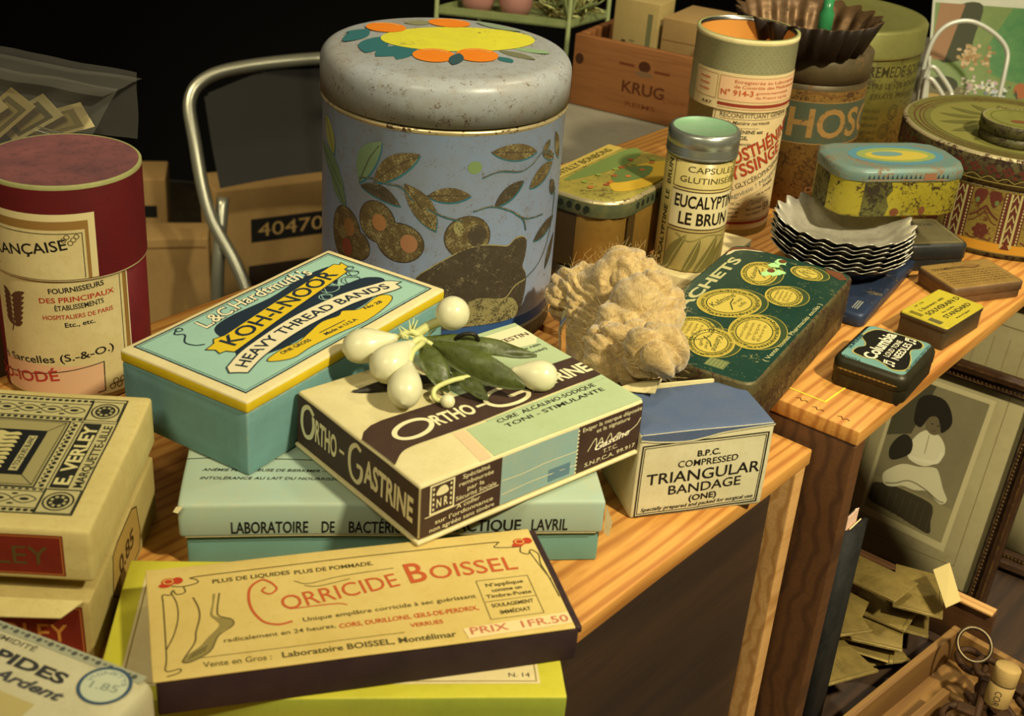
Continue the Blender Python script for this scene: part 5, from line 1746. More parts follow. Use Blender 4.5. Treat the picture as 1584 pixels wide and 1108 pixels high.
pr.text('S. Boucwors  with', (10.4, 23.8), (42, 23.4), 2.4, BLK, 1, 0.012)
pr.text('SOUVERAIN D', (9.3, 17.2), (51.6, 16.4), 3.8, BLK, 1, 0.016)
pr.text('fine needles', (20, 13), (36, 12.8), 1.4, BLK, 1, 0.01)
pr.text('STANDARD', (14.5, 7.4), (48.6, 6.8), 3.6, BLK, 1, 0.016)
pr.text('Made in England', (20, 3), (38, 2.8), 1.3, BLK, 1, 0.01)
for q in range(3):
    pr.line([(3.2 + q * 1.5, 29), (3.2 + q * 1.5, 20)], 0.7, BLK, 1)
pr.rect(2, 6, 7, 15, P('5c5630'), 1)
pr.into(mb, on_top(H))
mb.build('lid', o)

M('col_blue', '6f9a92', 0.4, dirt=0.3, dirt_hex='4f6f62', dscale=60)
M('col_side', '34301e', 0.42, 0.3, dirt=0.5, dirt_hex='1c1a12', dscale=60, edge=0.5, edge_hex='7a6a3c')
M('col_black', '15140f', 0.4)
L, W, H = 0.0600, 0.0470, 0.0190
o = thing('needle_tin', 'small blue and black tin lettered Columbia Loud Tone Needles, on the crate corner', 'tin', (0.2322, 0.6890, 1.0407), 58)
mb = MB()
tin(mb, L - 0.001, W - 0.001, 0.007, [(0.001, 0, 'col_side'), (0, 0.001, 'col_side'), (0, 0.0085, 'col_side')], 6)
for i in range(len(mb.v)):
    mb.v[i] = mb.v[i] + Vector((L / 2, W / 2, 0))
mb.build('base', o)
mb = MB()
tin(mb, L, W, 0.0075, [(0.0004, 0.0088, 'col_side'), (0, 0.0092, 'col_side'), (0, 0.0155, 'col_side'), (0.0012, 0.0180, 'col_side'), (0.0034, H, 'col_blue')], 6)
for i in range(len(mb.v)):
    mb.v[i] = mb.v[i] + Vector((L / 2, W / 2, 0))
pr = Pr()
pan = cr([(13, 34), (15, 38.6), (22, 38.4), (27, 35.6), (32, 37), (38, 41.5), (47, 41), (54, 37.5), (55.5, 32), (60 - 4, 26), (57, 16), (54, 9), (47, 7.4), (42, 11), (37, 11), (30, 8), (18, 5.2), (11.5, 6.5), (8.5, 12), (12, 18), (14.5, 24), (12.5, 29)], 3, True)
pr.poly([((p.x - 34) * 1.05 + 32.5, (p.y - 23) * 1.06 + 23) for p in pan], P('a89e5a', 0.4), 1)
pr.poly([((p.x - 34) * 1.0 + 32.5, p.y) for p in pan], 'col_black', 2)
CW = P('d8d2b4', 0.4)
pr.text('Columbia', (11, 24.4), (53, 25.2), 7.6, CW, 3, 0.03)
pr.text('LOUD TONE', (20, 18.8), (47, 19.2), 3.4, CW, 3, 0.016)
pr.text('NEEDLES', (20, 12.6), (47, 13), 4.6, CW, 3, 0.02)
for x, y in ((11.5, 12.5), (50, 12.5)):
    pr.line([(x, y), (x, y + 6), (x + 3.6, y + 7), (x + 3.6, y + 1)], 0.9, CW, 3)
    pr.line([(x, y + 4.6), (x + 3.6, y + 5.6)], 0.9, CW, 3)
    pr.ell(x - 0.8, y, 1.2, 0.9, CW, 3); pr.ell(x + 2.8, y + 1, 1.2, 0.9, CW, 3)
pr.text('SUPERBE', (16, 41.2), (40, 41.4), 2.6, P('26404a', 0.4), 3, 0.012)
pr.text('USE EACH NEEDLE ONCE ONLY', (9, 2.8), (54, 3.2), 1.9, P('26404a', 0.4), 3, 0.006)
pr.text('TONE', (5.2, 30), (5.2, 42), 1.9, P('26404a', 0.4), 3, 0.006)
pr.into(mb, on_top(H))
pr = Pr()
pr.line([(5, 12.4), (42, 12.4)], 0.8, P('8a6a30'), 1)
for q in range(12):
    pr.ell(7 + q * 3, 12.4, 0.8, 0.6, P('a07c3a'), 2)
pr.into(mb, on_left(W))
mb.build('lid', o)

# ------------------------------------------------------------------ HOS tin with the big fluted mould, remedy tin
M('hos_tan', '86652f', 0.5, 0.1, dirt=0.6, dirt_hex='5c4a24', dscale=26, rust=0.46, rust_hex='4a3014', rscale=420)
M('hos_green', '465242', 0.5, 0.1, rust=0.35, rust_hex='6a5a34', dirt=0.5, dirt_hex='5c5430', dscale=60)
M('hos_lid', '5c5036', 0.5, 0.2, dirt=0.5, dirt_hex='3c3420', dscale=60, rust=0.3, rust_hex='6a4a26')
M('hos_letter', '977541', 0.5, rust=0.3, rust_hex='4a3c24', dirt=0.4, dirt_hex='7a5a2a', dscale=80)
cx, cy, r = 0.2286, 1.1023, 0.0498
th0 = math.atan2(-cy, -cx)
o = thing('cocoa_tin', 'tall rusty tan tin with a dark green band lettered HOS, big fluted mould on top', 'tin', (cx, cy, 1.0205))
mb = MB()
lathe(mb, [(0, 0.001, 'hos_tan'), (r, 0, 'hos_tan'), (r, 0.1040, 'hos_lid'), (r, 0.1085, 'hos_lid'), (r - 0.002, 0.1095, 'dark_tin'), (0, 0.1095, 'dark_tin')], 96)
pr = Pr()
pr.rect(-75, 60, 75, 95, 'hos_green', 1)
pr.line([(-75, 60), (75, 60)], 0.8, 'hos_letter', 2); pr.line([(-75, 95), (75, 95)], 0.8, 'hos_letter', 2)
pr.text('PHOSCAO', (-27, 66), (131, 66), 23, 'hos_letter', 2, 0.02)
pr.line(cr([(-2, 100), (10, 103), (24, 100), (34, 101)], 5), 2, P('6a4a22'), 1)
pr.text('PUR', (14, 14), (44, 14), 9, P('6a4420'), 1, 0.0)
pr.into(mb, on_cyl(r, th0), 3.0, clip=lambda x, y: abs(x) < 76)
mb.build('body', o)
mb = MB()
lathe(mb, [(r - 0.0005, 0.1098, 'hos_lid'), (r + 0.0008, 0.1100, 'hos_lid'), (r + 0.0008, 0.1300, 'hos_lid'), (r - 0.001, 0.1315, 'hos_lid'), (0, 0.1315, 'hos_lid')], 96)
mb.build('lid', o)
M('mould_rust', '6b5236', 0.45, 0.6, dirt=0.6, dirt_hex='33261a', dscale=40, rust=0.3, rust_hex='3a2412')
M('mould_dark', '2c2219', 0.5, 0.4, dirt=0.4, dirt_hex='17110c', dscale=40)
mb = MB()
mould(mb, 0.0575, 0.046, 0.0270, 20, 0.0030, 'mould_dark', 'mould_rust', 0.0012)
ob = mb.build('tart_mould')
ob.location = (0.2180, 1.0880, 1.1522)
tag(ob, 'large rusty fluted mould on top of the tan HOS tin', 'baking mould')
M('bottle_green', '2f7a4a', 0.25)
mb = MB()
lathe(mb, [(0.0, 0.0008, 'bottle_green'), (0.006, 0.0008, 'bottle_green'), (0.0062, 0.024, 'bottle_green'), (0.0042, 0.028, 'bottle_green'), (0.0042, 0.036, 'bottle_green'), (0, 0.036, 'bottle_green')], 24)
ob = mb.build('green_vial')
ob.location = (0.235, 1.100, 1.1532)
tag(ob, 'small green vial standing inside the large fluted mould', 'vial')

M('rem_tin', '757034', 0.42, 0.3, dirt=0.6, dirt_hex='4c4a22', dscale=22, rust=0.38, rust_hex='3a3216')
M('rem_lid', '84834a', 0.38, 0.3, dirt=0.4, dirt_hex='5c5a30', dscale=26)
cx, cy, r = 0.2914, 1.3015, 0.0820
th0 = math.atan2(-cy, -cx)
o = thing('remedy_tin', 'largest tall olive tin at the back, lettered REMEDE, plain lid', 'tin', (cx, cy, 1.0205))
mb = MB()
lathe(mb, [(0, 0.001, 'rem_tin'), (r, 0, 'rem_tin'), (r, 0.0880, 'rem_tin'), (r - 0.002, 0.089, 'dark_tin'), (0, 0.089, 'dark_tin')], 96)
pr = Pr()
IK = P('35321a', 0.45)
s_ = 1.1
pr.text('REMEDE SOUVERAIN', (36, 74), (150, 70), 10, IK, 1, 0.004)
pr.text('CONTRE LE VER ROUGE', (22, 63), (110, 61), 5, IK, 1, 0.006)
pr.text('ESSAYS, FRANCE', (42, 53), (104, 51), 5, IK, 1, 0.0, 0.2)
for x, y in ((74, 38), (66, 20)):
    pr.ring(x, y, 6.5, 7, 0.9, IK, 1); pr.ring(x, y, 4, 4.4, 0.7, IK, 1)
for q in range(5):
    pr.text('M\u00c9DAILLE', (38, 40 - q * 7), (56, 39.6 - q * 7), 3, IK, 1, 0.0)
pr.into(mb, on_cyl(r, th0), 4.0)
mb.build('body', o)
mb = MB()
lathe(mb, [(r - 0.001, 0.0892, 'rem_lid'), (r + 0.0014, 0.0895, 'rem_lid'), (r + 0.0018, 0.0915, 'rem_lid'), (r + 0.0012, 0.0935, 'rem_lid'), (r + 0.0012, 0.1130, 'rem_lid'), (r - 0.0005, 0.1150, 'rem_lid'), (r - 0.006, 0.1155, 'rem_lid'), (r - 0.009, 0.1148, 'rem_lid'), (0, 0.1148, 'rem_lid')], 96)
mb.build('lid', o)

# ------------------------------------------------------------------ big round tin and the small one on it
M('rnd_gold', '8f8140', 0.42, 0.2, dirt=0.5, dirt_hex='6a5a28', dscale=36, rust=0.44, rust_hex='5a3218', rscale=420)
M('rnd_top', '6c6934', 0.4, 0.15, dirt=0.5, dirt_hex='5a5a2a', dscale=40, rust=0.36, rust_hex='54401e')
M('rnd_side', '5a5230', 0.5, 0.1, dirt=0.5, dirt_hex='2c2814', dscale=60, rust=0.5, rust_hex='2c1a10')
M('rnd_red', '5a2a20', 0.5, dirt=0.4, dirt_hex='3c1a14', dscale=90)
cx, cy, r = 0.3800, 1.0160, 0.0845
th0 = math.atan2(-cy, -cx)
o = thing('round_tin', 'wide round red and gold patterned tin at the right edge, small tin on its lid', 'tin', (cx, cy, 1.0407))
mb = MB()
lathe(mb, [(0, 0.001, 'rnd_side'), (r - 0.0005, 0, 'rnd_side'), (r, 0.0045, 'rnd_gold'), (r, 0.0520, 'rnd_gold'), (r + 0.0006, 0.0535, 'tin_rolled'), (r, 0.055, 'dark_tin'), (0, 0.055, 'dark_tin')], 120)
pr = Pr()
RR = 'rnd_red'; OO = P('b8862a', 0.45); BE = P('a8a06a', 0.5)
pr.rect(-110, 4.6, 110, 12, OO, 1)
for k in range(-2, 4):
    x0 = 13 + k * 40
    pr.rect(x0 - 8.5, 12, x0 + 8.5, 52, RR, 1)
    for dx in (-3.4, 3.4):
        pr.line([(x0 + dx, 9), (x0 + dx, 52)], 1.6, BE, 2)
    for dx in (-7, 7):
        for q in range(16):
            pr.ell(x0 + dx, 13 + q * 2.5, 0.7, 0.9, BE, 2, 0, 8)
    for q in range(5):
        pr.line([(x0 - 2.2, 14 + q * 8), (x0, 19.5 + q * 8), (x0 + 2.2, 14 + q * 8)], 0.9, BE, 2)
    pr.poly([(x0 - 3.6, 8), (x0, 14), (x0 + 3.6, 8)], RR, 2)
    xm = x0 + 20
    for sg in (-1, 1):
        pr.poly(cr([(xm + sg * 1, 51), (xm + sg * 8, 51.5), (xm + sg * 10, 46), (xm + sg * 6, 39), (xm + sg * 2, 44)], 4, True), RR, 1)
        pr.line(cr([(xm, 40), (xm + sg * 5, 34), (xm + sg * 10.5, 30)], 5), 1.4, RR, 1)
        pr.line(cr([(xm, 36), (xm + sg * 6, 28), (xm + sg * 10.5, 26)], 5), 0.8, RR, 1)
        pr.ell(xm + sg * 7, 43, 1.6, 2.2, P('5f6a3c'), 2)
    for q in range(6):
        t = q * PI / 3
        pr.ell(xm + 3.4 * math.cos(t), 20 + 3.2 * math.sin(t), 2.8, 2.2, RR, 1, math.degrees(t))
    pr.line(cr([(xm - 10, 15), (xm - 5, 13), (xm, 14.5), (xm + 7, 13.4), (xm + 8.5, 16)], 5), 1.0, RR, 1)
pr.line([(-110, 4.2), (110, 4.2)], 0.8, P('6a5a34'), 2)
pr.into(mb, on_cyl(r, th0), 4.0)
mb.build('body', o)
mb = MB()
lathe(mb, [(r + 0.0005, 0.0552, 'rnd_side'), (r + 0.0022, 0.0556, 'rnd_side'), (r + 0.0022, 0.0765, 'tin_rolled'), (r + 0.0012, 0.0780, 'tin_rolled'), (r - 0.0008, 0.0784, 'rnd_top'), (r - 0.004, 0.0776, 'rnd_top'), (0, 0.0776, 'rnd_top')], 120)
pr = Pr()
for k in range(-9, 10):
    x = k * 12 + 2
    for dx, dy in ((0, 66), (3, 68), (-2.4, 69), (0.6, 70.6), (6, 64.5)):
        pr.ell(x + dx, dy, 1.7, 1.6, RR, 1, 0, 12)
    pr.line(cr([(x - 6, 60), (x, 63), (x + 6, 60.5)], 5), 0.6, P('8a7a3c'), 1)
pr.line([(-110, 59), (110, 59)], 0.7, P('8a7a3c'), 1)
pr.into(mb, on_cyl(r + 0.0022, th0), 4.0)
pr = Pr()
for rr, w_ in ((78, 0.9), (74, 0.7), (71, 0.5)):
    pr.ring(0, 0, rr, rr, w_, RR, 1, 0, 64)
pr.ell(0, 0, 66, 66, P('77733a', 0.4), 1, 0, 60)
for k in range(16):
    t = 2 * PI * k / 16
    pr.leaf((30 * math.cos(t), 30 * math.sin(t)), (60 * math.cos(t + 0.35), 60 * math.sin(t + 0.35)), 9, P('5c5a2c', 0.4), 2, 3)
pr.ring(0, 0, 28, 28, 1.2, P('6a4a24', 0.4), 2, 0, 48)
pr.into(mb, on_top(0.0776), eps=0.0002)
mb.build('lid', o)
M('sm_side', '4e4a26', 0.5, 0.1, dirt=0.5, dirt_hex='2e2a16', dscale=90, rust=0.52, rust_hex='2a2010')
M('sm_top', '7a7a3c', 0.42, 0.1, dirt=0.5, dirt_hex='545426', dscale=50, rust=0.2, rust_hex='5a3a1c')
o = thing('pastille_tin', 'small round greenish tin standing on the lid of the big round tin', 'tin', (0.3690, 0.9850, 1.1190))
mb = MB()
lathe(mb, [(0, 0.0004, 'sm_side'), (0.0268, 0, 'sm_side'), (0.0272, 0.001, 'sm_side'), (0.0272, 0.0070, 'dark_tin'), (0, 0.0070, 'dark_tin')], 64)
mb.build('base', o)
mb = MB()
lathe(mb, [(0.0272, 0.0072, 'sm_side'), (0.0280, 0.0075, 'sm_side'), (0.0280, 0.0150, 'sm_side'), (0.0270, 0.0160, 'tin_rolled'), (0.0258, 0.0158, 'sm_top'), (0, 0.0158, 'sm_top')], 64)
pr = Pr()
pr.ring(0, 0, 21, 21, 0.9, P('5a5a28', 0.4), 1)
pr.ell(-3, -8, 6, 4, P('6a4226', 0.5), 1)
pr.text('VALDA', (-10, 4), (10, 4), 4, P('4c4a20', 0.4), 1, 0.01)
pr.t.pop()
pr.into(mb, on_top(0.0158))
mb.build('lid', o)

# ------------------------------------------------------------------ lower right: frames, folder, plates, tray
M('frame_dark', '3a2413', 0.45, dirt=0.5, dirt_hex='1c120a', dscale=60, edge=0.7, edge_hex='8a6a2c')
M('frame_bead', '5c4420', 0.4, 0.2, dirt=0.5, dirt_hex='2a1a0c', dscale=200)
M('mount_tan', 'a49a70', 0.8, dirt=0.3, dirt_hex='786a42', dscale=16)
M('photo_grey', '837b5a', 0.5, dirt=0.3, dirt_hex='5c553c', dscale=20)
m_, nt, b_ = _base('glass', 0.05, 0)
tr_ = nt.nodes.new('ShaderNodeBsdfTransparent'); gl_ = nt.nodes.new('ShaderNodeBsdfGlossy'); gl_.inputs['Roughness'].default_value = 0.08
mx_ = nt.nodes.new('ShaderNodeMixShader'); lw_ = nt.nodes.new('ShaderNodeLayerWeight'); lw_.inputs[0].default_value = 0.12
nt.links.new(lw_.outputs['Fresnel'], mx_.inputs[0]); nt.links.new(tr_.outputs[0], mx_.inputs[1]); nt.links.new(gl_.outputs[0], mx_.inputs[2])
nt.links.new(mx_.outputs[0], nt.nodes['Material Output'].inputs['Surface'])

def picture(label, loc, rotz, lean, x0, x1, h, rail, art):
    o = thing('picture_frame', label, 'picture frame', loc, rotz)
    o.rotation_euler = (R(-lean), 0, R(rotz))
    mb = MB()
    prof = [(0.0, 0.0), (0.0, -0.010), (0.003, -0.0135), (rail * 0.45, -0.0125), (rail * 0.6, -0.008), (rail * 0.85, -0.0085), (rail, -0.004), (rail, 0.0)]
    def corner(ix, iz, a_, b_):
        return Vector((x0 + a_ if ix == 0 else x1 - a_, b_, a_ if iz == 0 else h - a_))
    cs = [(0, 0), (1, 0), (1, 1), (0, 1)]
    for q in range(4):
        c1, c2 = cs[q], cs[(q + 1) % 4]
        vs = [corner(*c1, a_, b_) for a_, b_ in prof] + [corner(*c2, a_, b_) for a_, b_ in prof]
        n_ = len(prof)
        fs = [(i, i + 1, n_ + i + 1, n_ + i) for i in range(n_ - 1)] + [(n_ - 1, 0, n_, 2 * n_ - 1)]
        mb.add(vs, fs, 'frame_dark', False)
        A_, B_ = corner(*c1, rail * 0.72, -0.0085), corner(*c2, rail * 0.72, -0.0085)
        nb = int((B_ - A_).length / 0.0032)
        for k_ in range(nb):
            p = A_.lerp(B_, (k_ + 0.5) / nb)
            rr = 0.0013
            mb.add([p + Vector(d) * rr for d in ((1, 0, 0), (-1, 0, 0), (0, 0, 1), (0, 0, -1), (0, -1, 0), (0, 1, 0))], [(0, 4, 2), (2, 4, 1), (1, 4, 3), (3, 4, 0)], 'frame_bead')
    mb.build('moulding', o)
    mb = MB()
    rbox(mb, x0 + rail - 0.002, x1 - rail + 0.002, -0.0015, 0.0005, rail - 0.002, h - rail + 0.002, 0.0003, 'mount_tan', 0.1)
    pr = Pr(); art(pr)
    pr.into(mb, lambda u, v, hh: Vector((u, -0.0015 - hh, v)), maxlen=20, eps=0.00006)
    mb.build('mounted_photograph', o)
    mb = MB()
    rbox(mb, x0 + rail - 0.002, x1 - rail + 0.002, -0.0036, -0.0026, rail - 0.002, h - rail + 0.002, 0.0002, 'glass', 0.2)
    mb.build('glass_pane', o)
    return o

def art_girl(pr):
    dv = 20.5
    def T(*l):
        return [(x, y + dv) for x, y in l]
    pr.frame(-22, 12 + dv, 74, 160 + dv, 0.6, P('7c6f48'), 1)
    pr.poly(T((-12, 26), (63, 20), (65, 152), (-12, 152)), P('bfb486'), 1)
    pr.poly(T((-9, 32), (59, 26.5), (61, 148), (-9, 148)), 'photo_grey', 2)
    pr.poly(T((-9, 32), (59, 26.5), (59.4, 56), (-9, 60)), P('8f865e'), 3)
    pr.poly(T((-9, 96), (10, 104), (18, 148), (-9, 148)), P('4a4630'), 3)
    # plush stool
    pr.poly([tuple(p) for p in cr([Vector((x, y + dv)) for x, y in ((-7, 54), (6, 57), (20, 57), (40, 55), (45, 50), (46, 40), (48, 30), (36, 31), (16, 35), (-6, 38), (-8, 46))], 3, True)], P('3c3522'), 4)
    for q in range(9):
        pr.line(T((-4 + q * 6, 36 - q * 0.8), (-4 + q * 6, 52)), 0.5, P('4c4630'), 5)
    # girl : legs and skirt, blouse, arms, head, hair with bow
    pr.poly([tuple(p) for p in cr([Vector((x, y + dv)) for x, y in ((-2, 64), (4, 72), (12, 78), (24, 80), (36, 84), (41, 80), (47, 70), (53, 62), (50, 57), (45, 58), (36, 63), (26, 60), (16, 60), (8, 56), (1, 56))], 3, True)], P('cfc9a2'), 5)
    pr.line([tuple(p) for p in cr([Vector((x, y + dv)) for x, y in ((2, 57), (10, 60), (20, 66), (34, 64), (46, 59), (51, 59))], 5)], 1.0, P('7c7554'), 6)
    pr.poly([tuple(p) for p in cr([Vector((x, y + dv)) for x, y in ((12, 98), (17, 108), (24, 112), (32, 110), (38, 104), (40, 96), (36, 88), (28, 82), (18, 82), (12, 86))], 3, True)], P('d6d0aa'), 6)
    pr.line([tuple(p) for p in cr([Vector((x, y + dv)) for x, y in ((38, 98), (36, 89), (26, 86), (14, 85))], 5)], 3.2, P('ded8b6'), 7)
    pr.line(T((24, 108), (25, 92)), 0.6, P('8f8860'), 7)
    pr.poly([tuple(p) for p in cr([Vector((x, y + dv)) for x, y in ((0, 96), (6, 102), (13, 98), (14, 88), (6, 80), (0, 78), (-3, 86))], 3, True)], P('2a2618'), 6)
    pr.ell(26, 117 + dv, 7, 8, P('6a5f42'), 7)
    pr.poly([tuple(p) for p in cr([Vector((x, y + dv)) for x, y in ((8, 122), (8, 134), (16, 140), (28, 139), (36, 130), (38, 121), (33, 113), (30, 118), (26, 124), (20, 122), (16, 112), (10, 114))], 3, True)], P('221d13'), 8)
    for x in (23.5, 28.5):
        pr.ell(x, 117.5 + dv, 0.9, 0.6, P('2a2418'), 8)
    pr.line(T((24.6, 112.4), (27.6, 112.6)), 0.5, P('3c3222'), 8)

fa = (0.307 - 0.1422 * 0.0212, 0.921 - 0.2163 * 0.0212, 0.7608)
picture('dark beaded picture frame with an old photograph of a seated girl in white', fa, -33.3, 15, -0.046, 0.106, 0.196, 0.0155, art_girl)
def art_plain(pr):
    pr.frame(-20, 34, 70, 200, 0.8, P('6a5c34'), 1)
    for q in range(6):
        pr.line([(-10 + q * 13, 60), (-8 + q * 13, 190)], 0.5, P('84764a'), 1)
picture('taller dark picture frame with a tan mount, mostly behind the photograph of the girl', (fa[0] + 0.062, fa[1] + 0.062, 0.7608), -33.3, 10, -0.055, 0.125, 0.235, 0.016, art_plain)

# folder of papers against the crate
M('folder_dark', '0b0b09', 0.75, dirt=0.4, dirt_hex='33322a', dscale=60, edge=0.6, edge_hex='6a6a54')
o = thing('document_folder', 'dark cloth folder standing upright beside the stained crate end, papers at its top', 'folder', (oA[0] - 0.0104, oA[1] + 0.0078, 0.7606), 53)
mb = MB()
n_ = 10
sec = [(0.112 - 0, -0.0145), (0.022, -0.0145)]
outl = []
for q in range(n_ + 1):
    t = -PI / 2 - PI * q / n_
    outl.append((0.026 + 0.008 * math.cos(t), -0.0065 + 0.0078 * math.sin(t)))
outl = [(0.044, -0.0143)] + outl + [(0.044, 0.0013)]
inner = [(0.044, -0.0118)] + [(0.026 + 0.0055 * math.cos(-PI / 2 - PI * q / n_), -0.0065 + 0.0053 * math.sin(-PI / 2 - PI * q / n_)) for q in range(n_ + 1)] + [(0.044, -0.0012)]
k_ = len(outl)
zt_ = 0.1985
vs = [Vector((x, y, 0)) for x, y in outl] + [Vector((x, y, zt_)) for x, y in outl] + [Vector((x, y, 0)) for x, y in inner] + [Vector((x, y, zt_)) for x, y in inner]
fs = []
for i in range(k_ - 1):
    fs += [(i, i + 1, k_ + i + 1, k_ + i), (2 * k_ + i + 1, 2 * k_ + i, 3 * k_ + i, 3 * k_ + i + 1), (k_ + i, k_ + i + 1, 3 * k_ + i + 1, 3 * k_ + i), (i + 1, i, 2 * k_ + i, 2 * k_ + i + 1)]
for i in (0, k_ - 1):
    fs.append((i, k_ + i, 3 * k_ + i, 2 * k_ + i))
mb.add(vs, fs, 'folder_dark')
mb.build('cover', o)
mb = MB()
for q, (x0_, x1_, z_, m_) in enumerate(((0.026, 0.042, 0.198, 'paper_cream'), (0.025, 0.040, 0.206, P('d8b49a')), (0.026, 0.043, 0.203, P('e6dcc0')), (0.028, 0.042, 0.197, 'label_buff'))):
    rbox(mb, x0_, x1_, -0.0110 + q * 0.0022, -0.0102 + q * 0.0022, 0.002, z_, 0.0003, m_, 0.08)
mb.build('papers', o)

# brass printing plates
M('brass', '9a8446', 0.40, 0.4, edge=0.7, edge_hex='c4b070', dirt=0.6, dirt_hex='4c4020', dscale=36)
random.seed(17)
pls = []
dA = (math.cos(R(53)), math.sin(R(53)))
for q in range(400):
    ax_, ay_ = random.uniform(0.055, 0.215), random.uniform(-0.03, 0.115)
    l_, w_ = random.uniform(46, 74), random.uniform(34, 50)
    x, y = oA[0] + dA[0] * ax_ - dA[1] * ay_, oA[1] + dA[1] * ax_ + dA[0] * ay_
    hd = math.hypot(l_, w_) / 2000
    ty = -(x - 0.249) * math.sin(R(46)) + (y - 0.702) * math.cos(R(46))
    bt = (x - 0.292) * math.sin(R(37.3)) + (y - 0.8895) * math.cos(R(37.3))
    if ty > hd * 0.8 and bt < -0.012 - hd * 0.55 and ay_ + hd < 0.146 and ax_ - hd * 0.8 > 0.016 and not (ax_ - hd * 0.8 < 0.046 and ay_ - hd * 0.8 < 0.012):
        pls.append((x, y, random.choice((20, 50, -35, 65, -20, 35, 80)) + random.uniform(-8, 8), l_, w_))
    if len(pls) == 22:
        break
for q, (x, y, a_, l_, w_) in enumerate(pls):
    mb = MB()
    rbox(mb, -l_ / 2000, l_ / 2000, -w_ / 2000, w_ / 2000, 0, 0.0012, 0.0005, 'brass', 0.02)
    rbox(mb, -l_ / 2000, l_ / 2000, -w_ / 2000, -w_ / 2000 + 0.003, 0.0012, 0.0022, 0.0004, 'brass', 0.02)
    if q % 2:
        rbox(mb, -l_ / 2000, -l_ / 2000 + 0.003, -w_ / 2000, w_ / 2000, 0.0012, 0.0022, 0.0004, 'brass', 0.02)
    ob = mb.build('brass_plate', None, jitter(0.0006, 18, q))
    ob.location = (x, y, 0.7650 + q * 0.0024)
    ob.rotation_euler = (R(random.uniform(-3, 3)), R(random.uniform(-3, 3)), R(a_))
    tag(ob, 'tarnished thin brass plate in the loose heap inside the right-hand crate opening', 'metal plate', 'brass plates in the heap')
ob = MB()
ob.add([(0, 0, 0), (0.020, 0.004, 0.002), (0.026, 0.036, 0.014), (0.006, 0.034, 0.010), (0, 0, 0.0006), (0.020, 0.004, 0.0026), (0.026, 0.036, 0.0146), (0.006, 0.034, 0.0106)], [(3, 2, 1, 0), (4, 5, 6, 7), (0, 1, 5, 4), (1, 2, 6, 5), (2, 3, 7, 6), (3, 0, 4, 7)], P('c4b070'), False)
ob = ob.build('paper_scrap')
ob.location = (0.334, 0.790, 0.8195)
ob.scale = (0.7, 0.95, 1.0)
ob.rotation_euler = (0, 0, R(14))
tag(ob, 'bright yellowish paper scrap at the right of the brass plates', 'paper')

# batten in front of the frame
o = thing('wooden_batten', 'thin wooden batten lying before the photograph of the girl, at its foot', 'batten', (0.292, 0.8895, 0.7606), -37.3)
mb = MB()
rbox(mb, 0, 0.118, -0.008, 0.0, 0, 0.0380, 0.0008, 'stained_wood', 0.03)
mb.build('strip', o)
mb = MB()
rbox(mb, 0.068, 0.117, -0.0105, 0.0004, 0.0381, 0.0400, 0.0004, 'pine_pale', 0.03)
mb.build('pale_end', o, label='paler wooden end piece')

# tray with hardware
tr0 = (0.2490, 0.7020)
o = thing('wooden_tray', 'divided wooden tray holding rusty keys at the bottom right corner', 'tray', (*tr0, 0.7606), 46)
WOOD('tray_wood', '8f6a34', '6a481e', 0.65, ring=26)
def tb(nm, x0, x1, y0, y1, z0, z1):
    m = MB(); rbox(m, x0, x1, y0, y1, z0, z1, 0.0008, 'tray_wood', 0.04); m.build(nm, o, jitter(0.0003, 14, x0 * 9))
tb('side_wall', -0.006, 0.142, -0.006, 0.0, 0.0032, 0.030)
tb('side_wall', -0.006, 0.142, -0.190, -0.184, 0.0032, 0.030)
tb('end_wall', 0.1425, 0.1485, -0.190, 0.0, 0.0032, 0.030)
tb('end_wall', -0.0125, -0.0065, -0.190, 0.0, 0.0032, 0.030)
tb('divider', -0.006, 0.080, -0.036, -0.030, 0.0032, 0.028)
tb('tray_bottom', -0.012, 0.148, -0.189, -0.0005, 0.0, 0.003)
M('rusty_iron', '4a3018', 0.7, 0.3, dirt=0.6, dirt_hex='23160b', dscale=160, bump=0.3)
M('iron_ring', '6a5c44', 0.4, 0.8, dirt=0.5, dirt_hex='2c2214')
ux = Vector((math.cos(R(46)), math.sin(R(46)), 0)); uy = Vector((-ux.y, ux.x, 0))
def TR(x, y, z):
    return Vector((*tr0, 0.7606)) + ux * x + uy * y + Vector((0, 0, z))
mbk = MB()
tube(mbk, [(0.012 * math.cos(t), 0.009 * math.sin(t), 0) for t in [2 * PI * q / 20 for q in range(20)]], 0.0026, 'rusty_iron', 8, True)
tube(mbk, [(0.012, 0, 0), (0.03, 0, 0.0004), (0.062, 0, 0)], [0.0032, 0.0030, 0.0026], 'rusty_iron', 8)
rbox(mbk, 0.050, 0.060, -0.014, -0.001, -0.0016, 0.0016, 0.0006, 'rusty_iron')
rbox(mbk, 0.016, 0.020, -0.0042, 0.0042, -0.0040, 0.0040, 0.001, 'rusty_iron')
kf = None
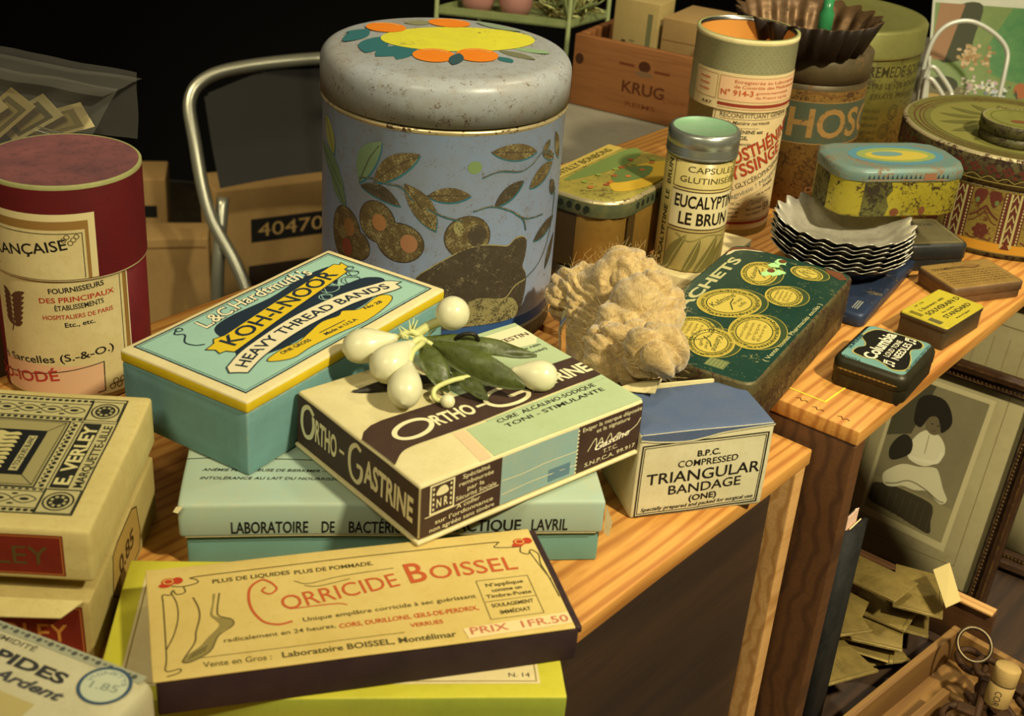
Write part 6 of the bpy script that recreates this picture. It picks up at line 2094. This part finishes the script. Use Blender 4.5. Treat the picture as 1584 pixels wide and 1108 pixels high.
for q, (x, y, z, a_, t_) in enumerate(((0.075, -0.090, 0.0065, 150, 0), (0.115, -0.100, 0.007, -90, 2), (0.050, -0.070, 0.0145, 20, 3), (0.118, -0.050, 0.0150, 190, -3), (0.105, -0.120, 0.0145, 120, 4),
                                       (0.070, -0.110, 0.022, 35, 3), (0.126, -0.075, 0.0225, 215, 2), (0.060, -0.052, 0.0300, -10, -4), (0.120, -0.030, 0.0300, 240, 3), (0.050, -0.100, 0.0300, 60, -3),
                                       (0.130, -0.110, 0.0300, 170, 4), (0.112, -0.046, 0.0375, 200, -2))):
    ob = mbk.build('rusty_key') if kf is None else kf.copy()
    if kf is None:
        kf = ob
    else:
        col.objects.link(ob)
    ob.location = TR(x, y, z)
    ob.rotation_euler = (R(t_ * 2), R(t_), R(46 + a_))
    tag(ob, 'rusty old iron key lying in the heap in the divided wooden tray', 'key', 'rusty keys in the tray')
mb = MB()
tube(mb, [(0.0125 * math.cos(t), 0.0125 * math.sin(t), 0) for t in [2 * PI * q / 40 for q in range(40)]], 0.0015, 'iron_ring', 8, True)
ob = mb.build('iron_ring')
ob.location = TR(0.116, -0.030, 0.0475)
ob.rotation_euler = (R(38), R(-6), R(10))
tag(ob, 'round iron ring lying on top of the rusty keys', 'ring')
M('cork_mat', 'b89a5c', 0.8, dirt=0.4, dirt_hex='8a6c38', dscale=90, bump=0.3, bscale=700)
o = thing('bottle_cork', 'pale cork stamped with dark letters among the keys at the bottom right', 'cork', TR(0.080, -0.068, 0.0400))
o.rotation_euler = (R(-8), R(6), R(0))
mb = MB()
rc = 0.0088
lathe(mb, [(0, 0, 'cork_mat'), (rc - 0.0006, 0, 'cork_mat'), (rc, 0.0008, 'cork_mat'), (rc, 0.0172, P('4a3a22')), (rc - 0.0004, 0.0176, P('4a3a22')), (rc, 0.0182, 'cork_mat'), (rc, 0.0292, 'cork_mat'), (rc - 0.0006, 0.03, 'cork_mat'), (0, 0.03, 'cork_mat')], 40)
pr = Pr()
pr.text('COR', (-2.6, 13.5), (-2.6, 2.2), 4.4, P('3a2c18'), 1, 0.0)
pr.into(mb, on_cyl(rc, math.atan2(-0.72, -0.36)), 2.0)
mb.build('body', o)

# ------------------------------------------------------------------ wine crate behind, card boxes in it
wc = (0.041, 1.442)
o = thing('wine_crate', 'red-brown wooden wine crate branded KRUG, behind the gold tin', 'crate', (*wc, 0.9805), -28)
L, W, H = 0.183, 0.150, 0.078
mb = MB()
rbox(mb, 0, L, 0, 0.009, 0, H, 0.0012, 'crate_red', 0.03)
pr = Pr()
BRD = P('4a2410')
pr.text('KRUG', (62, 27), (112, 27), 12, P('54290f'), 1, 0.02)
pr.ell(86, 58, 7, 6, BRD, 1); pr.ell(86, 50, 11, 3, P('7a5c3c'), 1)
pr.line([(56, 57), (74, 57)], 3, P('6a3818'), 1); pr.line([(98, 55), (116, 55)], 3, P('6a3818'), 1)
pr.text('REIMS', (68, 12), (104, 12), 5, P('6a3818'), 1, 0.01)
pr.text('CHAMPAGNE', (112, 24), (160, 24), 5, P('7a4420'), 1, 0.0)
pr.ell(8, 52, 5, 6, P('3f2410'), 1)
pr.into(mb, on_front(0), 12)
mb.build('front_board', o)
for nm, x0, x1, y0, y1, z0, z1 in (('back_board', 0, L, W - 0.009, W, 0, H), ('end_board', 0.0002, 0.009, 0.0095, W - 0.0095, 0, H), ('end_board', L - 0.009, L - 0.0002, 0.0095, W - 0.0095, 0, H), ('bottom_board', 0.0095, L - 0.0095, 0.0095, W - 0.0095, 0, 0.006)):
    m = MB(); rbox(m, x0, x1, y0, y1, z0, z1, 0.001, 'crate_red', 0.05); m.build(nm, o)
M('pale_card', 'a8935c', 0.85, dirt=0.3, dirt_hex='7c6a3c', dscale=14)
def crate_item(nm, lab, cat, x0, x1, y0, y1, z1, mat, marks):
    t = thing(nm, lab, cat, (*wc, 0.9870), -28)
    m = MB()
    rbox(m, x0, x1, y0, y1, 0, z1, 0.0012, mat, 0.03)
    p_ = Pr(); marks(p_)
    p_.into(m, on_front(y0), 12, clip=lambda x, y: x0 * 1000 < x < x1 * 1000 and 0 < y < z1 * 1000)
    m.build('body', t, jitter(0.0008, 12, x0 * 30))
crate_item('paper_stack', 'pale upright stack of card sheets in the left of the wine crate', 'paper', 0.030, 0.083, 0.030, 0.070, 0.112, 'pale_card',
           lambda p_: (p_.rect(70, 60, 76, 100, P('6c6c48'), 1), p_.ell(44, 66, 3, 2, P('4a4228'), 1), p_.ell(54, 68, 4, 1.4, P('7a7048'), 1)))
crate_item('cardboard_box', 'small tan cardboard box in the right half of the wine crate', 'box', 0.088, 0.170, 0.030, 0.110, 0.100, 'cardboard',
           lambda p_: (p_.rect(90, 76, 170, 77, P('6a4a26'), 1),))

# ------------------------------------------------------------------ green wire stand with pink jars
M('green_paint', '8f9a64', 0.5, dirt=0.4, dirt_hex='5f6a3c', dscale=60)
M('pink_glaze', 'b78478', 0.35, dirt=0.3, dirt_hex='8a5a50', dscale=30)
M('dry_stems', '8a7c44', 0.8, dirt=0.5, dirt_hex='4c4a24', dscale=60)
o = thing('wire_stand', 'pale green painted metal plant stand behind the big blue tin', 'stand', (0.037, 1.623, 0.0), -4)
mb = MB()
cs = [(-0.165, 0.012), (0, 0), (0.045, 0.075), (-0.12, 0.095)]
for i in range(4):
    a_, b_ = Vector((*cs[i], 1.0240)), Vector((*cs[(i + 1) % 4], 1.0240))
    d_ = (b_ - a_).normalized(); s_ = Vector((-d_.y, d_.x, 0))
    mb.add([a_ - Vector((0, 0, 0.006)), b_ - Vector((0, 0, 0.006)), b_ + Vector((0, 0, 0.004)), a_ + Vector((0, 0, 0.004)), a_ - Vector((0, 0, 0.006)) + s_ * 0.003, b_ - Vector((0, 0, 0.006)) + s_ * 0.003, b_ + Vector((0, 0, 0.004)) + s_ * 0.003, a_ + Vector((0, 0, 0.004)) + s_ * 0.003],
           [(0, 1, 2, 3), (7, 6, 5, 4), (3, 2, 6, 7), (4, 5, 1, 0), (0, 3, 7, 4), (1, 5, 6, 2)], 'green_paint', False)
mb.build('rim', o)
mb = MB()
mb.add([(x, y, 1.0180) for x, y in cs] + [(x, y, 1.0200) for x, y in cs], [(3, 2, 1, 0), (4, 5, 6, 7), (0, 1, 5, 4), (1, 2, 6, 5), (2, 3, 7, 6), (3, 0, 4, 7)], 'green_paint', False)
mb.build('shelf', o)
for x, y in cs:
    m = MB(); tube(m, [(x, y, 0.0), (x, y, 1.14)], 0.0028, 'green_paint', 8); m.build('post', o)
m = MB()
tube(m, [(0.0, 0.0, 1.026), (-0.02, 0.002, 1.10)], 0.0024, 'green_paint', 8)
m.build('brace', o)
m = MB()
tube(m, [(0.0, 0.0, 1.026), (0.016, 0.026, 1.10)], 0.0024, 'green_paint', 8)
m.build('brace', o)
for q, (x, y, lab) in enumerate(((-0.118, 0.042, 'pink glazed pot at the left end of the green stand'), (-0.070, 0.040, 'pinkish glazed pot next to the dry stems on the green stand'))):
    a4 = R(-4)
    t = thing('glazed_pot', lab, 'pot', (0.037 + x * math.cos(a4) - y * math.sin(a4), 1.623 + x * math.sin(a4) + y * math.cos(a4), 1.0205))
    m = MB()
    lathe(m, [(0, 0, 'pink_glaze'), (0.017, 0, 'pink_glaze'), (0.021, 0.012, 'pink_glaze'), (0.022, 0.034, 'pink_glaze'), (0.019, 0.036, 'pink_glaze'), (0.019, 0.01, 'pink_glaze'), (0, 0.01, 'pink_glaze')], 40)
    m.build('body', t)
random.seed(21)
m = MB()
for q in range(90):
    c0 = Vector((0.037 - 0.002 + random.uniform(-0.022, 0.028), 1.623 + 0.044 + random.uniform(-0.018, 0.024), 1.0222 + random.uniform(0, 0.014)))
    pts = [c0]
    d_ = Vector((random.uniform(-1, 1), random.uniform(-1, 1), random.uniform(-0.1, 0.9))).normalized()
    for k_ in range(4):
        d_ = (d_ + Vector((random.uniform(-0.7, 0.7), random.uniform(-0.7, 0.7), random.uniform(-0.4, 0.5)))).normalized()
        p = pts[-1] + d_ * 0.008
        p.z = max(p.z, 1.0222)
        pts.append(p)
    tube(m, pts, [0.0018, 0.0016, 0.0014, 0.001, 0.0006], ('dry_stems', 'stem_pale', 'dry_stems', 'green_paint')[q % 4], 5)
ob = m.build('dry_stems')
tag(ob, 'tangle of dry stems and moss on the green stand', 'dried plants')
ob['kind'] = 'stuff'

# ------------------------------------------------------------------ postcards and white wire rack
M('white_wire', 'c8cabc', 0.35, 0.2)
def card(nm, label, cat, loc, rotz, lean, w_, h_, mat, art, sc, dv):
    o = thing(nm, label, cat, loc, rotz)
    o.rotation_euler = (R(-lean), 0, R(rotz))
    m = MB()
    rbox(m, 0, w_, -0.0008, 0.0008, 0, h_, 0.0003, mat, 0.05)
    p_ = Pr(); art(p_)
    p_.into(m, lambda u, v, hh: Vector((u * sc, -0.0008 - hh, v * sc - dv)), 5, eps=0.00006, clip=lambda x, y: 0 < x * sc < w_ * 1000 and 0 < (y * sc - dv * 1000) < h_ * 1000)
    m.build('print', o)
M('lawn', '5c7434', 0.4, dirt=0.5, dirt_hex='7f8a44', dscale=50)
M('pond', '33402f', 0.4, dirt=0.5, dirt_hex='6a7c6a', dscale=60)
M('bush_green', '2f6a34', 0.4, dirt=0.5, dirt_hex='5f8a44', dscale=60)
M('card_white', 'b8b8a4', 0.5, dirt=0.3, dirt_hex='8a9a84', dscale=30)
random.seed(33)
def art_garden(p_):
    p_.rect(0, 0, 170, 170, 'lawn', 1)
    p_.rect(0, 0, 38, 74, 'card_white', 2)
    p_.poly([(0, 74), (42, 70), (44, 82), (20, 92), (0, 96)], P('6a6448'), 3)
    p_.ell(18, 88, 14, 8, P('3a3c28'), 4)
    p_.poly([(0, 62), (40, 58), (52, 66), (44, 74), (0, 78)], P('a88c48'), 4)
    p_.poly([(44, 78), (66, 68), (56, 58), (38, 64)], P('9c9a74'), 4)
    p_.poly(cr([(36, 30), (46, 58), (58, 70), (70, 74), (76, 60), (70, 30)], 4, True), 'pond', 4)
    p_.poly([(66, 100), (110, 90), (110, 170), (84, 170), (60, 130)], 'bush_green', 2)
    p_.poly(cr([(10, 112), (18, 150), (30, 170), (52, 170), (46, 140), (38, 116)], 4, True), P('3c3f28'), 3)
    p_.poly([(0, 112), (16, 112), (34, 170), (8, 170)], P('8f6c4c'), 4)
    for q in range(70):
        x, y = random.gauss(46, 8), random.gauss(117, 6)
        p_.ell(x, y, random.uniform(1.4, 3), random.uniform(1.2, 2.4), (P('a08a5c'), P('8f7048'), P('b8a07c'))[q % 3], 5, 0, 8)
    for q in range(60):
        x, y = random.uniform(36, 72), random.gauss(88, 3.0)
        p_.ell(x, y, random.uniform(1.2, 2.4), random.uniform(1.0, 2.0), (P('c8c4b0'), P('8a8a60'), P('b09a9a'))[q % 3], 6, 0, 8)
    for q in range(90):
        x, y = random.gauss(75, 6), random.uniform(44, 92)
        p_.ell(x, y, random.uniform(1.4, 2.8), random.uniform(1.2, 2.2), (P('a8b0b4'), P('6a7078'), P('4c5a3c'), P('c4c8c4'))[q % 4], 6, 0, 8)
    p_.ell(98, 86, 8, 8, P('9a5c34'), 5)
    p_.line([(92, 86), (98, 60), (110, 40)], 1.2, P('23281c'), 6)
    p_.poly([(84, 30), (130, 30), (130, 60), (90, 66)], 'bush_green', 4)
card('garden_print', 'large colour print of a garden with lawn and pond, behind the white wire rack', 'picture', (0.438, 1.444, 0.9815), 2, 26, 0.164, 0.158, 'card_white', art_garden, 1.09, 0.044)
def art_green(p_):
    p_.rect(0, 0, 200, 200, P('7c8438'), 1)
    for q in range(60):
        p_.ell(random.uniform(0, 150), random.uniform(0, 160), random.uniform(4, 12), random.uniform(3, 9), (P('8c8c3c'), P('66782f'), P('a09a4a'))[q % 3], 2, 0, 12)
    p_.rect(0, 0, 200, 62, 'bush_green', 3)
    p_.line([(0, 62), (150, 58)], 1.4, P('a8b48c'), 4)
card('garden_print', 'green and yellow colour print standing farther back than the white wire rack', 'picture', (0.484, 1.541, 0.9815), 2, 14, 0.150, 0.2145, 'card_white', art_green, 1.07, 0.0317)
rk0 = Vector((0.436, 1.3756, 0.9807))
o = thing('wire_rack', 'white wire rack with arched hoops before the garden prints', 'rack', rk0)
def hoop(pts, rr=0.0025):
    m = MB(); tube(m, cr([Vector(p) - rk0 for p in pts], 8), rr, 'white_wire', 10); m.build('hoop', o)
def k9(*l):
    return [(x * 1.09, y * 1.09, max(0.9834, 1.42 - (1.42 - z) * 1.09)) for x, y, z in l]
hoop(k9((0.374, 1.262, 0.98), (0.374, 1.270, 1.05), (0.376, 1.280, 1.105), (0.387, 1.284, 1.131), (0.410, 1.286, 1.139), (0.434, 1.284, 1.131), (0.4505, 1.280, 1.116), (0.4515, 1.273, 1.095), (0.4475, 1.262, 1.05), (0.4445, 1.258, 0.98)))
hoop(k9((0.374, 1.245, 0.98), (0.374, 1.252, 1.04), (0.374, 1.264, 1.088), (0.3790, 1.264, 1.098), (0.3890, 1.262, 1.090), (0.4000, 1.259, 1.077), (0.4002, 1.256, 1.068), (0.3955, 1.248, 1.03), (0.3945, 1.246, 0.98)))
hoop(k9((0.374, 1.238, 0.98), (0.374, 1.246, 1.04), (0.374, 1.257, 1.082), (0.3765, 1.257, 1.0885), (0.3830, 1.255, 1.0840), (0.3935, 1.252, 1.0705), (0.3940, 1.249, 1.060), (0.3895, 1.241, 1.03), (0.3885, 1.239, 0.98)))
m = MB()
tube(m, [Vector((x * 1.09, y * 1.09, 0.9832)) - rk0 for x, y in ((0.372, 1.236), (0.455, 1.236), (0.455, 1.290), (0.372, 1.290))], 0.0022, 'white_wire', 8, True)
m.build('base_wire', o)

# ------------------------------------------------------------------ folding chair and cardboard boxes in the dark
M('chair_panel', '1d1c17', 0.75)
ch0 = Vector((-0.45, 1.95, 0))
o = thing('folding_chair', 'folding chair with grey metal tube frame and dark back, behind the tables', 'chair', ch0)
wv_ = Vector((0.40, 0.14, 0))
def ctube(nm, pts, rr=0.0105, mat='chair_metal'):
    m = MB(); tube(m, cr([Vector(p) - ch0 for p in pts], 10), rr, mat, 12); return m.build(nm, o)
Lf = [(-0.235, 1.700, 0.012), (-0.330, 1.815, 0.26), (-0.442, 1.938, 0.486), (-0.507, 1.990, 0.583), (-0.540, 2.040, 0.690), (-0.552, 2.070, 0.745), (-0.530, 2.092, 0.776), (-0.470, 2.110, 0.795)]
Rf = [tuple(Vector(p) + wv_) for p in Lf[:6]]
top_ = [(-0.344, 2.135, 0.812), (-0.230, 2.175, 0.808)] + [(-0.165, 2.205, 0.790)]
ctube('frame_tube', Lf + top_ + Rf[::-1])
for off in (Vector((0, 0, 0)), wv_):
    ctube('leg', [tuple(Vector(p) + off) for p in ((-0.492, 2.020, 0.600), (-0.492, 1.965, 0.480), (-0.505, 1.985, 0.24), (-0.520, 2.010, 0.012))], 0.0105)
m = MB()
A_, B_ = Vector((-0.535, 2.060, 0.735)), Vector((-0.503, 2.012, 0.618))
vs = []
for i in range(9):
    for j in range(9):
        p = A_.lerp(B_, i / 8) + wv_ * (0.02 + 0.96 * j / 8)
        p = p + Vector((0, 0.03, 0.012)) * math.sin(PI * j / 8) + Vector((0, 0, 0.055)) * max(0, (1 - i / 4)) * (0.35 + 0.65 * math.sin(PI * j / 8))
        vs.append(p - ch0)
n_ = len(vs)
fs = [(i * 9 + j, i * 9 + j + 1, (i + 1) * 9 + j + 1, (i + 1) * 9 + j) for i in range(8) for j in range(8)]
m.add(vs + [p + Vector((0.004, 0.008, 0.004)) for p in vs], fs + [tuple(n_ + k for k in reversed(f)) for f in fs], 'chair_panel')
m.build('backrest', o)
m = MB()
s0 = Vector((-0.44, 1.93, 0.44)) - ch0
q_ = [s0, s0 + Vector((0.16, -0.19, 0.012)), s0 + Vector((0.16, -0.19, 0.012)) + wv_ * 0.96, s0 + wv_ * 0.96]
m.add(q_ + [p + Vector((0, 0, 0.015)) for p in q_], [(3, 2, 1, 0), (4, 5, 6, 7), (0, 1, 5, 4), (1, 2, 6, 5), (2, 3, 7, 6), (3, 0, 4, 7)], 'chair_panel', False)
m.build('seat', o)

def carton(label, loc, rot, L, W, H, mat, marks, flap=0.0):
    o = thing('cardboard_box', label, 'box', (*loc, 0.0022), rot)
    m = MB()
    rbox(m, 0, L, 0, W, 0, H, 0.004, mat, 0.05)
    p_ = Pr(); marks(p_)
    p_.into(m, on_front(0), 30, eps=0.0004)
    m.build('body', o, jitter(0.002, 6, L))
    if flap:
        m = MB()
        rbox(m, 0.005, L - 0.005, -0.004, 0.0, 0, flap, 0.0015, mat, 0.05)
        fo = m.build('flap', o)
        fo.location = (0, 0.003, H + 0.002)
        fo.rotation_euler = (R(-20), 0, 0)
def mk_num(p_):
    p_.rect(66, 388, 300, 436, P('141210'), 1)
    p_.text('40470', (80, 399), (212, 399), 27, P('a88a54'), 2, 0.0)
    p_.rect(60, 250, 480, 340, P('2c2014'), 1)
carton('brown cardboard box printed 40470 in a black strip, behind the chair', (-0.572, 2.288), 30, 0.50, 0.10, 0.500, 'cardboard', mk_num)
carton('plain brown cardboard box left of the chair legs, beside the red drum', (-0.86, 2.13), 13, 0.305, 0.075, 0.445, 'cardboard', lambda p_: p_.rect(0, 425, 300, 428, P('6e4e26'), 1))
carton('darker cardboard box with a black strip, standing behind the plain brown box', (-0.86, 2.36), 12, 0.170, 0.10, 0.475, 'cardboard', lambda p_: p_.rect(60, 395, 150, 420, P('0f0d0b'), 1))
